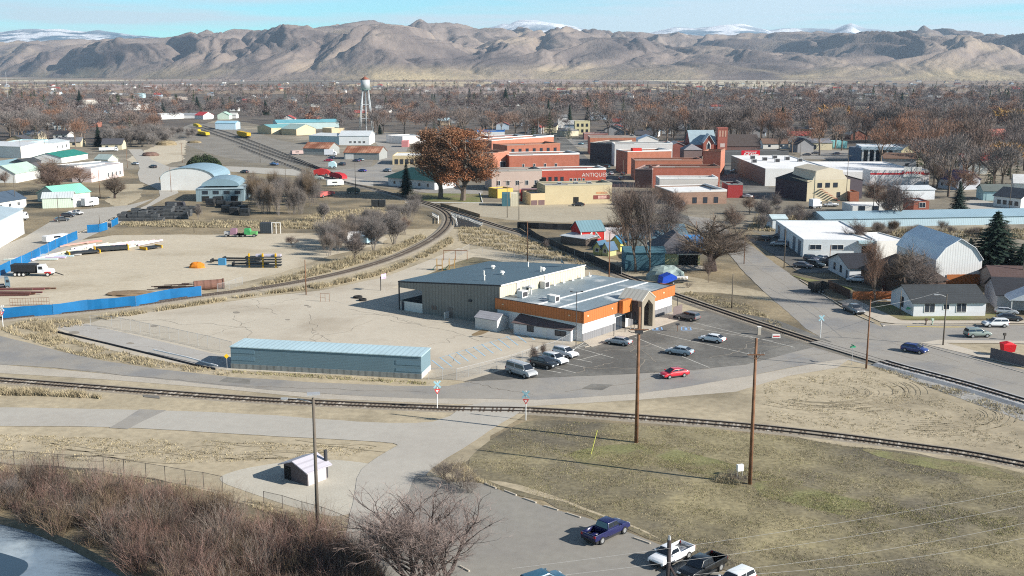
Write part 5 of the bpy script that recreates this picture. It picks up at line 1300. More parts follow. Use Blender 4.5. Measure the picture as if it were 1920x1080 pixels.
b = MB(); ext(b, [(w * .57, 2.5), (w * .73, 2.5), (w * .73, 7), (w * .65, 9), (w * .57, 7)], 'y', -5.1, -5.02); b.build('arched_window', m_trim, g_)
b = MB(); ext(b, [(w * .6, 3), (w * .70, 3), (w * .70, 6.6), (w * .65, 8), (w * .60, 6.6)], 'y', -5.16, -5.11); b.build('arched_window', m_glass, g_)
b = MB(); b.box(w + .5, w + 6, -2, 4, 0, 15.5); b.box(w + .3, w + 6.2, -2.2, 4.2, 15.5, 16.2); t_ = b.build('tower', T['brick'], r, color=(.34, .11, .08))
for i in range(3):
 b = MB(); b.box(w + 1.2 + i * 1.6, w + 2.0 + i * 1.6, -2.06, -2.01, 11, 14.5); b.build('louvre', T['plain'], t_, color=(.5, .3, .22))
b = MB(); b.box(w + 2, w + 4.6, -2.06, -2.01, 5, 7.2); b.build('louvre', T['plain'], t_, color=(.55, .45, .42))
bld('hall', 'dark brown roofed long hall right of the church tower', 'building', (1358, 290), (1425, 290), 24, 5, 'gx', 6, ('brick', (.16, .10, .09)), rc=(.075, .06, .055))
H('tall cream yellow two storey house with six dark windows behind downtown', (1078, 252), (1106, 252), 14, 10, 'flat', wall=('plain', (.62, .56, .34)), rc=(.1, .1, .1), wins=(('F', 3, .05, .95, 1.6, 1.5, 2.2, m_dtrim), ('F', 3, .05, .95, 6.0, 1.5, 2.2, m_dtrim)))
B('small cream house left below the tall cream yellow one', (1058, 256), (1085, 255), 10, 4, 'hip', rh=2.5, wall=('plain', (.55, .5, .38)), rc=(.2, .2, .2))
B('long white roofed building right of the yellow house', (1144, 246), (1175, 246), 14, 5.5, 'flat', wall=('plain', (.10, .12, .17)), rc=(.68, .68, .66))
B('low white awning roofed store on the far corner', (1095, 262), (1140, 262), 14, 4.5, 'flat', wall=('plain', (.3, .15, .13)), rc=(.68, .67, .65))
B('white house between spruces behind downtown', (1046, 240), (1064, 240), 14, 9, 'gx', rh=2, wall=('plain', WHITE), rc=(.2, .2, .2))
o = root('billboard', 'red billboard with white script lettering above the white grocery roof', 'billboard', G(1406, 312), .05)
b = MB(); b.box(-.3, .3, -.3, .3, 0, 7); b.build('post', m_dtrim, o)
bw_ = 34 / F * G(1406, 312).length; zb = HT(1406, 312, 297); zt = HT(1406, 312, 282)
b = MB(); b.box(-bw_ / 2, bw_ / 2, -.5, -.2, zb, zt); pn = b.build('panel', mat('billboard_red', (.55, .01, .025), rough=.4, var=.03), o)
textmesh('TREASURE VALLEY', .75, m_signw, pn, (0, -.53, zt - .9), (PI / 2, 0, 0), bold=.02)
textmesh('Bull Rider', 1.9, m_signw, pn, (0, -.53, (zb + zt) / 2 - .1), (PI / 2, 0, 0), shear=.35, bold=.05)
textmesh('EMMETT', .7, m_signw, pn, (0, -.53, zb + .65), (PI / 2, 0, 0), bold=.02)
gr, w, D, h = B('large white grocery building with a broad white roof and grey-brown side wall', (1434, 349), (1560, 349), 0, 0, 'flat', c=(1600, 320), top=316, wall=('plain', (.70, .69, .67)), rc=(.70, .70, .70), rh=.4)
b = MB(); b.box(-.08, -.01, .5, D - .2, 0, h - .2); b.build('side_wall', T['ribs'], gr, color=(.17, .155, .135))
gr2, w2, D2, h2 = B('white rear hall of the grocery with roof units', (1562, 343), (1735, 343), 55, 0, 'flat', top=322, wall=('plain', (.68, .67, .66)), rc=(.70, .70, .70), rh=.4)
for k in range(7): roof_unit(gr, w * (.05 + .13 * k), D * (.45 + .4 * ((k * 37) % 10) / 10), h - .4, (2.2, 1.6, 1.8), (.5, .5, .49))
r, w, D, h = B('white shop with a red stripe and red lettered sign board', (1630, 349), (1741, 349), 10, 0, 'flat', top=319, wall=('plain', (.62, .60, .60)), rc=(.6, .6, .6))
b = MB(); b.box(.1, w - .1, -.06, -.01, h - 1.9, h - 1.2); b.build('red_stripe', T['plain'], r, color=(.50, .03, .04))
b = MB(); b.box(w * .56, w * .86, -.3, -.07, h - 3.0, h + 1.4); s_ = b.build('sign_board', m_signw, r); textmesh('SUPERFOODS', 1.5, m_signred, s_, (w * .71, -.33, h - 1.2), (PI / 2, 0, 0), shear=.3, bold=.06)
r, w, D, h = B('bank building with five white columns and pale roof beyond the grocery', (1614, 305), (1688, 306), 24, 0, 'flat', top=275, wall=('plain', (.62, .66, .68)), rc=(.6, .62, .64))
b = MB(); b.box(0, w * .78, -.12, -.03, .4, h - 2.0); b.build('glazing', m_glass, r)
for i in range(6):
 b = MB(); b.box(w * .155 * i, w * .155 * i + .9, -2.0, -1.2, 0, h - 1.4); b.build('column', m_trim, r)
b = MB(); b.box(-.4, w + .4, -2.4, -.02, h - 1.4, h + .2); b.build('portico_roof', T['plain'], r, color=(.5, .6, .66))
B('white flat annexe with dark windows left of the columned bank', (1590, 302), (1613, 305), 22, 0, 'flat', top=275, wall=('plain', (.12, .16, .22)), rc=(.6, .62, .64))
B('long beige office with a grey roof left of the bank', (1500, 281), (1560, 281), 18, 0, 'gx', top=268, rh=2.2, wall=('plain', (.60, .54, .38)), rc=(.22, .22, .24), wins=(('F', 3, .1, .5, .6, 2.6, 2.4, m_dtrim),))
B('turquoise walled small store right of the beige office', (1562, 278), (1588, 278), 12, 0, 'flat', top=265, wall=('plain', (.22, .5, .52)), rc=(.3, .4, .4))
B('tan roofed low house behind the beige office', (1497, 262), (1545, 262), 14, 4, 'gx', rh=3, wall=('plain', (.3, .22, .15)), rc=(.36, .22, .11))
B('black screened long wall building behind the red billboard', (1352, 306), (1478, 303), 12, 0, 'flat', top=285, wall=('plain', (.07, .075, .08)), rc=(.12, .12, .12))
bld('barn', 'dark purple-brown long barn with a black roof beside the tan stepped gable', 'barn', (1453, 368), (1512, 378), 26, 0, 'gx', 3.2, ('siding', (.055, .045, .055)), rc=(.028, .028, .032), top=334)
r, w, D, h = B('tan rendered building with a stepped gable, three upper windows and a red stair', (1512, 378), (1592, 376), 18, 0, 'flat', top=338, wall=('plain', (.50, .43, .30)), rc=(.10, .10, .10), rh=.1, wins=(('F', 3, .2, .75, 5.2, 1.6, 1.6, m_dtrim), ('F', 1, .68, .8, 1.6, 1.2, 1.6, m_dtrim)))
b = MB(); ext(b, [(w * .12, h + .01), (w * .95, h + .01), (w * .82, h + 2.4), (w * .82, h + 3.4), (w * .5, h + 4.6), (w * .18, h + 3.4), (w * .18, h + 2.4)], 'y', 0, D); b.build('gable', T['plain'], r, color=(.52, .46, .36))
b = MB()
for i in range(8): b.box(w * .28 + i * 1.0, w * .28 + i * 1.0 + 1.0, -1.6, -.2, 4.6 - i * .6 - .12, 4.6 - i * .6)
b.build('stair', T['plain'], r, color=(.30, .10, .06))
B('small brick shed right of the tan stepped gable building', (1593, 378), (1610, 378), 8, 3.6, 'flat', wall=('brick', (.32, .12, .07)), rc=(.2, .15, .13))
B('white flat roofed shop before the bare street trees', (1598, 402), (1684, 402), 12, 0, 'flat', top=386, wall=('plain', (.66, .65, .62)), rc=(.68, .68, .67), wins=(('F', 3, .05, .95, 1.0, 2.0, 1.8, m_dtrim),))
B('low white roofed annexe behind the flat white shop', (1690, 375), (1752, 374), 12, 3.8, 'gx', rh=1, wall=('plain', (.6, .62, .64)), rc=(.62, .65, .67), rk='metal')
H('small red-brown brick house with a white framed window and white stair rail', (1712, 402), (1741, 402), 10, 0, 'flat', top=377, wall=('brick', (.34, .11, .07)), rc=(.4, .42, .45), wins=(('F', 1, .35, .75, 2.4, 2.0, 1.6),))
r, w, D, h = B('very long light blue metal warehouse crossing the right edge', (1547, 427), (1990, 419), 14, 0, 'gx', top=411, rh=1.4, wall=('ribs', (.42, .54, .60)), rc=(.28, .40, .47), rk='metal')
H('house with a dark blue roof and two white framed windows behind the bare trees', (1757, 352), (1795, 357), 12, 4, 'gx', rh=3.6, wall=('siding', (.42, .44, .48)), rc=(.02, .035, .13), wins=(('F', 3, .1, .95, 1.2, 1.4, 1.6),))
H('pale cyan double garage with a grey-green roof', (1843, 376), (1897, 377), 11, 3.6, 'gx', rh=2.0, wall=('siding', (.38, .56, .58)), rc=(.13, .15, .14), doors=(('F', .35, 5, 2.6, (.45, .64, .66)),))
H('white corner house with a dark grey roof and two front windows', (1862, 386), (1913, 392), 11, 3.8, 'gx', rh=2.8, wall=('siding', WHITE), rc=(.05, .06, .075), wins=(('F', 4, .1, .95, 1.1, 1.2, 1.3, m_dtrim),))
H('white house with a pale roof at the right edge behind the garage', (1900, 362), (1960, 364), 12, 4, 'gx', rh=3, wall=('siding', WHITE), rc=(.6, .6, .6))
H('white gable house with two windows above the red long roof', (1848, 293), (1886, 293), 14, 5, 'gy', rh=4.6, wall=('siding', (.64, .62, .55)), rc=(.13, .145, .14), wins=(('F', 2, .15, .85, 3, 1.6, 2.2, m_dtrim),))
B('long low building with a bright red roof at the right', (1810, 312), (1895, 310), 12, 3, 'gx', rh=3, wall=('plain', (.25, .2, .18)), rc=(.46, .06, .06), rk='metal')
B('salmon red roofed long barn near the right edge', (1842, 268), (1893, 268), 16, 4.5, 'gx', rh=4.5, wall=('plain', (.3, .14, .12)), rc=(.48, .19, .14), rk='metal')
H('narrow white A-frame house with green trim behind the bank', (1672, 262), (1690, 262), 12, 6, 'gy', rh=5.5, wall=('siding', (.60, .66, .62)), rc=(.25, .28, .28))
H('grey hip roofed large house with a pointed dormer behind the bank', (1736, 262), (1790, 262), 18, 5, 'hip', rh=6, wall=('siding', (.4, .38, .36)), rc=(.10, .11, .14))
H('brown roofed wide house right of the bank', (1760, 283), (1800, 283), 14, 4, 'hip', rh=3.4, wall=('siding', (.3, .22, .18)), rc=(.26, .12, .08))
H('grey roofed wide house left of the white gable house', (1715, 298), (1780, 298), 16, 4, 'hip', rh=3.6, wall=('siding', (.4, .38, .34)), rc=(.17, .17, .18))
B('yellow-beige side building right of the bank columns', (1690, 302), (1712, 302), 18, 6, 'gy', rh=2.4, wall=('plain', (.5, .44, .28)), rc=(.3, .3, .3))
r, w, D, h = B('white auto repair shop with tall dark framed doors and white flat roof', (1505, 483), (1642, 484), 0, 0, 'flat', c=(1590, 444), top=449, wall=('plain', (.60, .64, .66)), rc=(.72, .72, .72), rh=.35, wins=(('F', 2, .02, .62, 2.2, 2.9, 1.2, m_trim),))
for x in (.12, .30, .62, .86):
 b = MB(); wall_box(b, 'L', w, D, D * (1 - x) - 1.6, D * (1 - x) + 1.6, .05, 3.9, .0, .06); d_ = b.build('garage_door', mat('blue_grey_door', (.10, .14, .19), rough=.4, var=.1), r)
b = MB(); b.box(w * .80, w * .93, -.06, .02, 0, 3.2); b.build('garage_door', m_void, r)
b = MB(); b.box(w * .74, w * 1.0, -1.2, -.02, 3.9, 4.6); b.build('awning', T['plain'], r, color=(.42, .56, .60))
B('white rear wing of the auto shop with a slightly higher white roof', (1642, 486), (1700, 484), 15, 0, 'flat', top=452, wall=('plain', (.64, .63, .60)), rc=(.72, .72, .72), rh=.3)
B('small white shed behind the auto shop at the dry slope', (1448, 430), (1475, 430), 8, 3.2, 'gx', rh=.8, wall=('plain', (.62, .66, .68)), rc=(.5, .6, .62))
H('small white house with a near black gable roof beside the row of parked cars', (1592, 525), (1650, 524), 0, 0, 'gx', c=(1632, 505), top=502, rh=2.2, ov=.6, wall=('siding', (.62, .64, .67)), rc=(.028, .03, .038), wins=(('L', 2, .15, .75, 1.0, .9, 1.5, m_dtrim),), doors=(('L', .88, 1.0, 2.0, (.1, .12, .15)),))
r, w, D, h = B('tall white gambrel barn with a blue-white roof behind the orange board fence', (1752, 534), (1838, 533), 22, 0, 'gambrel', top=486, rh=4.6, name='barn', cat='barn', wall=('ribs', (.70, .70, .69)), rc=(.74, .77, .80), rk='metal')
H('brown shingled hipped roof house under the big bare trees', (1690, 556), (1772, 552), 17, 3.2, 'hip', rh=4.2, ov=.6, wall=('siding', (.12, .07, .05)), rc=(.075, .055, .047))
H('white ranch house with a dark grey roof and three front windows on the green lawn', (1712, 594), (1847, 593), 12, 0, 'gx', top=567, rh=2.3, ov=.5, wall=('siding', (.66, .67, .69)), rc=(.045, .05, .055), wins=(('F', 1, .16, .28, .95, 2.0, 1.7), ('F', 1, .40, .50, 1.5, 1.1, 1.0), ('F', 1, .60, .72, .95, 1.9, 1.7), ('L', 1, .35, .65, .9, 1.4, 1.9, m_dtrim)))
r, w, D, h = H('right edge house with a dark roof and an open white gabled carport', (1868, 580), (1990, 585), 12, 3.0, 'gx', rh=2.6, wall=('siding', (.4, .40, .42)), rc=(.03, .032, .04))
b = MB(); ext(b, [(1.5, 3.0), (11, 3.0), (6.2, 5.2)], 'y', -5.2, -5.0); ext(b, [(1.2, 2.9), (6.2, 5.3), (11.3, 2.9), (11.3, 3.1), (6.2, 5.5), (1.2, 3.1)], 'y', -5.4, .6); b.build('carport_roof', T['plain'], r, color=(.55, .58, .62))
for x in (1.7, 6, 10.8):
 b = MB(); b.box(x - .1, x + .1, -5.1, -4.9, 0, 3); b.build('carport_post', m_trim, r)
H('house with a brown shingle roof at the right edge below the spruce', (1862, 550), (1990, 553), 11, 3, 'gx', rh=2.2, wall=('siding', (.3, .27, .25)), rc=(.10, .065, .06))
B('low shed with a pale metal flat roof beside the spruce', (1860, 522), (1912, 524), 9, 2.8, 'shed', rh=.5, wall=('plain', (.2, .2, .2)), rc=(.50, .56, .54), rk='metal')
r, w, D, h = B('small bright red barn with a pale teal roof and white trim', (1089, 456), (1134, 454), 8.5, 0, 'gx', top=434, rh=2.4, name='barn', cat='barn', ov=.3, wall=('siding', (.50, .03, .025)), rc=(.17, .28, .32), rk='metal')
for x in (.35, .72):
 b = MB(); s = -1 if x < .5 else 1
 ext(b, [(w * x - .9, 1.2), (w * x + .9, 1.2), (w * x + .9 * -s, 3.2), (w * x + .9 * -s - .2 * -s, 3.2)], 'y', -.08, -.02); q_ = b.build('slanted_window', m_trim, r)
 b = MB(); ext(b, [(w * x - .6, 1.4), (w * x + .6, 1.4), (w * x - .6 * s, 2.7)], 'y', -.12, -.09); b.build('window_pane', m_glass, q_)
b = MB(); b.box(-.06, .22, -.1, -.01, 0, h); b.box(w - .22, w + .06, -.1, -.01, 0, h); b.build('corner_trim', m_trim, r)
for a, c_, h_, wc, rc_, lb in (((1112, 477), (1127, 479), 2.0, (.46, .44, .18), (.06, .13, .20), 'yellow play cottage with a blue roof, left of its pair'), ((1128, 479), (1141, 481), 1.9, (.42, .44, .22), (.08, .14, .22), 'yellow play cottage with a blue roof, right of its pair'), ((1145, 470), (1163, 472), 2.6, (.62, .56, .18), (.05, .22, .38), 'yellow shed with a blue tarpaulin roof beside the bare trees')):
 bld('play_cottage', lb, 'shed', a, c_, 3.2, h_, 'gy', 1.6, ('siding', wc), rc=rc_, wins=(('F', 1, .3, .7, .9, 1.0, .9),))
bld('lean_shed', 'long low shed with a pale corrugated roof before the red barn', 'shed', (1052, 455), (1098, 462), 5, 2.0, 'shed', .4, ('siding', (.15, .12, .1)), rc=(.5, .53, .54), rk='metal')
bld('white_shed', 'white flat topped trailer shed right of the red barn', 'shed', (1134, 450), (1178, 450), 6, 2.8, 'flat', .1, ('plain', (.66, .67, .69)), rc=(.66, .67, .68))
r, w, D, h = bld('tarp_shed', 'teal tarpaulin covered long shed behind the two bare tree trunks', 'shed', (1172, 508), (1246, 508), 9, 0, 'gx', .8, ('plain', (.055, .13, .17)), rc=(.06, .14, .18), top=474)
r, w, D, h = H('house with a grey hipped roof and an open carport beside the big bare tree', (1232, 497), (1312, 497), 16, 3.0, 'hip', rh=4.6, ov=.8, wall=('siding', (.55, .52, .30)), rc=(.10, .10, .115))
b = MB(); b.box(w * .50, w * .95, -.1, -.01, 0, 2.6); b.build('garage_opening', m_void, r)
b = MB(); b.box(w * .46, w * 1.03, -.3, -.11, 2.6, 3.1); b.build('carport_beam', m_trim, r)
b = MB(); b.box(w * .8, w * 1.2, D * .4, D * .9, 2.8, 5.6); b.build('blue_tarp', mat('blue_tarp', (.02, .22, .55), rough=.5, var=.2, scale=.5), r)
bld('back_house', 'blue roofed house behind the bare trees beside the white trailer shed', 'house', (1180, 470), (1290, 468), 12, 3.4, 'gx', 2.8, ('siding', (.30, .32, .30)), rc=(.10, .17, .22))

wt = root('water_tower', 'tall silver water tower with a red conical cap and four legs behind downtown', 'water tower', G(687, 249))
wh_ = HT(687, 249, 143); sc = wh_ / 44.0
z0, z1, z2 = HT(687, 249, 167), HT(687, 249, 149), HT(687, 249, 143.5)
rt = 8.3 / F * G(687, 249).length
b = MB(); b.tube((0, 0, z0), (0, 0, z1), rt, n=20); b.tube((0, 0, z0 - 2.2), (0, 0, z0), rt * .4, rt, n=20); b.build('tank', mat('silver_paint', (.42, .44, .45), rough=.5, var=.12, scale=.2), wt, True)
b = MB(); b.tube((0, 0, z1), (0, 0, z2), rt * 1.06, .3, n=20); b.tube((0, 0, z2), (0, 0, z2 + .9), .25, .2, n=6); b.build('cap', mat('red_oxide', (.25, .09, .06), var=.2, scale=.3), wt, True)
b = MB(); b.tube((0, 0, z0 - .3), (0, 0, z0), rt * 1.22, n=20); b.build('walkway', mat('green_steel', (.22, .32, .28), var=.1), wt)
for i in range(24):
 pass
b = MB()
for i in range(20):
 t = 2 * PI * i / 20; t2 = 2 * PI * (i + 1) / 20
 b.tube((rt * 1.2 * math.cos(t), rt * 1.2 * math.sin(t), z0), (rt * 1.2 * math.cos(t), rt * 1.2 * math.sin(t), z0 + 1.1), .05, n=4)
 b.tube((rt * 1.2 * math.cos(t), rt * 1.2 * math.sin(t), z0 + 1.1), (rt * 1.2 * math.cos(t2), rt * 1.2 * math.sin(t2), z0 + 1.1), .05, n=4)
b.build('railing', MATS['green_steel'], wt)
for i in range(4):
 t = PI / 4 + PI / 2 * i + .25; c_, s_ = math.cos(t), math.sin(t)
 b = MB(); b.tube((rt * 2.1 * c_, rt * 2.1 * s_, 0), (rt * .85 * c_, rt * .85 * s_, z0 - .5), .42, n=8); b.build('leg', MATS['silver_paint'], wt, True)
b = MB()
for lv in (.33, .66):
 z = (z0 - .5) * lv; rr = rt * (2.1 + (.85 - 2.1) * lv)
 for i in range(4):
  t = PI / 4 + PI / 2 * i + .25; t2 = t + PI / 2
  b.tube((rr * math.cos(t), rr * math.sin(t), z), (rr * math.cos(t2), rr * math.sin(t2), z), .15, n=4)
b.build('bracing', MATS['silver_paint'], wt)
b = MB(); b.tube((0, 0, 0), (0, 0, z0 - 2), .5, n=8); b.build('riser_pipe', MATS['silver_paint'], wt)
# ------------------------------------------------------------------ vehicles
m_paint = mat('car_paint', (1, 1, 1), rough=.35, var=0, tintable=True, spec=.5, coat=.6)
m_cglass = mat('car_glass', (.015, .02, .028), rough=.06, var=0, spec=.8)
m_tyre = mat('tyre_rubber', (.02, .02, .02), rough=.9, var=0)
m_rim = mat('wheel_rim', (.40, .41, .42), rough=.35, var=0, metal=.6)
m_head = mat('headlight_glass', (.62, .64, .66), rough=.15, var=0, spec=.7)
m_tail = mat('tail_light_red', (.40, .02, .02), rough=.2, var=0)
m_black = mat('black_plastic', (.025, .025, .027), rough=.6, var=0)
CAR = {
 'sedan': dict(L=4.75, W=1.82, wb=2.75, fo=.93, wr=.33, body=[(-2.36, .35), (-2.38, .80), (-2.30, .98), (-1.6, 1.02), (.95, .95), (1.9, .84), (2.30, .68), (2.36, .35)],
               cab=[(-2.05, 1.00), (-1.2, 1.40), (.3, 1.46), (1.35, .93)], tail=1.02),
 'hatch': dict(L=4.4, W=1.80, wb=2.65, fo=.9, wr=.33, body=[(-2.15, .35), (-2.2, .85), (-2.1, 1.0), (-1.5, 1.04), (.95, 1.0), (1.85, .88), (2.15, .68), (2.2, .35)],
               cab=[(-2.15, 1.0), (-1.6, 1.44), (.25, 1.5), (1.3, .98)]),
 'suv': dict(L=4.75, W=1.9, wb=2.8, fo=.9, wr=.37, body=[(-2.3, .42), (-2.36, .95), (-2.32, 1.12), (-1.6, 1.12), (.95, 1.10), (1.95, 1.02), (2.30, .82), (2.36, .42)],
             cab=[(-2.32, 1.10), (-2.1, 1.66), (.25, 1.74), (1.2, 1.07)]),
 'van': dict(L=5.9, W=2.05, wb=3.55, fo=.9, wr=.38, body=[(-3.0, .42), (-3.04, 1.1), (-3.0, 1.22), (-1.6, 1.22), (1.75, 1.22), (2.45, 1.10), (2.75, .85), (2.8, .42)],
             cab=[(-3.0, 1.20), (-2.92, 2.0), (-2.7, 2.1), (1.05, 2.08), (1.85, 1.20)]),
 'pickup': dict(L=5.9, W=2.0, wb=3.65, fo=1.0, wr=.41, body=[(-2.95, .55), (-2.98, 1.22), (-.75, 1.22), (1.25, 1.2), (2.45, 1.12), (2.80, .95), (2.85, .55)],
    cab=[(-.85, 1.2), (-.62, 1.86), (.75, 1.88), (1.45, 1.18)], bed=(-2.85, -.95)),
 'pickup1': dict(L=5.3, W=1.95, wb=3.2, fo=.95, wr=.38, body=[(-2.65, .5), (-2.68, 1.1), (-.3, 1.1), (1.1, 1.08), (2.3, 1.0), (2.6, .85), (2.62, .5)],
    cab=[(-.35, 1.08), (-.15, 1.68), (.85, 1.7), (1.5, 1.06)], bed=(-2.55, -.45)),
}
CARP = {}
def car_proto(kind):
 c = CAR[kind]; W2 = c['W'] / 2; r = bpy.data.objects.new('car', None)
 P = {}
 b = MB()
 bd = c['body']; n = len(bd)
 if 'bed' in c:
  b0, b1 = c['bed']; zb = .75; top = bd[1][1]
  front = [(b1, bd[0][1])] + [(b1, top)] + [p for p in bd if p[0] > b1 + .05]
  b.profx(front, -W2, W2, inset=[0, .02] + [.10 if p[1] > .9 else .02 for p in front[2:]])
  xr = bd[0][0]
  b.box(xr, b1, -W2, W2, bd[0][1], zb); b.box(xr, b1, -W2, -W2 + .09, zb, top); b.box(xr, b1, W2 - .09, W2, zb, top); b.box(xr, xr + .09, -W2 + .09, W2 - .09, zb, top)
 else:
  b.profx(bd, -W2, W2, inset=[.03 if p[1] < .5 else (.0 if p[1] < .9 else .09) for p in bd])
 P['body'] = (b, m_paint)
 cb = c['cab']; b = MB()
 k = len(cb); ins = [.10 if i in (0, k - 1) else .27 for i in range(k)]
 b.profx(cb, -W2, W2, inset=ins); P['cabin'] = (b, m_paint)
 def lerp(p, q, t): return (p[0] + (q[0] - p[0]) * t, p[1] + (q[1] - p[1]) * t)
 fr, ft = cb[-1], cb[-2]; rr, rt_ = cb[0], cb[1]
 lo, hi = .16, .88
 def yz(z):  # half width of the cabin at height z
  t = (z - cb[0][1]) / max(.01, cb[-2][1] - cb[0][1]); return W2 - .10 - .17 * min(1, max(0, t))
 for s, nm in ((-1, 'side_window'), (1, 'side_window')):
  a0, a1 = lerp(rr, rt_, lo), lerp(rr, rt_, hi); f0, f1 = lerp(fr, ft, lo), lerp(fr, ft, hi)
  xs = [a0[0] + .12, f0[0] - .18]; xt = [a1[0] + .12, f1[0] - .12]
  z0, z1 = a0[1] + .02, min(a1[1], f1[1]) - .01
  cuts = [0, .47, .51, 1] if c['L'] > 4.3 and kind != 'pickup1' else [0, 1]
  b = MB()
  for i in range(0, len(cuts), 2):
   t0, t1 = cuts[i], cuts[i + 1]
   p = [(xs[0] + (xs[1] - xs[0]) * t0, z0), (xs[0] + (xs[1] - xs[0]) * t1, z0), (xt[0] + (xt[1] - xt[0]) * t1, z1), (xt[0] + (xt[1] - xt[0]) * t0, z1)]
   pts = [(q[0], s * (yz(q[1]) + .012), q[1]) for q in p]
   b.poly(pts if s < 0 else pts[::-1])
  P[nm + ('' if s < 0 else '2')] = (b, m_cglass)
 for nm, (e0, e1) in (('windscreen', (fr, ft)), ('rear_window', (rr, rt_))):
  p0, p1 = lerp(e0, e1, .1), lerp(e0, e1, .92); o_ = .02 * (1 if nm == 'windscreen' else -1); b = MB()
  w0, w1 = yz(p0[1]) - .06, yz(p1[1]) - .07
  b.poly([(p0[0] + o_, -w0, p0[1] + .012), (p0[0] + o_, w0, p0[1] + .012), (p1[0] + o_, w1, p1[1] + .012), (p1[0] + o_, -w1, p1[1] + .012)]); P[nm] = (b, m_cglass)
 zf = bd[-2][1]; xf = bd[-1][0]; xb = bd[0][0]
 for s in (-1, 1):
  b = MB(); b.box(bd[-2][0] - .12, xf + .015, s * (W2 - .32) - .2, s * (W2 - .32) + .2, zf - .16, zf - .01); P['headlight' + str(s)] = (b, m_head)
  zt_ = bd[1][1]; b = MB(); b.box(xb - .03, xb + .1, s * (W2 - .14) - .12, s * (W2 - .14) + .12, zt_ - .28, zt_ - .02); P['tail_light' + str(s)] = (b, m_tail)
  b = MB(); xm = fr[0] - .28; zm = fr[1] + .08; b.box(xm - .08, xm + .08, s * (W2 + .08) - .1, s * (W2 + .08) + .1, zm, zm + .16); P['mirror' + str(s)] = (b, m_paint)
 b = MB(); b.box(xf - .05, xf + .03, -W2 * .75, W2 * .75, bd[-1][1] + .02, bd[-1][1] + .17); P['grille'] = (b, m_black)
 b = MB(); b.box(xb - .04, xb + .05, -W2 * .9, W2 * .9, bd[0][1] - .02, bd[0][1] + .14); P['rear_bumper'] = (b, m_black)
 b = MB(); b.box(xb + .3, xf - .3, -W2 + .12, W2 - .12, .2, bd[0][1] + .02); P['underbody'] = (b, m_black)
 kids = {}
 for nm, (bb_, mt) in P.items():
  base = nm.rstrip('-12') if nm not in () else nm
  me = bb_.data(base, mt)
  if base in ('body', 'cabin'):
   bm = bmesh.new(); bm.from_mesh(me); bmesh.ops.remove_doubles(bm, verts=bm.verts, dist=.001)
   bmesh.ops.bevel(bm, geom=bm.edges[:], offset=.045 if 'bed' in c and base == 'body' else .075, segments=2, profile=.6, affect='EDGES', clamp_overlap=True)
   for f in bm.faces: f.smooth = True
   bm.to_mesh(me); bm.free()
  kids[nm] = (base, me)
 wr = c['wr']
 b = MB(); b.tube((0, -.12, 0), (0, .12, 0), wr, n=16); ty = b.data('tyre', m_tyre)
 b = MB(); b.tube((0, -.135, 0), (0, .135, 0), wr * .62, n=10); ri = b.data('rim', m_rim)
 return kids, ty, ri
GM = {}
def make_car(kind, colr, label, rear, front, side='near', name='parked_car', cat='car', group='cars and trucks', flip=False, z=.05):
 """rear, front: photo pixels where the nearer side's rear and front wheels touch the ground"""
 if kind not in CARP: CARP[kind] = car_proto(kind)
 kids, ty, ri = CARP[kind]; c = CAR[kind]
 p, q = G(*rear), G(*front); d = (q - p); d.normalize()
 mid = (p + q) / 2
 nr_ = Vector((-d.y, d.x, 0))
 if nr_.dot(mid - Vector((0, 0, 0))) < 0: nr_ = -nr_
 cpos = mid + nr_ * (c['W'] / 2 - .1)
 o = root(name, label, cat, (cpos.x, cpos.y, z), math.atan2(d.y, d.x), group)
 for nm, (base, me) in kids.items():
  k = bpy.data.objects.new(base, me); COL.objects.link(k); k.parent = o; k.color = (*colr, 1)
 for sx in (-1, 1):
  for sy in (-1, 1):
   k = bpy.data.objects.new('wheel', ty); COL.objects.link(k); k.parent = o
   k.location = (sx * c['wb'] / 2, sy * (c['W'] / 2 - .10), c['wr'])
   k2 = bpy.data.objects.new('rim', ri); COL.objects.link(k2); k2.parent = k
 return o
SILV, WH, BLK, GREYC = (.38, .39, .40), (.70, .71, .72), (.012, .013, .016), (.16, .165, .175)
TOP = .09
make_car('van', (.34, .35, .36), 'silver passenger van, leftmost vehicle in the dark car park', (953, 701), (988, 712), z=TOP, name='van', cat='van')
make_car('suv', (.018, .022, .026), 'black sport utility car between the silver van and the white cars', (1002, 688.5), (1027, 694), z=TOP)
make_car('suv', WH, 'white crossover car beside the black one, front one of two white cars', (1021, 679.5), (1048, 687), z=TOP)
make_car('suv', WH, 'white sport utility car with dark side windows, rear one of two white cars', (1041, 668), (1067, 674.5), z=TOP)
make_car('sedan', SILV, 'silver sedan parked at the white walk by the building wall', (1169, 650), (1143, 646.5), z=TOP)
make_car('suv', (.15, .14, .145), 'grey-brown crossover parked at the far end of the orange wing', (1297, 604), (1273, 599.5), z=TOP)
make_car('sedan', (.34, .39, .43), 'pale blue-silver sedan standing alone mid car park', (1285, 669), (1256, 665), z=TOP)
make_car('sedan', WH, 'white sedan farthest out in the car park', (1345, 645), (1318, 641), z=TOP)
make_car('sedan', (.50, .015, .03), 'bright red sedan driving on the curved road', (1283.5, 707.5), (1254, 711.5), name='moving_car', z=.06)
make_car('hatch', (.012, .03, .16), 'dark blue hatchback crossing the road junction', (1697, 660), (1724, 665), name='moving_car', z=.07)
make_car('suv', (.20, .24, .22), 'grey-green sport utility car parked on the near side of the side street', (1821, 634.5), (1853, 633.5))
make_car('suv', (.62, .63, .64), 'silver-white sport utility car parked on the far side of the side street', (1882, 615), (1856, 615))
make_car('pickup', (.14, .14, .15), 'grey pickup coming down the main road', (1583, 583), (1603, 591), name='pickup_truck', cat='pickup truck')
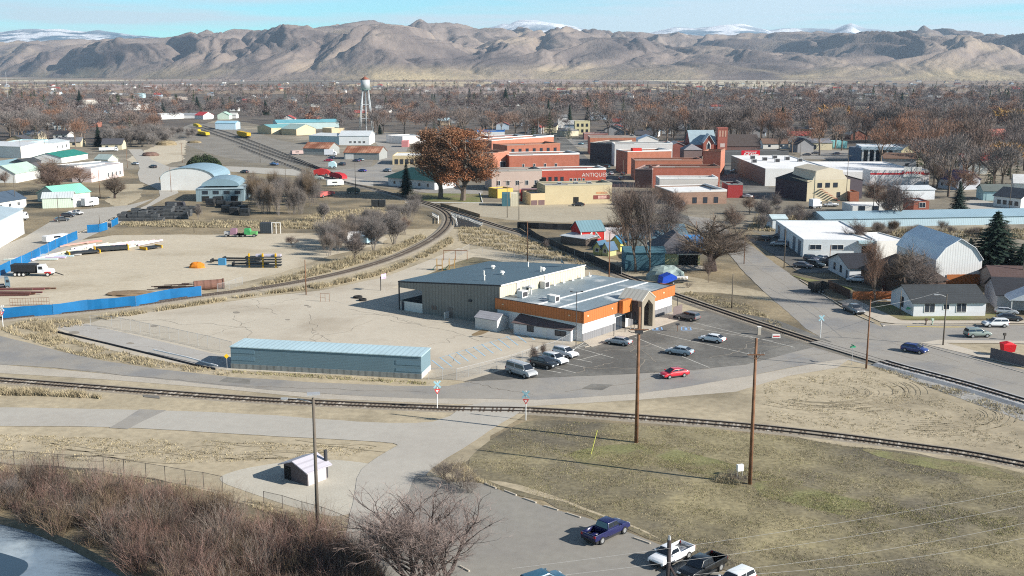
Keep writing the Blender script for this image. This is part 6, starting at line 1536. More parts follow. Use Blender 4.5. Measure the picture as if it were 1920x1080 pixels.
make_car('pickup', (.006, .008, .065), 'dark blue crew cab pickup with white wheels in the lower parking lot', (1130, 1021), (1168, 1003), name='pickup_truck', cat='pickup truck', z=.1)
make_car('pickup1', (.74, .75, .77), 'white two seat pickup behind the dark pole top', (1293, 1047), (1250, 1069), name='pickup_truck', cat='pickup truck', z=.1)
make_car('pickup', (.006, .007, .009), 'black crew cab pickup between the white pickup and the white van', (1352, 1071), (1307, 1096), name='pickup_truck', cat='pickup truck', z=.1)
make_car('suv', (.70, .73, .74), 'white vehicle cut by the bottom edge right of the black pickup', (1413, 1099), (1366, 1124), z=.1)
make_car('suv', (.03, .10, .16), 'blue car roof peeking over the bottom edge', (1008, 1117), (1048, 1105), z=.1)
for args in (
 ('hatch', (.02, .022, .03), 'dark sedan in the shade of the auto shop', (1438, 453), (1417, 451)),
 ('suv', (.30, .32, .35), 'silver minivan in the shade of the auto shop doors', (1472, 463), (1449, 462)),
 ('hatch', (.04, .045, .06), 'dark car nearest the auto shop far door', (1462, 448), (1452, 446)),
 ('sedan', (.13, .13, .15), 'grey sedan, leftmost in the row below the auto shop', (1494, 502), (1513, 504)),
 ('suv', (.02, .035, .04), 'dark green car, second in the row below the auto shop', (1516, 500), (1535, 503)),
 ('suv', (.05, .055, .09), 'dark violet car nearest the auto shop wall', (1508, 489), (1526, 493)),
 ('suv', (.012, .013, .016), 'black car, last in the row before the dark roofed white house', (1540, 497), (1556, 500)),
 ('sedan', (.60, .62, .63), 'small white car tucked against the auto shop wall', (1534, 488), (1545, 491)),
 ('sedan', (.60, .64, .68), 'white and blue car in front of the small dark roofed house', (1620, 531), (1592, 529)),
 ('hatch', (.38, .40, .43), 'silver car under the white carport', (1878, 591), (1898, 592)),
 ('sedan', (.02, .022, .03), 'black car parked before the white carport', (1882, 603), (1906, 604)),
 ('pickup1', (.62, .62, .62), 'white pickup in the lot left of the north road', (132, 403), (145, 404)),
 ('hatch', (.04, .04, .045), 'dark small car behind the low lamp in the left lot', (119, 408), (133, 408)),
 ('sedan', (.05, .055, .06), 'flat dark car closest to the pole in the left lot', (108, 416), (125, 415)),
 ('hatch', (.30, .36, .42), 'silver-blue car at the north road junction', (258, 310), (244, 309)),
 ('suv', (.012, .013, .016), 'black car turning on the cross road by the quonset hall', (290, 316), (278, 315)),
 ('sedan', (.30, .01, .04), 'dark red car parked between the rusty roofed sheds', (622, 303), (608, 303)),
 ('suv', (.03, .05, .10), 'dark blue car behind the dark red one', (626, 299), (613, 298)),
 ('sedan', (.02, .03, .10), 'navy car at the corner before the long rusty shed', (672, 304), (660, 303)),
 ('hatch', (.22, .30, .34), 'pale teal car beside the navy one', (680, 302), (668, 301)),
 ('suv', (.02, .022, .03), 'black car, rearmost at the long rusty shed', (685, 298), (673, 297)),
 ('suv', (.03, .035, .05), 'dark car driving past the red sign', (645, 311), (632, 310)),
 ('sedan', (.01, .04, .25), 'bright blue car driving on the depot street', (683, 323), (671, 322)),
 ('suv', (.18, .22, .26), 'grey car waiting left of the green depot roof', (729, 323), (718, 322)),
 ('pickup1', (.05, .16, .35), 'blue pickup on the street by the rail yard crossing', (518, 311), (505, 310)),
 ('sedan', (.45, .45, .46), 'silver car in the shaded main street', (1148, 331), (1138, 325)),
 ('suv', (.03, .035, .05), 'dark car at the kerb of the shaded main street', (1165, 341), (1155, 334)),
 ('sedan', (.05, .05, .06), 'dark car parked by the pink tree in main street', (1170, 331), (1160, 325)),
 ('suv', (.03, .10, .12), 'dark teal car at the main street crossing', (1140, 316), (1128, 315)),
 ('sedan', (.02, .02, .025), 'small black car left by the yellow wall doorway', (1090, 387), (1078, 387)),
 ('suv', (.38, .44, .42), 'pale green car in the lot left of the grocery', (1385, 324), (1372, 324)),
 ('sedan', (.65, .65, .65), 'white car by the barn red building', (1403, 372), (1392, 371)),
 ('pickup1', (.5, .52, .55), 'silver truck beside the white box truck', (1566, 388), (1552, 388)),
 ('sedan', (.04, .04, .05), 'dark car, left one in the bank lot', (1518, 292), (1508, 292)),
 ('sedan', (.04, .04, .05), 'dark car, middle one in the bank lot', (1534, 289), (1524, 289)),
 ('sedan', (.03, .03, .05), 'dark car, right one in the bank lot', (1574, 290), (1563, 290)),
 ('sedan', (.03, .06, .09), 'dark blue car behind the twin yellow house', (1112, 274), (1102, 273)),
 ('hatch', (.1, .3, .36), 'teal car behind the main street corner', (1092, 272), (1082, 271)),
 ('sedan', (.04, .045, .05), 'dark car half under the bridge street trees left of the thicket', (462, 325), (450, 324)),
):
 make_car(*args, name='parked_car' if 'pickup' not in args[0] else 'pickup_truck', cat='car' if 'pickup' not in args[0] else 'pickup truck', z=.07)
def vehicle_root(nm, label, cat, rear, front, width=2.4, group=None):
 p, q = G(*rear), G(*front); d = (q - p); L = d.length; d.normalize(); n_ = Vector((-d.y, d.x, 0))
 if n_.dot(p) < 0: n_ = -n_; s = -1
 else: s = 1
 o = root(nm, label, cat, ((p + q) / 2 + n_ * (width / 2)), math.atan2(d.y, d.x), group); return o, L
def wheel(o, x, y, r_=.5, wd=.3, m2=None):
 b = MB(); b.tube((x, y - wd / 2, r_), (x, y + wd / 2, r_), r_, n=14); t_ = b.build('wheel', m_tyre, o)
 b = MB(); b.tube((x, y - wd / 2 - .02, r_), (x, y + wd / 2 + .02, r_), r_ * .58, n=10); b.build('rim', m2 or m_rim, t_)
o, L = vehicle_root('dump_trailer', 'black high sided dump trailer parked on the main road verge', 'trailer', (1526, 551), (1553, 549))
b = MB()
b.box(-L / 2, L / 2, -1.2, 1.2, .8, .95); b.box(-L / 2, L / 2, -1.2, -1.12, .95, 2.3); b.box(-L / 2, L / 2, 1.12, 1.2, .95, 2.3); b.box(-L / 2, -L / 2 + .08, -1.12, 1.12, .95, 2.3); b.box(L / 2 - .08, L / 2, -1.12, 1.12, .95, 2.3)
for i in range(7): b.box(-L / 2 + i * L / 6 - .05, -L / 2 + i * L / 6 + .05, -1.26, -1.2, .9, 2.35)
b.build('bed', m_black, o)
for x in (-.6, .4):
 for y in (-1.15, 1.15): wheel(o, x, y, .42)
o, L = vehicle_root('dump_truck', 'black bodied dump truck with white cab and white wheel hubs in the gravel yard', 'truck', (22, 519), (98, 519), 2.5)
s = L / 9.6
b = MB(); ext(b, [(-4.9 * s, 1.2), (-4.95 * s, 2.9), (.9 * s, 2.9), (.7 * s, 1.2)], 'y', -1.2, 1.2); b.build('dump_body', m_black, o)
b = MB(); b.box(-4.6 * s, 4.3 * s, -.6, .6, .75, 1.1); b.build('chassis', m_black, o)
b = MB(); b.profx([(1.3 * s, .9), (1.3 * s, 2.7), (2.5 * s, 2.75), (2.9 * s, 1.9), (2.9 * s, .9)], -1.15, 1.15, inset=[0, .1, .1, 0, 0]); b.build('cab', T['plain'], o, color=(.72, .73, .75))
b = MB(); b.profx([(2.92 * s, .8), (2.92 * s, 1.85), (4.5 * s, 1.65), (4.7 * s, .8)], -.95, .95, inset=[0, .1, .1, 0]); b.build('bonnet', T['plain'], o, color=(.72, .70, .72))
b = MB(); b.box(3.0 * s, 4.4 * s, -1.2, -.9, .75, 1.15); b.box(3.0 * s, 4.4 * s, .9, 1.2, .75, 1.15); b.build('mudguard', T['plain'], o, color=(.5, .03, .03))
b = MB(); b.box(1.6 * s, 2.5 * s, -1.13, -1.10, 1.75, 2.45); b.build('side_window', m_cglass, o)
for x in (-4.0, -3.0, -2.0):
 for y in (-1.05, 1.05): wheel(o, x * s, y, .52, .4, m_trim)
for y in (-1.05, 1.05): wheel(o, 3.7 * s, y, .52, .3, m_trim)
b = MB(); b.tube((5 * s, 0, .9), (7.2 * s, -.6, .3), .12, n=5); b.build('tow_bar', m_black, o)
def lorry(label, rear, front, cabc, bodyc, box_h=3.4, cab_front=True, name='lorry', cat='truck', flat=False, w2=2.4, nw=3):
 o, L = vehicle_root(name, label, cat, rear, front, w2)
 b = MB(); b.box(-L / 2, L * .28, -w2 / 2, w2 / 2, .9, 1.1 if flat else box_h); b.build('load_body', T['plain'], o, color=bodyc)
 b = MB(); b.profx([(L * .31, .6), (L * .31, 2.7), (L * .44, 2.7), (L * .5, 1.7), (L * .5, .6)], -w2 / 2 + .05, w2 / 2 - .05, inset=[0, .08, .08, 0, 0]); b.build('cab', T['plain'], o, color=cabc)
 b = MB(); b.box(L * .36, L * .46, -w2 / 2 - .0, -w2 / 2 + .04, 1.7, 2.3); b.build('side_window', m_cglass, o)
 b = MB(); b.box(-L / 2 + .2, L * .48, -.5, .5, .5, .88); b.build('chassis', m_black, o)
 for x in [-.36, -.2][:max(1, nw - 1)] + [.38]:
  for y in (-w2 / 2 + .2, w2 / 2 - .2): wheel(o, L * x, y, .48)
 return o
lorry('white box truck parked behind the white auto shop', (1524, 392), (1541, 391), (.6, .63, .66), (.62, .65, .68))
lorry('white tractor unit parked at the pale blue roofed house', (18, 420), (54, 412), (.72, .73, .75), (.62, .64, .66), 2.4)
lorry('flatbed truck loaded with pink beams at the left yard edge', (-30, 547), (20, 543), (.10, .16, .2), (.1, .1, .11), flat=True)
lorry('white box truck parked before the rusty roofed shed', (608, 293), (630, 293), (.66, .67, .7), (.64, .66, .7), 3.8)
lorry('silver flatbed truck in the yard north of the teal roof', (186, 285), (222, 284), (.6, .62, .64), (.55, .57, .58), 2.6)
lorry('long dark trailer truck behind the grey pallets', (310, 393), (345, 393), (.04, .04, .05), (.03, .03, .035), 2.6)
for a, c_, col_, lb, hh_ in (((160, 389), (186, 386), (.74, .74, .73), 'white camper trailer behind the pale green garage', 3.2), ((548, 291), (569, 290), (.40, .3, .28), 'dark red camper left of the rusty roof', 2.6), ((1266, 389), (1285, 389), (.16, .15, .16), 'grey trailer between bare trees', 2.2), ((652, 457), (684, 453), (.72, .72, .72), 'white cargo trailer top behind the bare shrubs', 3.0), ((688, 460), (704, 457), (.35, .5, .6), 'pale blue cargo trailer right of the white one', 2.6), ((614, 350), (645, 349), (.66, .67, .64), 'white trailer beside the red yard machines', 2.8), ((88, 458), (132, 452), (.70, .71, .72), 'long white trailer beside the blue fence', 2.2)):
 o, L = vehicle_root('trailer', lb, 'trailer', a, c_); b = MB(); b.profx([(-L / 2, .6), (-L / 2, hh_ - .2), (-L / 2 + .3, hh_), (L / 2 - .5, hh_), (L / 2, hh_ - .6), (L / 2, .6)], -1.2, 1.2); b.build('body', T['plain'], o, color=col_)
 for x in (-.5, .5): wheel(o, x, -1.1, .38, .25)
 b = MB(); b.box(-L * .2, L * .1, -1.23, -1.2, 1.5, 2.0); b.build('side_window', m_cglass, o)
o, L = vehicle_root('boat', 'white boat on a trailer half covered by a blue tarpaulin', 'boat', (1243, 535), (1293, 532), 2.2)
b = MB()
n_ = 8
for i in range(n_):
 t0, t1 = i / n_, (i + 1) / n_; f = lambda t: 1.05 * (1 - max(0, t - .55) ** 2 * 4.4)
 x0, x1 = -L / 2 + L * t0, -L / 2 + L * t1
 for s in (-1, 1): b.poly([(x0, s * f(t0), 1.5), (x1, s * f(t1), 1.5 + .1 * t1), (x1, 0, .7 + .5 * max(0, t1 - .6)), (x0, 0, .7 + .5 * max(0, t0 - .6))])
 b.poly([(x0, -f(t0), 1.5), (x1, -f(t1), 1.5 + .1 * t1), (x1, f(t1), 1.5 + .1 * t1), (x0, f(t0), 1.5)])
b.build('hull', m_trim, o); b = MB(); b.box(-L * .45, L * .5, -.6, .6, .45, .6); b.build('trailer_frame', m_black, o); wheel(o, -L * .1, -.9, .35, .2); wheel(o, -L * .1, .9, .35, .2)
b = MB(); ext(b, [(-L * .55, .3), (-L * .5, 1.9), (-L * .2, 2.6), (0, 1.9), (.1, 1.3), (-L * .3, .6)], 'y', -1.3, 1.3); b.build('tarpaulin', mat('royal_blue_tarp', (.01, .06, .42), rough=.5, var=.2, scale=.8), o)
def heap(name, label, cat, px, sx, sy, sz, m, seed=1, col=None, n=14, flat=.0):
 b = MB(); rr_ = random.Random(seed); k = 0; nv = []
 rows = 7
 for i in range(rows + 1):
  ph = PI / 2 * i / rows
  ring = []
  for j in range(n):
   t = 2 * PI * j / n; q = rr_.uniform(.86, 1.1)
   ring.append((sx * math.cos(ph) ** .7 * math.cos(t) * q, sy * math.cos(ph) ** .7 * math.sin(t) * q, sz * math.sin(ph) ** (.8) * rr_.uniform(.93, 1.05)))
  nv.append(ring)
 for i in range(rows):
  for j in range(n): b.poly([nv[i][j], nv[i][(j + 1) % n], nv[i + 1][(j + 1) % n], nv[i + 1][j]])
 o = b.build(name, m, None, color=col); o.location = G(*px); return tag(o, label, cat)
heap('covered_heap', 'large heap under a pale green-grey tarpaulin behind the boat', 'covered heap', (1247, 524), 4.4, 3.2, 3.4, mat('grey_green_tarp', (.25, .31, .29), rough=.7, var=.25, scale=.5), 3)
heap('gravel_heap', 'low brown spoil heap behind the long blue fence', 'heap', (245, 552), 5.6, 3.0, .7, mat('brown_spoil', (.22, .155, .095), var=.2, scale=.6), 5)
heap('dirt_heap', 'straw coloured dirt bank at the foot of the grey bare trees', 'heap', (312, 272), 7, 5, 3, mat('straw_dirt', (.24, .19, .115), var=.35, scale=.4), 6)
heap('dirt_heap', 'tan dirt bank beside the rail yard tracks', 'heap', (365, 268), 5, 3, 1.6, MATS['straw_dirt'], 8)
heap('dirt_heap', 'round mound with dry grass near the black hut', 'heap', (704, 405), 5, 3, 2, MATS['straw_dirt'], 11)
heap('hay_mound', 'dark timber heap between the dirt bank and the cream hut', 'heap', (282, 292), 5, 4, 2.2, mat('dark_scrap', (.16, .10, .08), var=.4, scale=.8), 12)
for k, (x, y, c_) in enumerate(((671, 559, 1.0), (680, 564, .85))):
 b = MB()
 for i in range(18):
  t0, t1 = 2 * PI * i / 18, 2 * PI * (i + 1) / 18
  for (r0, z0_, r1, z1_) in ((1, .05, 1, .42), (1, .42, .85, .5), (.85, .5, .5, .48), (.5, .48, .5, .05)):
   b.poly([(r0 * math.cos(t0) * c_, r0 * math.sin(t0) * c_, z0_), (r0 * math.cos(t1) * c_, r0 * math.sin(t1) * c_, z0_), (r1 * math.cos(t1) * c_, r1 * math.sin(t1) * c_, z1_), (r1 * math.cos(t0) * c_, r1 * math.sin(t0) * c_, z1_)])
 o = b.build('tractor_tyre', m_tyre); o.location = G(x, y); tag(o, ('larger', 'smaller')[k] + ' black tractor tyre lying on the concrete yard', 'tyre', 'tyres on the yard')
o = root('basketball_hoop', 'basketball hoop with a violet backboard on the concrete yard', 'basketball hoop', G(714, 545), -.6)
b = MB(); b.tube((0, 0, 0), (0, 0, 3.2), .09, n=6); b.tube((0, 0, 3.0), (.9, 0, 3.3), .06, n=5); b.build('post', m_black, o); b = MB(); b.box(.9, .95, -.8, .8, 2.8, 3.9); b.build('backboard', T['plain'], o, color=(.55, .42, .62))
b = MB()
for i in range(10): b.tube((1.2 + .24 * math.cos(i * .628), .24 * math.sin(i * .628), 3.05), (1.2 + .24 * math.cos((i + 1) * .628), .24 * math.sin((i + 1) * .628), 3.05), .02, n=4)
b.build('rim', m_signred, o)
p0, p1 = G(832, 488), G(876, 488); o = root('swing_frame', 'long brown timber swing frame on the playground', 'swing', p0); L = (p1 - p0).length
b = MB(); b.box(0, L, -.08, .08, 2.5, 2.7); b.build('beam', m_pole, o)
for x in (0, L / 2, L):
 for s in (-1, 1): b = MB(); b.tube((x, s * .6, 0), (x, 0, 2.6), .07, n=5); b.build('leg', m_pole, o)
for k, x in enumerate((813, 836)):
 o = root('play_slide', ('left', 'right')[k] + ' green slide tower with wooden posts on the playground', 'slide', G(x + 6, 508), 0, 'playground slides')
 for sx in (0, 1.3):
  for sy in (0, 1.3): b = MB(); b.box(sx - .07, sx + .07, sy - .07, sy + .07, 0, 2.9); b.build('post', T['plain'], o, color=(.45, .28, .10))
 b = MB(); b.box(-.1, 1.4, -.1, 1.4, 1.2, 1.32); b.build('deck', T['plain'], o, color=(.3, .2, .1))
 b = MB(); ext(b, [(-1.2, .15), (-1.2, .25), (-.1, 1.45), (-.1, 1.3)], 'y', .2, 1.1); b.build('slide', T['plain'], o, color=(.0, .18, .12))
o = root('climbing_frame', 'grey steel climbing bars standing on the concrete yard', 'climbing frame', G(601, 566))
for x in (0, 1, 1.9): b = MB(); b.tube((x, 0, 0), (x, 0, 1.9), .04, n=4); b.build('post', m_pole, o)
b = MB(); b.tube((0, 0, 1.85), (1.9, 0, 1.85), .04, n=4); b.tube((0, 0, .9), (1, 0, .9), .03, n=4); b.build('rail', m_pole, o)
m_blk = mat('black_tarp', (.028, .03, .032), rough=.6, var=.3, scale=1)
def beams(label, a, c_, n, width, col, h=.4, name='beam', cat='beams', length=None, rz=0, group='stacked steel beams in the yard', rr_=.16):
 A_, C_ = G(*a), G(*c_); rr2 = random.Random(int(a[0] * 7 + a[1]))
 for i in range(n):
  p = A_.lerp(C_, (i + .5) / n); b = MB(); L = (length or 6) * rr2.uniform(.8, 1.15); b.box(-L / 2, L / 2, -rr_, rr_, 0, .09); b.box(-L / 2, L / 2, -.04, .04, .09, rr_ * 2 - .09); b.box(-L / 2, L / 2, -rr_, rr_, rr_ * 2 - .09, rr_ * 2)
  o = b.build(name, T['plain'], None, color=tuple(v * rr2.uniform(.8, 1.1) for v in col)); o.location = p + Vector((rr2.uniform(-.5, .5), rr2.uniform(-.3, .3), rr2.uniform(0, h))); o.rotation_euler = (0, 0, rz + rr2.uniform(-.06, .06)); tag(o, label, 'beam', group)
beams('white painted steel beam lying left of the dark yard trailer', (80, 486), (150, 470), 14, 1, (.70, .68, .64), length=11, rz=1.25, group='white steel beams')
beams('white painted steel beam behind the dark yard trailer', (150, 466), (285, 457), 22, 1, (.72, .68, .62), length=10, rz=1.2, group='white beams behind the dark trailer', rr_=.2)
beams('white painted steel beam in the middle of the beam field', (110, 478), (250, 464), 18, 1, (.66, .62, .56), length=8, rz=1.15, group='white beams mid field', rr_=.2)
beams('pinkish steel beam near the blue fence', (130, 462), (170, 455), 6, 1, (.6, .32, .28), length=7, rz=.9, group='pink steel beams')
beams('white pipe lying beside the black truck', (52, 490), (120, 478), 7, 1, (.70, .72, .74), length=12, rz=.12, group='white pipes at the truck')
beams('rust brown steel beam on the ground left of the spoil heap', (5, 545), (60, 543), 5, 1, (.20, .09, .07), length=12, rz=0.03, group='rusty beams at the yard edge')
beams('rust brown long steel plate nearest the blue fence', (10, 556), (30, 552), 4, 1, (.18, .08, .065), length=10, rz=0.03, group='rusty plates nearest the blue fence')
beams('dark scrap bar in the pile behind the long blue fence', (300, 545), (360, 538), 12, 1, (.06, .04, .035), length=5, rz=.2, group='scrap bars', rr_=.07, h=1.0)
for k, (a, c_, lb, hc) in enumerate((((132, 481), (187, 476), 'dark flatbed equipment trailer with yellow corners', .9), ((180, 474), (240, 470), 'dark machine frame with yellow ends among the white beams', 1.3), ((276, 470), (303, 466), 'lone dark deck plate on yellow skids in the gravel yard', .7))):
 o, L = vehicle_root('equipment_trailer', lb, 'trailer', a, c_, 3); b = MB(); b.box(-L / 2, L / 2, -1.5, 1.5, .5, hc); b.build('deck', m_blk, o)
 b = MB(); b.box(-L / 2 - .3, -L / 2, -1.6, 1.6, .2, hc + .2); b.box(L / 2, L / 2 + .3, -1.6, 1.6, .2, hc + .2); b.build('yellow_skid', T['plain'], o, color=(.60, .33, .02))
o = root('steel_rack', 'steel storage rack with yellow uprights and dark beams in the gravel yard', 'rack', G(495, 502))
for x in (-3.6, -.2, 3.0): b = MB(); b.box(x - .18, x + .18, -.2, .2, 0, 3.6); b.build('upright', T['plain'], o, color=(.62, .36, .01))
for k in range(4): b = MB(); b.box(-4.5, 4.3, -.5, 1.2, .5 + .7 * k, .7 + .7 * k); b.build('shelf_load', m_blk, o)
b = MB(); b.box(-2, 4.2, .2, 1.3, 2.5, 3.3); b.build('white_load', T['plain'], o, color=(.5, .47, .55))
for k, (x, y, L, rz) in enumerate(((440, 492, 12, -.05), (455, 488, 10, -.1), (470, 498, 9, 0))):
 b = MB(); b.box(-L / 2, L / 2, -.2, .2, .3, .7); b.box(-L / 2, -L / 2 + .3, -1, 1, 0, .9); b.box(L / 2 - .3, L / 2, -1, 1, 0, .9); o = b.build('dark_girder', m_blk); o.location = G(x, y); o.rotation_euler = (0, 0, rz); tag(o, ('long dark girder on blocks left of the yellow rack', 'thin dark girder behind the long one', 'dark girder touching the yellow rack')[k], 'girder', 'dark girders')
b = MB(); b.box(-.9, .9, -.6, .6, 0, 1.7); o = b.build('blue_cabinet', T['plain'], None, color=(.05, .20, .36)); o.location = G(417, 497); tag(o, 'blue and white steel cabinet at the left end of the dark girders', 'cabinet')
heap('orange_float', 'orange ribbed float drum lying alone in the gravel yard', 'float', (370, 502), 1.9, 1.3, 1.5, mat('float_orange', (.58, .19, .02), var=.3, scale=1.5), 2)
b = MB(); b.tube((-3.2, 0, 1.1), (3.2, .2, 1.1), 1.1, n=16); b.tube((3.0, .19, 1.1), (3.3, .2, 1.1), 1.25, n=16); o = b.build('rusty_pipe', mat('rust_pipe', (.19, .10, .075), var=.2, scale=.8, kind='ribx', per=1.5, amt=.3)); o.location = G(392, 543); o.rotation_euler = (0, 0, .35); tag(o, 'wide rust brown steel pipe at the end of the long blue fence', 'pipe')
o = root('wire_cage', 'brown steel mesh cage behind the left end of the blue fence', 'cage', G(57, 573), .15); b = MB()
for i in range(16): b.tube((-4 + i * .52, 0, 0), (-4 + i * .52, 0, 1.6), .035, n=4)
for z in (.1, .8, 1.6): b.tube((-4, 0, z), (3.8, 0, z), .04, n=4)
b.build('bars', mat('brown_steel', (.2, .11, .07), var=.2), o)
for k, (x, y, cc, c2, lb) in enumerate(((438, 444, (.26, .15, .20), (.42, .42, .42), 'old truck with a purple cab and silver hood'), (466, 444, (.05, .28, .10), (.12, .35, .12), 'old green truck right of the purple one'))):
 o = root('old_truck', lb, 'truck', G(x, y), PI if k == 0 else 0); b = MB(); b.profx([(-1, .7), (-1, 2.5), (.5, 2.5), (.8, 1.6), (.8, .7)], -1, 1, inset=[0, .1, .1, 0, 0]); b.build('cab', T['plain'], o, color=cc); b = MB(); b.box(.8, 2.6, -.8, .8, .7, 1.6); b.build('hood', T['plain'], o, color=c2); b = MB(); b.box(-4, -1, -1.1, 1.1, .6, .9); b.build('deck', m_blk, o)
 for xx in (-3, 1.9):
  for yy in (-.95, .95): wheel(o, xx, yy, .5, .25)
bld('dark_container', 'dark container with a pale open frame beside the old trucks', 'container', (488, 438), (508, 438), 3, 3.2, 'flat', .1, ('ribs', (.04, .05, .06)), rc=(.05, .05, .06))
o = root('frame_rack', 'white open steel frame right of the dark container', 'frame', G(510, 438)); b = MB()
for x in (0, 1.3, 2.6): b.box(x - .1, x + .1, -.1, .1, 0, 3.2)
b.box(-.1, 2.7, -.1, .1, 3.2, 3.4); b.build('frame', m_trim, o)
rr2 = random.Random(21); k = 0
m_crate = mat('grey_crate', (.085, .09, .095), var=.25, scale=1.5, kind='hrib', per=.5, amt=.5)
for row, (xa, xb, y, n) in enumerate(((230, 300, 414, 8), (236, 345, 410, 12), (255, 352, 405, 10), (285, 330, 400, 5), (300, 360, 399, 6))):
 for i in range(n):
  x = xa + (xb - xa) * i / (n - 1); lv = 1 + (rr2.random() < .7) + (rr2.random() < .3)
  for j in range(lv):
   b = MB(); b.box(-1.35, 1.35, -1.1, 1.1, 0, .28); b.box(-1.35, 1.35, -1.1, 1.1, .42, 1.15); b.box(-1.2, 1.2, -1, 1, .28, .42)
   o = b.build('crate', m_crate); o.location = G(x, y) + Vector((rr2.uniform(-.2, .2), 0, j * 1.16)); o.rotation_euler = (0, 0, rr2.uniform(-.1, .1)); tag(o, 'dark grey slatted crate in the stacks beside the north road', 'crate', 'grey crates stacked by the north road')
for x, y in ((425, 398), (440, 402), (455, 399), (432, 390), (446, 391), (415, 388), (460, 404), (408, 381), (395, 385)):
 for j in range(2):
  b = MB(); b.box(-1.5, 1.5, -1.2, 1.2, 0, 1.2); b.box(-1.3, 1.3, -1.25, 1.25, .2, 1.0); o = b.build('crate', m_blk); o.location = G(x, y) + Vector((0, 0, j * 1.25)); o.rotation_euler = (0, 0, rr2.uniform(-.2, .2)); tag(o, 'black crate stacked before the blue-grey barn', 'crate', 'black crates before the blue-grey barn')
o, L = vehicle_root('locomotive', 'yellow maintenance locomotive with rounded nose in the rail yard', 'locomotive', (358, 251), (386, 256), 3)
b = MB(); b.profx([(-L / 2, 1), (-L / 2, 4), (-L * .1, 4.3), (-L * .05, 3), (L / 2 - 1, 3), (L / 2, 2.4), (L / 2, 1)], -1.5, 1.5, inset=[0] * 7); b.build('body', T['plain'], o, color=(.58, .42, .03)); b = MB(); b.box(-L / 2, L / 2, -1.3, 1.3, .4, .98); b.build('frame', m_blk, o)
b = MB(); b.box(-L * .35, -L * .12, -1.55, -1.5, 2.5, 3.6); b.build('side_window', m_cglass, o)
o, L = vehicle_root('hopper_wagon', 'yellow hopper wagon standing on the rail yard track', 'rail wagon', (444, 256), (463, 260), 3)
b = MB(); ext(b, [(-L / 2, 4.2), (-L / 2, 2), (-L * .3, 1), (L * .3, 1), (L / 2, 2), (L / 2, 4.2)], 'y', -1.5, 1.5); b.build('hopper', T['plain'], o, color=(.58, .36, .03)); b = MB(); b.box(-L / 2, L / 2, -1.2, 1.2, .4, .9); b.build('frame', m_blk, o)
o, L = vehicle_root('track_machine', 'small yellow track machine behind the locomotive', 'track machine', (362, 238), (372, 240), 3)
b = MB(); b.profx([(-L / 2, .8), (-L / 2, 3), (0, 3.2), (L / 2, 2), (L / 2, .8)], -1.3, 1.3); b.build('body', T['plain'], o, color=(.58, .42, .03)); wheel(o, -1, -1.1, .5); wheel(o, 1, -1.1, .5)
for k, (a, c_, cl_, hh_, lb) in enumerate((((588, 330), (618, 330), (.42, .03, .03), 3.4, 'red combine machine left of the blue-white cab'), ((618, 334), (642, 338), (.45, .03, .04), 3.0, 'long red machine with a white end'), ((616, 316), (630, 316), (.45, .65, .7), 3.6, 'small white and blue kiosk by the depot street'), ((575, 338), (606, 338), (.28, .34, .32), 1.8, 'grey-green flat trailer with scrap'), ((600, 372), (628, 366), (.42, .11, .10), 2.2, 'faded red shed roof hidden in the thicket'), ((650, 364), (674, 364), (.13, .14, .11), 2.6, 'dark green box beside the pole with the white foot'))):
 o, L = vehicle_root('yard_machine' if k < 2 else 'yard_box', lb, 'machine' if k < 2 else 'shed', a, c_); b = MB(); b.profx([(-L / 2, .6), (-L / 2, hh_ * .8), (-L * .1, hh_), (L * .3, hh_ * .9), (L / 2, hh_ * .6), (L / 2, .6)], -1.3, 1.3); b.build('body', T['plain'], o, color=cl_)
 wheel(o, -L * .3, -1.2, .6); wheel(o, L * .3, -1.2, .6)
for k, (a, c_) in enumerate((((697, 388), (709, 388)), ((711, 388), (722, 388)))):
 o, L = vehicle_root('black_box', ('left', 'right')[k] + ' black open fronted box on the mound by the track', 'box', a, c_); b = MB(); b.box(-L / 2, L / 2, -1, 1, .2, 2.4); b.box(-L / 2 - .15, -L / 2, -1.1, 1.1, 0, 2.6); b.build('body', m_blk, o)
o = root('red_canopy', 'bright red folded canopy behind the mauve board fence', 'canopy', G(1888, 667)); b = MB(); b.profx([(-.9, .8), (-1.1, 2.2), (0, 2.5), (1.1, 2.1), (1.0, .9), (.2, .7)], -.9, .9, inset=[.2, 0, .3, 0, .2, .2]); b.build('cloth', mat('canopy_red', (.6, .01, .02), rough=.6, var=.15, scale=1), o)
for s in (-1, 1): b = MB(); b.tube((s * .8, 0, 0), (s * .8, 0, 1.2), .04, n=4); b.build('leg', m_steel, o)
for x, y, c_, lb in ((1748, 609, (.45, .55, .45), 'small green-grey mailbox post by the kerb'), (1736, 609, (.12, .08, .06), 'brown mailbox post by the kerb'), (1883, 637, (.08, .07, .06), 'dark litter bin at the right sidewalk')):
 b = MB(); b.tube((0, 0, 0), (0, 0, .9), .12, .12, 6); b.box(-.22, .22, -.2, .2, .8, 1.25); o = b.build('mailbox', T['plain'], None, color=c_); o.location = G(x, y); tag(o, lb, 'mailbox')
o = root('concrete_barrier', 'white concrete post at the car park corner', 'post', G(1423, 628)); b = MB(); b.box(-.3, .3, -.3, .3, 0, 1.5); b.build('block', m_walk, o); b = MB(); b.box(-.35, .35, -.35, .35, 1.5, 1.6); b.build('cap', m_trim, o)
b = MB(); b.profx([(-.8, 0), (-.7, .75), (.7, .75), (.8, 0)], -.2, .2); b.box(-.6, .6, -.22, -.2, .3, .5, 1); o = b.build('white_board', [m_trim, m_signred]); o.location = G(1455, 634); tag(o, 'low white barrier board lying near the crossing', 'barrier')
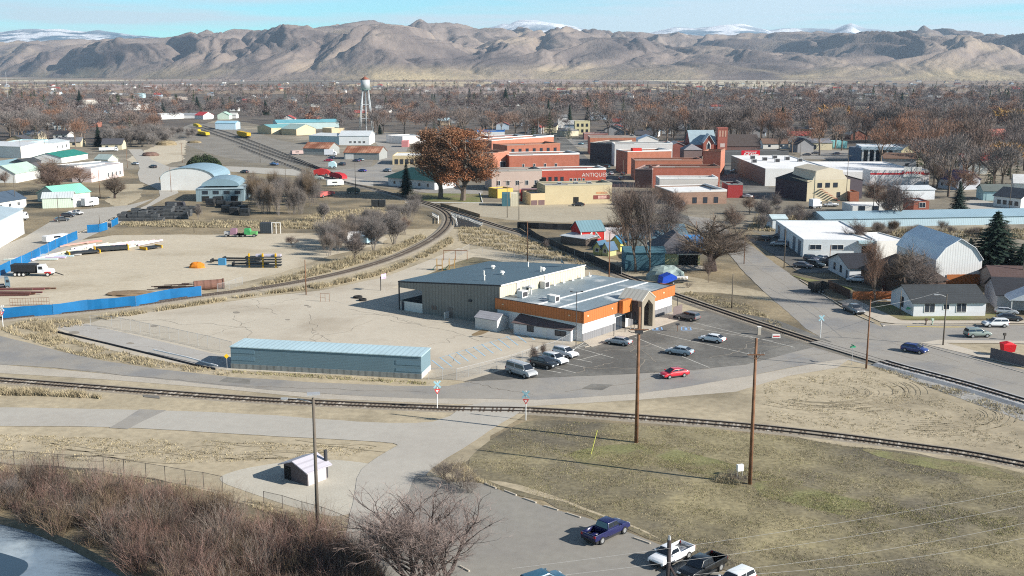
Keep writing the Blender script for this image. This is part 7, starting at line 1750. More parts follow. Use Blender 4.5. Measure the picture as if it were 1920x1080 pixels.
# ------------------------------------------------------------------ trees and plants
def plant_mat(name, cols, rough=.95, sp=.1):
 m = bpy.data.materials.new(name); m.use_nodes = True; n, l = m.node_tree.nodes, m.node_tree.links
 b = n['Principled BSDF']; b.inputs['Roughness'].default_value = rough; b.inputs['Specular IOR Level'].default_value = sp
 oi = n.new('ShaderNodeObjectInfo'); cr_ = n.new('ShaderNodeValToRGB'); cr_.color_ramp.interpolation = 'LINEAR'
 cols = cols * (2 if len(cols) == 1 else 1)
 while len(cr_.color_ramp.elements) < len(cols): cr_.color_ramp.elements.new(.5)
 for i, (e, c) in enumerate(zip(cr_.color_ramp.elements, cols)): e.position = i / max(1, len(cols) - 1); e.color = (*c, 1)
 l.new(oi.outputs['Random'], cr_.inputs[0])
 t = n.new('ShaderNodeTexCoord'); z = n.new('ShaderNodeTexNoise'); z.inputs['Scale'].default_value = .5; z.inputs['Detail'].default_value = 4; l.new(t.outputs['Object'], z.inputs[0])
 mr = n.new('ShaderNodeMapRange'); mr.inputs[1].default_value = .3; mr.inputs[2].default_value = .7; mr.inputs[3].default_value = .65; mr.inputs[4].default_value = 1.35; l.new(z.outputs[0], mr.inputs[0])
 v = n.new('ShaderNodeVectorMath'); v.operation = 'SCALE'; l.new(cr_.outputs[0], v.inputs[0]); l.new(mr.outputs[0], v.inputs['Scale']); l.new(v.outputs[0], b.inputs['Base Color'])
 return m
m_bark = plant_mat('bark', [(.13, .10, .08), (.19, .15, .12), (.10, .08, .065)])
m_twig = plant_mat('bare_twigs', [(.155, .12, .105), (.20, .135, .10), (.17, .145, .135), (.13, .10, .09), (.24, .145, .10)])
m_grey = plant_mat('grey_twigs', [(.26, .235, .22), (.21, .185, .17), (.17, .15, .14)])
m_belt = plant_mat('tree_belt_twigs', [(.165, .14, .132), (.18, .14, .12), (.15, .135, .13), (.20, .13, .10), (.26, .14, .09), (.19, .17, .16), (.15, .125, .118)])
m_leaf = plant_mat('rust_leaves', [(.28, .125, .065)])
m_leafb = plant_mat('brown_leaves', [(.22, .12, .072)])
m_gold = plant_mat('golden_leaves', [(.33, .20, .07), (.30, .17, .07)])
m_spruce = plant_mat('spruce_needles', [(.030, .050, .042), (.022, .040, .028), (.040, .055, .045)])
m_ever = plant_mat('dark_evergreen', [(.030, .048, .025), (.045, .06, .028), (.02, .035, .022)])
m_strawb = plant_mat('dry_straw', [(.34, .28, .185), (.30, .25, .165)])
m_red = plant_mat('red_willow', [(.185, .115, .095)]); m_br = plant_mat('brown_willow', [(.17, .125, .085)]); m_gw = plant_mat('grey_willow', [(.21, .175, .15)]); m_pk = plant_mat('pink_willow', [(.22, .14, .12)]); m_dk = plant_mat('dark_willow', [(.085, .065, .055)])
V3 = Vector
m_fg = plant_mat('fine_pink_twigs', [(.24, .185, .165)])
def rv(r): 
 return V3((r.gauss(0, 1), r.gauss(0, 1), r.gauss(0, 1))).normalized()
def limb(b, p, d, L, r0, r1, rr, n=3, wob=.16, sides=5, m=0, up=.05):
 pts = [p]; 
 for i in range(n):
  d = (d + rv(rr) * wob + V3((0, 0, up))).normalized(); q = pts[-1] + d * (L / n)
  b.tube(pts[-1], q, r0 + (r1 - r0) * i / n, r0 + (r1 - r0) * (i + 1) / n, sides, m, caps=False); pts.append(q)
 return pts, d
def sliver(b, p, d, L, w, rr, m=0):
 """a thin tapering twig, two faces set across each other"""
 s = d.cross(rv(rr)); s = s.normalized() * w if s.length > 1e-4 else V3((w, 0, 0)); t = p + d * L
 b.tri(p - s, p + s, t, m)
def bare_tree(seed, Hh=12, spread=.55, lead=.30, kids=5, depth=4, tw=5, tr=.035, twL=1.5, r=.3, multi=1, droop=0.0, sides=6, wob0=.13, tl=1):
 rr = random.Random(seed); tb, cb = MB(), MB()
 def grow(p, d, L, rad, lv):
  n = 3 if lv < 3 else 2
  tgt = tb if lv <= tl else cb
  pts, dd = limb(tgt, p, d, L, rad, rad * .62, rr, n, wob0 + .06 * lv, max(3, sides - lv), 0, .06 - droop * lv)
  if lv >= depth:
   for k in range(tw):
    q = pts[rr.randrange(1, len(pts))]; sliver(cb, q, (dd + rv(rr) * .75).normalized(), twL * rr.uniform(.5, 1.1), tr, rr)
   return
  k = kids + (rr.random() < .5)
  for i in range(k):
   t = .35 + .65 * (i + rr.random()) / k; idx = min(len(pts) - 2, int(t * (len(pts) - 1))); f = t * (len(pts) - 1) - idx
   q = pts[idx].lerp(pts[idx + 1], min(1, f)); a = rr.uniform(0, 2 * PI); side = V3((math.cos(a), math.sin(a), rr.uniform(-.05, .35)))
   nd = (dd * (1 - spread) + side.normalized() * spread).normalized(); grow(q, nd, L * rr.uniform(.55, .82), rad * .5, lv + 1)
  grow(pts[-1], (dd + rv(rr) * .25).normalized(), L * .75, rad * .6, lv + 1)
 for k in range(multi):
  a = 2 * PI * k / multi + rr.random(); o = V3((math.cos(a), math.sin(a), 0)) * (0 if multi == 1 else .25)
  grow(o, (V3((0, 0, 1)) + o * (0 if multi == 1 else rr.uniform(.8, 2.2))).normalized(), Hh * lead, r, 0)
 zs = max(v[2] for v in cb.v); s = Hh / zs
 for q in (tb, cb): q.v = [(v[0] * s, v[1] * s, v[2] * s) for v in q.v]
 return tb, cb
def puff_tree(seed, Hh=12, n=420, tw=.10, L=1.7, wide=.36, tall=.62, trunk=True, leafy=False):
 """a distant tree: trunk, a few limbs and a cloud of twigs growing up and outwards"""
 rr = random.Random(seed); b = MB()
 zc = Hh * (1 - tall / 2); rx = Hh * wide; rz_ = Hh * tall / 2
 lobes = [(V3((rr.gauss(0, .42) * rx, rr.gauss(0, .42) * rx, zc + rr.uniform(-.5, .55) * rz_)), rr.uniform(.38, .6)) for _ in range(9)]
 if trunk:
  limb(b, V3((0, 0, 0)), V3((0, 0, 1)), Hh * .5, Hh * .022, Hh * .014, rr, 2, .05, 4, 1)
  for c, s in lobes[:7]: b.tube((0, 0, Hh * .3), c, Hh * .010, Hh * .004, 3, 1, caps=False)
 for i in range(n):
  c, s = lobes[i % len(lobes)]; q = rv(rr) * rr.random() ** .4; p = c + V3((q.x * rx * s, q.y * rx * s, q.z * rz_ * s))
  d = (p - V3((0, 0, Hh * .3))).normalized() * .8 + rv(rr) * .5 + V3((0, 0, .3)); sliver(b, p, d.normalized(), L * rr.uniform(.5, 1.2) * Hh / 12, tw * Hh / 12, rr)
 return b
def leaf_tree(seed, Hh=22, n=16000, sz=.27):
 rr = random.Random(seed); tb, cb = bare_tree(seed, Hh * .93, .42, .12, 4, 3, 3, .03, 1.6, .22)
 lb = MB(); lobes = []
 for i in range(26):
  t = rr.uniform(0, 1); z = Hh * (.24 + .66 * t); w_ = Hh * .27 * math.sin(PI * (.2 + .68 * (1 - t))) ** .7; a = rr.uniform(0, 6.28); q = rr.random() ** .5
  lobes.append((V3((math.cos(a) * w_ * q, math.sin(a) * w_ * q, z)), Hh * rr.uniform(.07, .13)))
 for i in range(n):
  c, r_ = rr.choice(lobes); p = c + rv(rr) * r_ * rr.random() ** .45; a = rv(rr) * sz * rr.uniform(.5, 1.2); e = rv(rr).cross(a).normalized() * sz * .7; lb.tri(p - a, p + a, p + e)
 return tb, cb, lb
def conifer(seed, Hh=14, wide=.24, lay=18, per=12, fine=4, low=.06, pw=.9):
 rr = random.Random(seed); tb, cb = MB(), MB(); tb.tube((0, 0, 0), (0, 0, Hh * .9), Hh * .018, Hh * .004, 6)
 for i in range(lay):
  t = low + (1 - low) * (i / lay); z = Hh * t; R_ = Hh * wide * (1 - t) ** pw * rr.uniform(.8, 1.12) + .12
  for j in range(per):
   a = 2 * PI * (j + rr.random()) / per; d = V3((math.cos(a), math.sin(a), rr.uniform(-.35, -.05))); L = R_ * rr.uniform(.7, 1.15)
   for k in range(fine):
    f = (k + .6) / fine; p = V3((0, 0, z)) + d * L * f; s = V3((-d.y, d.x, 0)) * (L * .22 * (1.25 - f) + .1) ; e = d * L * .42 + V3((0, 0, rr.uniform(-.25, .12)))
    cb.tri(p - s, p + s + V3((0, 0, rr.uniform(-.1, .1))), p + e); cb.tri(p - s * .3 + V3((0, 0, .1)), p + s * .3, p + V3((0, 0, -.35 - .2 * rr.random())) + e * .3)
 cb.tube((0, 0, Hh * .86), (0, 0, Hh), .12, .02, 4)
 return tb, cb
def plant_proto(pair, mats):
 r = []
 for mb, mt, nm in zip(pair, mats, ('trunk', 'branches', 'crown')): r.append((nm, mb.data(nm, mt)))
 return r
def place(proto, name, label, cat, px, h, h0, group=None, rz=None, wide=1.0):
 o = root(name, label, cat, G(*px), rnd.uniform(0, 6.28) if rz is None else rz, group); s = h / h0; o.scale = (s * wide, s * wide, s)
 for nm, me in proto: k = bpy.data.objects.new(nm, me); COL.objects.link(k); k.parent = o
 return o
rnd = random.Random(99)
NAMES2 = ('trunk', 'crown')
def pp(pair, mats): return [(nm, mb.data(nm, mt)) for nm, mb, mt in zip(NAMES2, pair, mats)]
BT = [pp(bare_tree(s, 12, .5 + .05 * (s % 3), .28, 4, 4, 5, .011, 1.3, .22), (m_bark, m_twig)) for s in (1, 2, 3)]
m_db = plant_mat('dark_bark', [(.065, .05, .045)])
big = pp(bare_tree(12, 14, .60, .17, 4, 4, 6, .008, 1.6, .34, 1, sides=7, wob0=.07), (m_db, m_bark))
tall = pp(bare_tree(15, 18, .33, .36, 4, 4, 5, .010, 1.4, .28, 1, sides=7), (m_bark, m_twig))
fg = pp(bare_tree(23, 11, .46, .25, 2, 5, 5, .005, .7, .17, 6, sides=6, tl=4), (m_db, m_fg))
SHn = [pp(bare_tree(s, 5, .42, .3, 2, 3, 6, .008, .8, .04, 7), (m_db, m_gw)) for s in (35, 36)]
SH = [pp(bare_tree(s, 5, .28, .36, 3, 3, 8, .006, 1.1, .03, 7), (m_grey, m)) for s, m in ((31, m_grey), (32, m_gw), (33, m_grey), (34, m_br))]
GR = [pp(bare_tree(s, 10, .42, .3, 4, 4, 5, .012, 1.3, .10, 4), (m_grey, m_grey)) for s in (41, 42)]
SP = [pp(conifer(s, 14, .27, 26, 17), (m_bark, m_spruce)) for s in (51, 52)]
LT = [plant_proto(leaf_tree(s), (m_bark, m_bark, m)) for s, m in ((61, m_leafb), (62, m_leaf))]
fo = G(790, 1120)
o = place(fg, 'bare_tree', 'wide bare tree with dark forked stems and pinkish twigs at the bottom edge', 'tree', (790, 1125), HT(790, 1125, 915), 11, rz=.6, wide=1.6)
for px, top, pr, h0, lb, wd in (
 ((1192, 510), 322, tall, 18, 'tallest bare tree before the teal tarpaulin shed', .9), ((1218, 512), 330, tall, 18, 'bare tree with pale trunk right before the teal tarpaulin shed', .85),
 ((1176, 496), 338, tall, 18, 'bare tree left of the two tallest ones at the teal shed', 1.0), ((1250, 470), 360, BT[1], 12, 'dense bare tree behind the carport house roof', .9),
 ((1336, 508), 382, big, 14, 'massive spreading bare tree with a thick forked trunk beside the carport house', 1.75),
 ((1640, 575), 430, tall, 18, 'bare tree with a leaning pale trunk before the orange board fence', .7), ((1700, 560), 440, big, 14, 'large bare tree before the tall white barn, with wide crown', 1.15), ((1722, 575), 462, BT[2], 12, 'bare tree left of the white ranch house roof', 1.0),
 ((1655, 560), 465, BT[0], 12, 'bare tree between brown hipped roof and small dark roofed house', .9), ((1600, 470), 400, BT[1], 12, 'thin bare tree behind the auto shop roof', .8),
 ((1690, 420), 325, BT[0], 12, 'bare tree behind the long light blue warehouse, nearest the brick house', 1.0), ((1648, 400), 322, BT[1], 12, 'bare tree over the white flat roofed shop', 1.0), ((1660, 415), 345, BT[2], 12, 'second bare tree over the white flat roofed shop', .8),
 ((1757, 352), 285, BT[2], 12, 'bare tree left of the dark blue roof', 1.2), ((1800, 372), 300, BT[1], 12, 'bare tree right of the dark blue roof', 1.1), ((1430, 420), 360, BT[2], 12, 'bare tree at the head of the auto shop slope', 1.0),
 ((1455, 400), 355, BT[0], 12, 'bare tree on the dry slope before the dark barn', .9), ((1405, 402), 360, BT[1], 12, 'bare tree beside the brick front of the white patched roof', 1.0), ((1498, 425), 385, BT[2], 12, 'small bare tree above the white auto shop', .9), ((1380, 440), 375, BT[0], 12, 'bare tree left behind the street bend', 1.0),
 ((1265, 425), 345, BT[2], 12, 'bare tree in front of the brick shop with yellow lintel', 1.0), ((1225, 395), 340, BT[0], 12, 'bare tree at the main street corner', .9), ((1183, 385), 350, BT[1], 12, 'small bare tree at the shaded street corner', .9),
 ((215, 372), 315, big, 14, 'dark knotted bare tree on the corner lawn beside the camper', 1.0), ((118, 362), 285, BT[0], 12, 'bare tree left behind the mint green roof', 1.5), ((152, 352), 300, BT[1], 12, 'bare tree right behind the mint green roof', 1.4), ((96, 366), 300, BT[2], 12, 'bare tree close to the striped green gable house', 1.4), ((10, 350), 315, BT[2], 12, 'small bare tree at the left edge before the gabled house', 1),
 ((66, 258), 195, GR[0], 10, 'pale bare tree among houses at the far left', .9), ((112, 240), 190, BT[2], 12, 'wide bare tree left of the dark spruce', 1.5), ((60, 290), 262, BT[0], 12, 'brown leafed low tree at the left above the white warehouse', 1.4),
 ((548, 463), 438, BT[1], 12, 'small lone bare tree right behind the yellow rack', 1.3), ((664, 490), 425, BT[2], 12, 'dark bare tree before the white cargo trailer', 1.1), ((620, 470), 430, BT[0], 12, 'bare tree left of the white cargo trailer', 1.2),
 ((606, 415), 372, GR[1], 10, 'leaning pale bare tree at the end of the thicket', .7), ((1022, 468), 445, BT[0], 12, 'tiny bare tree at the playground edge', .9), ((372, 412), 378, GR[0], 10, 'small pale tree before the grey crates', .6),
 ((1000, 705 - 20), 640, BT[1], 12, 'small bare sapling behind the black car in the car park', .6), ((1018, 674), 636, BT[0], 12, 'thin bare sapling beside the white parking sign', .5), ((1328, 530), 470, BT[2], 12, 'thin bare tree below the massive spreading one', .6),
 ((780, 290), 262, BT[2], 12, 'bare tree above the beige building with white roof', 1), ((700, 470), 395, GR[1], 10, 'greyish bare tree at the curving track', .9), ((738, 458), 392, GR[0], 10, 'wide grey bare tree inside the track curve', 1.1), ((760, 440), 400, BT[2], 12, 'bare tree closest to the trestle', .9)):
 h = HT(px[0], px[1], top); place(pr, 'bare_tree', lb, 'tree', px, h, h0, wide=wd)
for px, top, k, lb, wd in (((826, 372), 228, 0, 'left of two large trees with rust brown leaves beside downtown', 1.5), ((868, 376), 234, 1, 'right of two large trees with rust brown leaves beside downtown', 1.5), ((800, 345), 262, 1, 'smaller rust brown tree between the two large ones and the green roof', .8)):
 place(LT[k], 'leafy_tree', lb, 'tree', px, HT(px[0], px[1], top), 22, wide=wd)
for px, top, k, lb, wd in (((762, 364), 303, 0, 'dark blue-green spruce before the green depot roof', 1.0), ((1862, 520), 393, 1, 'large dark spruce behind the tall white barn', 2.2), ((1815, 520), 445, 0, 'lower dark evergreen squeezed between the white barn and the large spruce', 1.5), ((1912, 530), 455, 0, 'dark evergreen cut by the right edge', 1.5), ((1797, 396), 338, 1, 'dark green pine before the grey-roofed corner house', 1.3), ((712, 252), 233, 0, 'small round evergreen at the foot of the water tower', 1.5), ((185, 275), 232, 1, 'dark spruce left of the grey bare thicket', 1.0)):
 place(SP[k], 'spruce_tree', lb, 'tree', px, HT(px[0], px[1], top), 14, wide=wd)
for x, y, top, k, wd in ((1028, 240, 184, 1, .8), (1068, 242, 194, 0, .7), (1101, 234, 200, 0, .9), (1222, 244, 204, 1, 1.3), (1248, 242, 209, 0, 1.2), (1308, 246, 200, 1, 1.3), (948, 200, 164, 1, 1.2), (880, 192, 165, 0, 1), (1466, 244, 198, 0, 1.1), (1808, 248, 203, 1, 1.1), (1290, 258, 232, 0, 1.0), (498, 215, 186, 1, 1.3), (370, 205, 180, 0, 1.4), (390, 206, 182, 1, 1.3), (417, 203, 181, 0, 1.3), (305, 210, 186, 1, 1.2), (150, 200, 170, 1, 1.6), (1700, 236, 195, 0, 1), (1690, 205, 172, 1, 1.1), (1860, 205, 175, 0, 1.3)):
 place(SP[k], 'spruce_tree', 'tall dark evergreen rising above the bare tree belt, ' + ('at the far left' if x < 200 else 'above the rail yard' if x < 520 else 'behind the rust brown trees' if x < 960 else 'behind downtown' if x < 1250 else 'behind the church' if x < 1480 else 'near the right edge'), 'tree', (x, y), HT(x, y, top), 14, 'tall evergreens in the tree belt', wide=wd)
def bushy(seed, n, R_, Hh, sz):
 rr = random.Random(seed); b = MB()
 for i in range(n):
  a = rr.uniform(0, 6.28); q = rr.random() ** .5; z = (1 - q * q) ** .5 * Hh * rr.uniform(.45, 1.05) * (.8 + .2 * math.sin(a * 3 + seed)); p = V3((math.cos(a) * q * R_, math.sin(a) * q * R_ * .7, z)); s = rv(rr) * sz; b.tri(p - s, p + s, p + rv(rr).cross(s).normalized() * sz)
 return b
o = bushy(3, 5000, 9, 6.5, .38).build('evergreen_bush', m_ever); o.location = G(383, 312); tag(o, 'broad dark green bush above the quonset halls', 'bush')
k = 0
TH_ = ([(rnd.uniform(462, 600), 0) for _ in range(46)])
for x, _ in TH_:
 y = 408 - abs(x - 530) * .18 - rnd.uniform(0, 34); h = rnd.uniform(7, 13)
 place(SH[rnd.choice((0, 1, 2, 2, 3))], 'bare_shrub', 'bare grey-brown shrub in the dense thicket right of the blue-grey barn', 'shrub', (x, y), h, 5, 'bare shrubs of the thicket right of the blue-grey barn', wide=.6)
for i in range(40):
 t = rnd.random(); x = 600 + 180 * t; y = 484 - 66 * t + rnd.uniform(-22, 6); place(SH[rnd.choice((0, 0, 1, 2))], 'bare_shrub', 'bare grey shrub in the scrub inside the curving track', 'shrub', (x, y), rnd.uniform(5, 9), 5, 'bare shrubs inside the curving track', wide=.75)
for i in range(30):
 x = 200 + 110 * rnd.random(); y = 276 - rnd.uniform(0, 16); place(GR[i % 2], 'bare_shrub', 'pale grey bare tree clump north of the dirt banks', 'shrub', (x, y), rnd.uniform(10, 15), 10, 'pale grey clump north of the dirt banks', wide=1.0)
for i in range(14):
 x = 320 + 45 * rnd.random(); y = 262 - rnd.uniform(0, 8); place(SH[2], 'bare_shrub', 'dark bare shrub at the yellow locomotive', 'shrub', (x, y), rnd.uniform(6, 10), 5, 'dark shrubs at the yellow locomotive', wide=.9)
for i in range(20):
 x = 1395 + 150 * rnd.random(); y = 432 - rnd.uniform(0, 30); place(SH[rnd.choice((0, 1, 2))], 'bare_shrub', 'bare shrub on the dry slope above the auto shop', 'shrub', (x, y), rnd.uniform(3, 6), 5, 'bare shrubs above the auto shop', wide=1)
for i in range(26):
 x = 1560 + 340 * rnd.random(); y = 438 + rnd.uniform(-4, 10); place(SH[rnd.choice((1, 3, 1))], 'bare_shrub', 'tawny bare shrub below the long light blue warehouse', 'shrub', (x, y), rnd.uniform(3, 5), 5, 'tawny shrubs below the long light blue warehouse', wide=1.2)
for x, y, h, lb in ((845, 905, 3.2, 'reddish bare shrub beside the pale side road curve'), (868, 915, 2.8, 'second reddish bare shrub beside the side road curve'), (830, 895, 2.2, 'small straw coloured shrub at the side road curve'), (1372, 902, 1.6, 'low dry shrub around the white utility box'), (1392, 908, 1.4, 'low dry shrub at the foot of the tall meadow pole'), (880, 925, 2.0, 'low twiggy shrub by the first wheel stop'), (1290, 540, 1.6, 'small tan shrub behind the boat')):
 place(SHn[int(x) % 2], 'bare_shrub', lb, 'shrub', (x, y), h, 5, wide=1.4)
def inside(p, poly):
 x, y = p; c = False; j = len(poly) - 1
 for i in range(len(poly)):
  if (poly[i][1] > y) != (poly[j][1] > y) and x < (poly[j][0] - poly[i][0]) * (y - poly[i][1]) / (poly[j][1] - poly[i][1]) + poly[i][0]: c = not c
  j = i
 return c
WP = [(-120, 905), (60, 895), (180, 910), (300, 935), (420, 962), (520, 990), (620, 1015), (690, 1045), (720, 1100), (700, 1200), (520, 1230), (380, 1180), (290, 1110), (215, 1052), (140, 1012), (70, 988), (0, 972), (-120, 960)]
b = MB(); rr = random.Random(5); cnt = 0
while cnt < 430:
 x, y = rr.uniform(-120, 720), rr.uniform(895, 1230)
 if not inside((x, y), WP): continue
 cnt += 1; p0 = G(x, y); hgt = rr.choice((1.6, 2.4, 3.2, 4.4)) * rr.uniform(.8, 1.15); mm = rr.choice((0, 1, 1, 1, 2, 2, 2, 3, 4, 4)); 
 if x > 250 and rr.random() < .3: mm = rr.choice((0, 3))
 for s in range(88):
  a = rr.uniform(0, 6.28); lean = rr.uniform(.05, 1.0); d = V3((math.cos(a) * lean, math.sin(a) * lean, 1)).normalized(); L = hgt * rr.uniform(.55, 1.15); w = rr.uniform(.010, .022)
  p = p0 + V3((rr.uniform(-.8, .8), rr.uniform(-.8, .8), 0)); sd = d.cross(rv(rr)).normalized() * w; q = p + d * L * .55; d2 = (d + rv(rr) * .3 + V3((0, 0, .1))).normalized(); t = q + d2 * L * .45
  m_ = mm if rr.random() < .8 else rr.randrange(5); b.poly([p - sd, p + sd, q + sd * .7, q - sd * .7], m_); b.tri(q - sd * .7, q + sd * .7, t, m_)
  for k2 in range(4):
   u = p + (q - p) * rr.uniform(.3, 1) if k2 < 2 else q + (t - q) * rr.random() * .7; sliver(b, u, (d2 + rv(rr) * .7).normalized(), L * .3, w * .6, rr, m_)
tag(b.build('willow_undergrowth', [m_red, m_br, m_gw, m_pk, m_dk]), kind='stuff')
for x, y, h in ((22, 945, 3.6), (80, 962, 1.8)):
 place(SH[0], 'bare_shrub', 'white barked dead shrub standing over the river bank' if h > 3 else 'small white barked snag at the river edge', 'shrub', (x, y), h, 5)
def tufts(name, areas, mats, seed):
 b = MB(); rr = random.Random(seed)
 for poly, n, h0_, h1_, w, mi in areas:
  xs = [p[0] for p in poly]; ys = [p[1] for p in poly]; c = 0; g = 0
  P3 = [G(*p) for p in poly]; q2 = [(p.x, p.y) for p in P3]; X = [p[0] for p in q2]; Y = [p[1] for p in q2]
  while c < n and g < n * 30:
   g += 1; x, y = rr.uniform(min(X), max(X)), rr.uniform(min(Y), max(Y))
   if not inside((x, y), q2): continue
   if math.sin(x * .9 + 2 * math.sin(y * .5)) + math.sin(y * .8 + x * .25) + rr.uniform(-1.3, 1.3) < -.2: continue
   c += 1; p = V3((x, y, .02)); m_ = rr.choice(mi); hh2 = rr.uniform(h0_, h1_)
   for k in range(4):
    sliver(b, p + V3((rr.uniform(-.2, .2), rr.uniform(-.2, .2), 0)), (V3((0, 0, 1)) + rv(rr) * .55).normalized(), hh2 * rr.uniform(.6, 1.2), w, rr, m_)
 return tag(b.build(name, mats), kind='stuff')
m_olive = plant_mat('olive_blades', [(.25, .24, .10)]); m_dull = plant_mat('dull_blades', [(.27, .23, .15)]); m_pale = plant_mat('pale_blades', [(.40, .34, .22)])
tufts('dry_grass', [
 ([(0, 618), (60, 600), (150, 603), (160, 612), (104, 616), (120, 640), (60, 640)], 900, .4, 1.0, .05, (0, 0, 1)), ([(60, 640), (110, 632), (200, 652), (330, 684), (430, 697), (430, 706), (300, 690), (150, 668)], 1300, .2, .6, .05, (0, 1, 2)),
 ([(180, 597), (380, 567), (560, 541), (700, 513), (780, 483), (845, 445), (850, 455), (800, 482), (720, 515), (600, 541), (470, 556), (380, 571), (200, 600)], 5200, .4, 1.1, .06, (0, 0, 1, 2)), ([(480, 535), (560, 512), (640, 488), (740, 462), (790, 440), (800, 446), (740, 474), (650, 502), (560, 525), (470, 540)], 2600, .4, 1.3, .06, (0, 1, 2)),
 ([(0, 742), (60, 742), (190, 748), (180, 740), (60, 733), (0, 730)], 900, .5, 1.1, .05, (0, 0, 1)), ([(435, 700), (800, 722), (800, 716), (435, 694)], 700, .1, .35, .04, (2, 3, 1)), ([(860, 455), (1100, 500), (1130, 505), (1000, 452), (930, 432), (860, 425)], 3000, .3, .9, .07, (1, 2, 0)),
 ([(225, 425), (640, 430), (620, 420), (450, 415), (230, 417)], 2600, .4, 1.0, .09, (0, 1, 2)), ([(520, 420), (640, 425), (760, 400), (700, 390), (600, 400)], 1500, .4, 1.0, .09, (0, 1)), ([(1270, 552), (1380, 585), (1500, 628), (1450, 600), (1400, 570), (1300, 545)], 900, .15, .5, .05, (2, 1)),
 ([(1400, 432), (1540, 440), (1545, 430), (1500, 405), (1420, 400)], 1500, .4, 1.0, .1, (0, 1)), ([(1540, 445), (1920, 450), (1920, 430), (1545, 432)], 1800, .5, 1.2, .09, (0, 1, 2)), ([(800, 880), (870, 870), (905, 905), (960, 928), (900, 905), (840, 905)], 700, .3, .8, .02, (0, 1)), ([(1340, 905), (1420, 915), (1425, 900), (1350, 890)], 260, .3, .8, .02, (0, 1)),
 ([(0, 885), (200, 895), (420, 935), (620, 1000), (600, 965), (420, 925), (200, 888), (0, 874)], 900, .2, .5, .02, (0, 1, 2)), ([(440, 972), (640, 1010), (650, 980), (560, 962)], 500, .15, .4, .02, (2, 1)), ([(1640, 690), (1920, 790), (1920, 770), (1680, 692)], 700, .15, .5, .04, (1, 2))],
 [m_strawb, m_pale, m_dull, m_olive], 3)
tufts('meadow_grass', [([(880, 872), (960, 805), (1060, 790), (1190, 796), (1440, 814), (1700, 850), (2000, 900), (2000, 1100), (1500, 1110), (1250, 1020), (1040, 945)], 30000, .05, .15, .028, (2, 2, 1, 3, 2)), ([(1050, 855), (1130, 835), (1250, 832), (1400, 880), (1620, 930), (1900, 960), (1920, 1010), (1600, 990), (1330, 900)], 5000, .06, .16, .03, (3, 3, 2)),
 ([(1430, 720), (1620, 690), (1900, 800), (1920, 850), (1440, 790)], 2600, .05, .2, .04, (2, 1)), ([(0, 815), (500, 830), (700, 840), (640, 860), (300, 870), (0, 860)], 2600, .05, .22, .04, (2, 1))],
 [m_strawb, m_pale, m_dull, m_olive], 8)

# ------------------------------------------------------------------ the tree belt and the houses in it
FT = [puff_tree(s, 12, 1700, tw=.045, L=1.0, wide=.33 + .04 * (s % 3)).data('bare_tree', [m_belt, m_bark]) for s in range(70, 77)]
def conf_far(s, w):
 a, c = conifer(s, 12, w, 12, 8, 2); k = len(a.v); a.v += c.v; a.f += [tuple(i + k for i in f) for f in c.f]; a.m += [1] * len(c.f); return a.data('evergreen_tree', [m_bark, m_ever])
FE = [conf_far(81, .22), conf_far(82, .32), conf_far(83, .16), conf_far(84, .40)]
FG_ = puff_tree(90, 12, 700, tw=.2, L=1.0, wide=.42).data('bare_tree', [m_gold, m_bark])
NO = [[(280, 330), (300, 230), (440, 222), (560, 240), (700, 246), (760, 252), (930, 262), (1110, 262), (1300, 290), (1430, 300), (1440, 385), (1540, 400), (1600, 380), (1700, 345), (1760, 372), (1850, 398), (2300, 400), (2300, 800), (-800, 800), (-800, 330)],
      [(1370, 290), (1600, 292), (1600, 374), (1370, 374)], [(0, 250), (140, 262), (300, 282), (300, 340), (0, 340)], [(360, 222), (450, 218), (520, 240), (700, 244), (700, 270), (380, 262)]]
def free(x, y): return not any(inside((x, y), q) for q in NO)
def zone(x):
 return ('at the far left' if x < 300 else 'left of the rail yard' if x < 470 else 'left of the water tower' if x < 690 else 'behind the rust brown trees' if x < 930 else 'behind downtown' if x < 1250 else 'behind the church' if x < 1500 else 'behind the bank' if x < 1720 else 'near the right edge')
boxes = []
for o in list(S.objects):
 if 'dims' in o:
  w_, D_, h_ = o['dims']; cs_, sn_ = math.cos(o.rotation_euler.z), math.sin(o.rotation_euler.z); boxes.append((o.location.x, o.location.y, cs_, sn_, w_, D_)); del o['dims']
def clear(p, mg):
 for (ox, oy, c_, s_, w_, D_) in boxes:
  dx, dy = p.x - ox, p.y - oy; u, v = dx * c_ + dy * s_, -dx * s_ + dy * c_
  if -mg < u < w_ + mg and -mg < v < D_ + mg: return False
 return True
HR = random.Random(2024)
WC = [('white', WHITE), ('white', (.60, .60, .57)), ('cream', (.55, .48, .34)), ('grey', (.30, .30, .31)), ('tan', (.36, .28, .19)), ('pale blue', (.38, .46, .54)), ('brick', (.26, .11, .08))]
RC = [('dark grey', (.07, .07, .08)), ('grey', (.17, .17, .18)), ('brown', (.15, .095, .07)), ('pale', (.42, .42, .41)), ('blue-grey', (.14, .19, .24)), ('red', (.32, .07, .06)), ('black', (.035, .035, .04))]
nh = 0; tries = 0
WM = T['plain']; RMm = T['membrane']
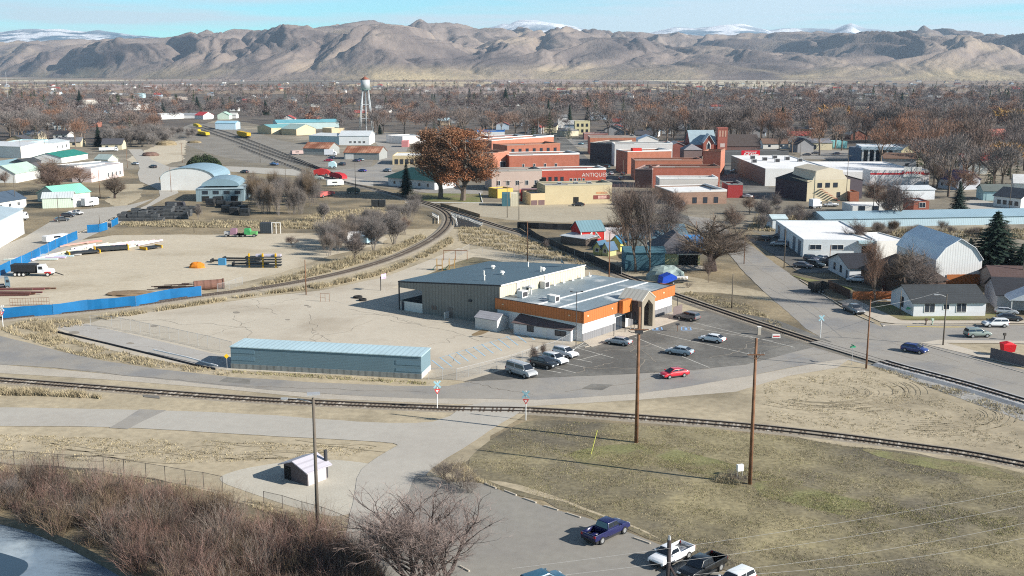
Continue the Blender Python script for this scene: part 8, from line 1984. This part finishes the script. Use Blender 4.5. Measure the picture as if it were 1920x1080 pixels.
while nh < 260 and tries < 6000:
 tries += 1; u = HR.random(); y = 158 + 110 * u ** 1.9 if nh < 120 else HR.uniform(151, 186); x = HR.uniform(-60, 1980)
 if nh >= 120 and x < 900 and HR.random() < .6: continue
 if nh > 226:
  x0, x1, y0, y1 = HR.choice(((1650, 1920, 258, 340), (1400, 1600, 250, 290), (0, 200, 228, 290), (1000, 1300, 236, 258))); x, y = HR.uniform(x0, x1), HR.uniform(y0, y1)
 elif not free(x, y): continue
 p = G(x, y)
 if not clear(p, 14): continue
 wn_, wc = HR.choice(WC[:5] if nh > 120 else WC); rn, rc_ = HR.choice(RC); w_ = HR.uniform(10, 17) * (1.35 if y < 186 else 1); D_ = HR.uniform(9, 13); h_ = HR.uniform(3, 5.4) ; rh_ = HR.uniform(1.8, 3.4); rz_ = HR.choice((0, PI / 2)) + HR.uniform(-.25, .1)
 rowt = 'deep in the tree belt' if y < 190 else 'mid tree belt' if y < 215 else 'near edge of tree belt'
 if y < 172: rowt = 'on the valley floor'
 lb = '%s house with %s roof, %s, %s' % (wn_, rn, rowt, zone(x))
 r = root('house', lb, 'house', p, rz_, 'distant houses: ' + lb); mb, rb = MB(), MB()
 ext(mb, [(0, 0), (D_, 0), (D_, h_), (D_ / 2, h_ + rh_), (0, h_)], 'x', 0, w_); s_ = rh_ / (D_ / 2); up = [(-.5, h_ - .5 * s_ + .03), (D_ / 2, h_ + rh_ + .03), (D_ + .5, h_ - .5 * s_ + .03)]; ext(rb, up + [(q[0], q[1] + .2) for q in reversed(up)], 'x', -.5, w_ + .5)
 mb.build('wall', WM, r, color=wc); rb.build('roof', RMm, r, color=rc_)
 if y > 186:
  for fx in (.25, .72):
   b = MB(); b.box(w_ * fx - .8, w_ * fx + .8, -.05, .03, 1.1, 2.5); b.build('window', m_glass, r)
 boxes.append((p.x, p.y, math.cos(rz_), math.sin(rz_), w_, D_)); nh += 1
cand = []
TR = random.Random(31)
g = 0
while len(cand) < 3300 and g < 60000:
 g += 1
 Y = 730 + 2500 * TR.random() ** 1.25; X = TR.uniform(-.53, .53) * Y
 x, y = PX((X, Y, 0))
 if not free(x, y): continue
 dens = .5 + .5 * math.sin(X / 170 + 1.3) * math.sin(Y / 210 + X / 400)
 if TR.random() > .30 + .7 * dens: continue
 p = V3((X, Y, 0))
 if not clear(p, 8): continue
 cand.append((x, y, p))
for x, y in ((1000, 258), (1030, 262), (985, 262), (870, 255), (905, 252), (940, 250), (640, 246), (600, 240), (560, 236), (530, 236), (1210, 262), (1240, 255), (1300, 250), (1360, 262), (1400, 262), (1440, 262), (1540, 262), (1600, 262), (1640, 266), (1730, 300), (1790, 310), (1810, 320), (1720, 315), (1835, 330), (1860, 320), (1890, 330), (1905, 305), (1770, 330), (1460, 290), (1485, 286), (1740, 340), (1780, 300), (1820, 300), (470, 232), (330, 230), (20, 268), (50, 262), (90, 262), (120, 255), (150, 268), (1905, 345), (1920, 320)):
 cand.append((x, y, G(x, y)))
for (x0, x1, y0, y1, n_) in ((1650, 1925, 262, 345, 46), (1400, 1600, 258, 292, 16), (1180, 1400, 250, 268, 12), (0, 190, 232, 300, 24), (1740, 1900, 345, 372, 6), (700, 1000, 250, 262, 10)):
 for _ in range(n_):
  x, y = TR.uniform(x0, x1), TR.uniform(y0, y1); p = G(x, y)
  if clear(p, 3): cand.append((x, y, p))
cand.sort(key=lambda c: c[2].y)
nb = ne = 0; mass = []
for x, y, p in cand:
 ev = TR.random() < .14; hgt = TR.uniform(12, 22)
 if x < 930: hgt *= .85
 rowt = 'near row' if p.y < 1070 else 'second row' if p.y < 1430 else 'back rows'
 if ev and ne < 110:
  o = bpy.data.objects.new('evergreen_tree', TR.choice(FE)); s = hgt / 12 * TR.uniform(.65, 1.0); o.scale = (s, s, s); nm = 'dark evergreen tree, %s of tree belt, %s' % (rowt, zone(x)); ne += 1
 elif nb < 255:
  gold = TR.random() < .015; o = bpy.data.objects.new('bare_tree', FG_ if gold else TR.choice(FT)); s = hgt / 12; s *= 1.2; o.scale = (s * TR.uniform(.9, 1.35), s * TR.uniform(.9, 1.35), s)
  nm = ('golden leaved' if gold else 'bare brown') + ' tree, %s of tree belt, %s' % (rowt, zone(x)); nb += 1
 else: mass.append((x, y, p, hgt, ev)); continue
 COL.objects.link(o); o.location = p; o.rotation_euler = (0, 0, TR.uniform(0, 6.28)); tag(o, nm, 'tree', nm + ' (row of alike trees)')
extra = []
for i in range(2900):
 Y = 2500 + 2900 * TR.random() ** 1.2; X = TR.uniform(-.53, .53) * Y
 if math.sin(X / 420 + Y / 300) + math.sin(Y / 260 - X / 900) + TR.uniform(-.8, .8) < (.9 if X / Y > .02 else .1) or not clear(V3((X, Y, 0)), 22): continue
 extra.append((V3((X, Y, 0)), TR.uniform(8, 16), TR.random() < .15))
NR = np.random.RandomState(17)
def crown_pts(n, ev, sz):
 if ev:
  t = NR.rand(n) ** .8; a_ = NR.rand(n) * 6.283; q = NR.rand(n) ** .5 * (1 - t) * .24 + .01
  c = np.stack([np.cos(a_) * q, np.sin(a_) * q, .08 + .92 * t], 1)
 else:
  k = 8; lc = NR.randn(k, 3) * (.13, .13, .11) + (0, 0, .62); lr = NR.uniform(.14, .24, k); i = NR.randint(0, k, n)
  d = NR.randn(n, 3); d /= np.linalg.norm(d, axis=1)[:, None]; c = lc[i] + d * (lr[i] * NR.rand(n) ** .4)[:, None]
 d = NR.randn(n, 3) * .7 + (c - (0, 0, .3)) * 2; d /= np.linalg.norm(d, axis=1)[:, None]
 s_ = np.cross(d, NR.randn(n, 3)); s_ /= np.linalg.norm(s_, axis=1)[:, None]; s_ *= sz; L = d * NR.uniform(.05, .10, (n, 1))
 return np.stack([c - s_, c + s_, c + L], 1)
PRO = {}
for ev in (0, 1):
 for far in (0, 1): PRO[(ev, far)] = [crown_pts((150 if far else 420) if not ev else (70 if far else 170), ev, (.022 if far else .012) * (1.6 if ev else 1)) for _ in range(5)]
VV, MI = [], []
for p, hgt, ev in [(m[2], m[3], m[4]) for m in mass] + extra:
 q = PRO[(int(ev), int(p.y > 2000))][NR.randint(5)]; a_ = NR.rand() * 6.283; w_ = hgt * NR.uniform(.95, 1.45) * (.8 if ev else 1); c_, s_ = math.cos(a_) * w_, math.sin(a_) * w_
 VV.append(np.stack([q[..., 0] * c_ - q[..., 1] * s_ + p.x, q[..., 0] * s_ + q[..., 1] * c_ + p.y, q[..., 2] * hgt], -1).reshape(-1, 3)); MI.append(np.full(len(q), 5 if ev else NR.randint(5), 'i4'))
VV = np.concatenate(VV).astype('f4'); MI = np.concatenate(MI); nt = len(MI)
me = bpy.data.meshes.new('far_woods'); me.vertices.add(nt * 3); me.vertices.foreach_set('co', VV.ravel()); me.loops.add(nt * 3); me.loops.foreach_set('vertex_index', np.arange(nt * 3, dtype='i4')); me.polygons.add(nt); me.polygons.foreach_set('loop_start', np.arange(nt, dtype='i4') * 3)
for mt in [plant_mat('far_twig_a', [(.165, .14, .132)]), plant_mat('far_twig_b', [(.235, .14, .10)]), plant_mat('far_twig_c', [(.155, .13, .125)]), plant_mat('far_twig_d', [(.13, .10, .095)]), plant_mat('far_twig_e', [(.20, .165, .15)]), m_ever]: me.materials.append(mt)
me.polygons.foreach_set('material_index', MI); me.update(calc_edges=True)
o = bpy.data.objects.new('far_woods', me); COL.objects.link(o); tag(o, kind='stuff')
# ------------------------------------------------------------------ haze
hm = bpy.data.materials.new('haze_air'); hm.use_nodes = True
hn = hm.node_tree.nodes; hn.remove(hn['Principled BSDF'])
pv = hn.new('ShaderNodeVolumePrincipled')
pv.inputs['Color'].default_value = (.60, .78, 1.0, 1); pv.inputs['Density'].default_value = HAZE; pv.inputs['Anisotropy'].default_value = 0.2
hm.node_tree.links.new(pv.outputs[0], hn['Material Output'].inputs['Volume'])
b = MB(); b.box(-23000, 23000, -1000, 23000, -4, 1900)
hz = b.build('haze', hm); tag(hz, kind='stuff')
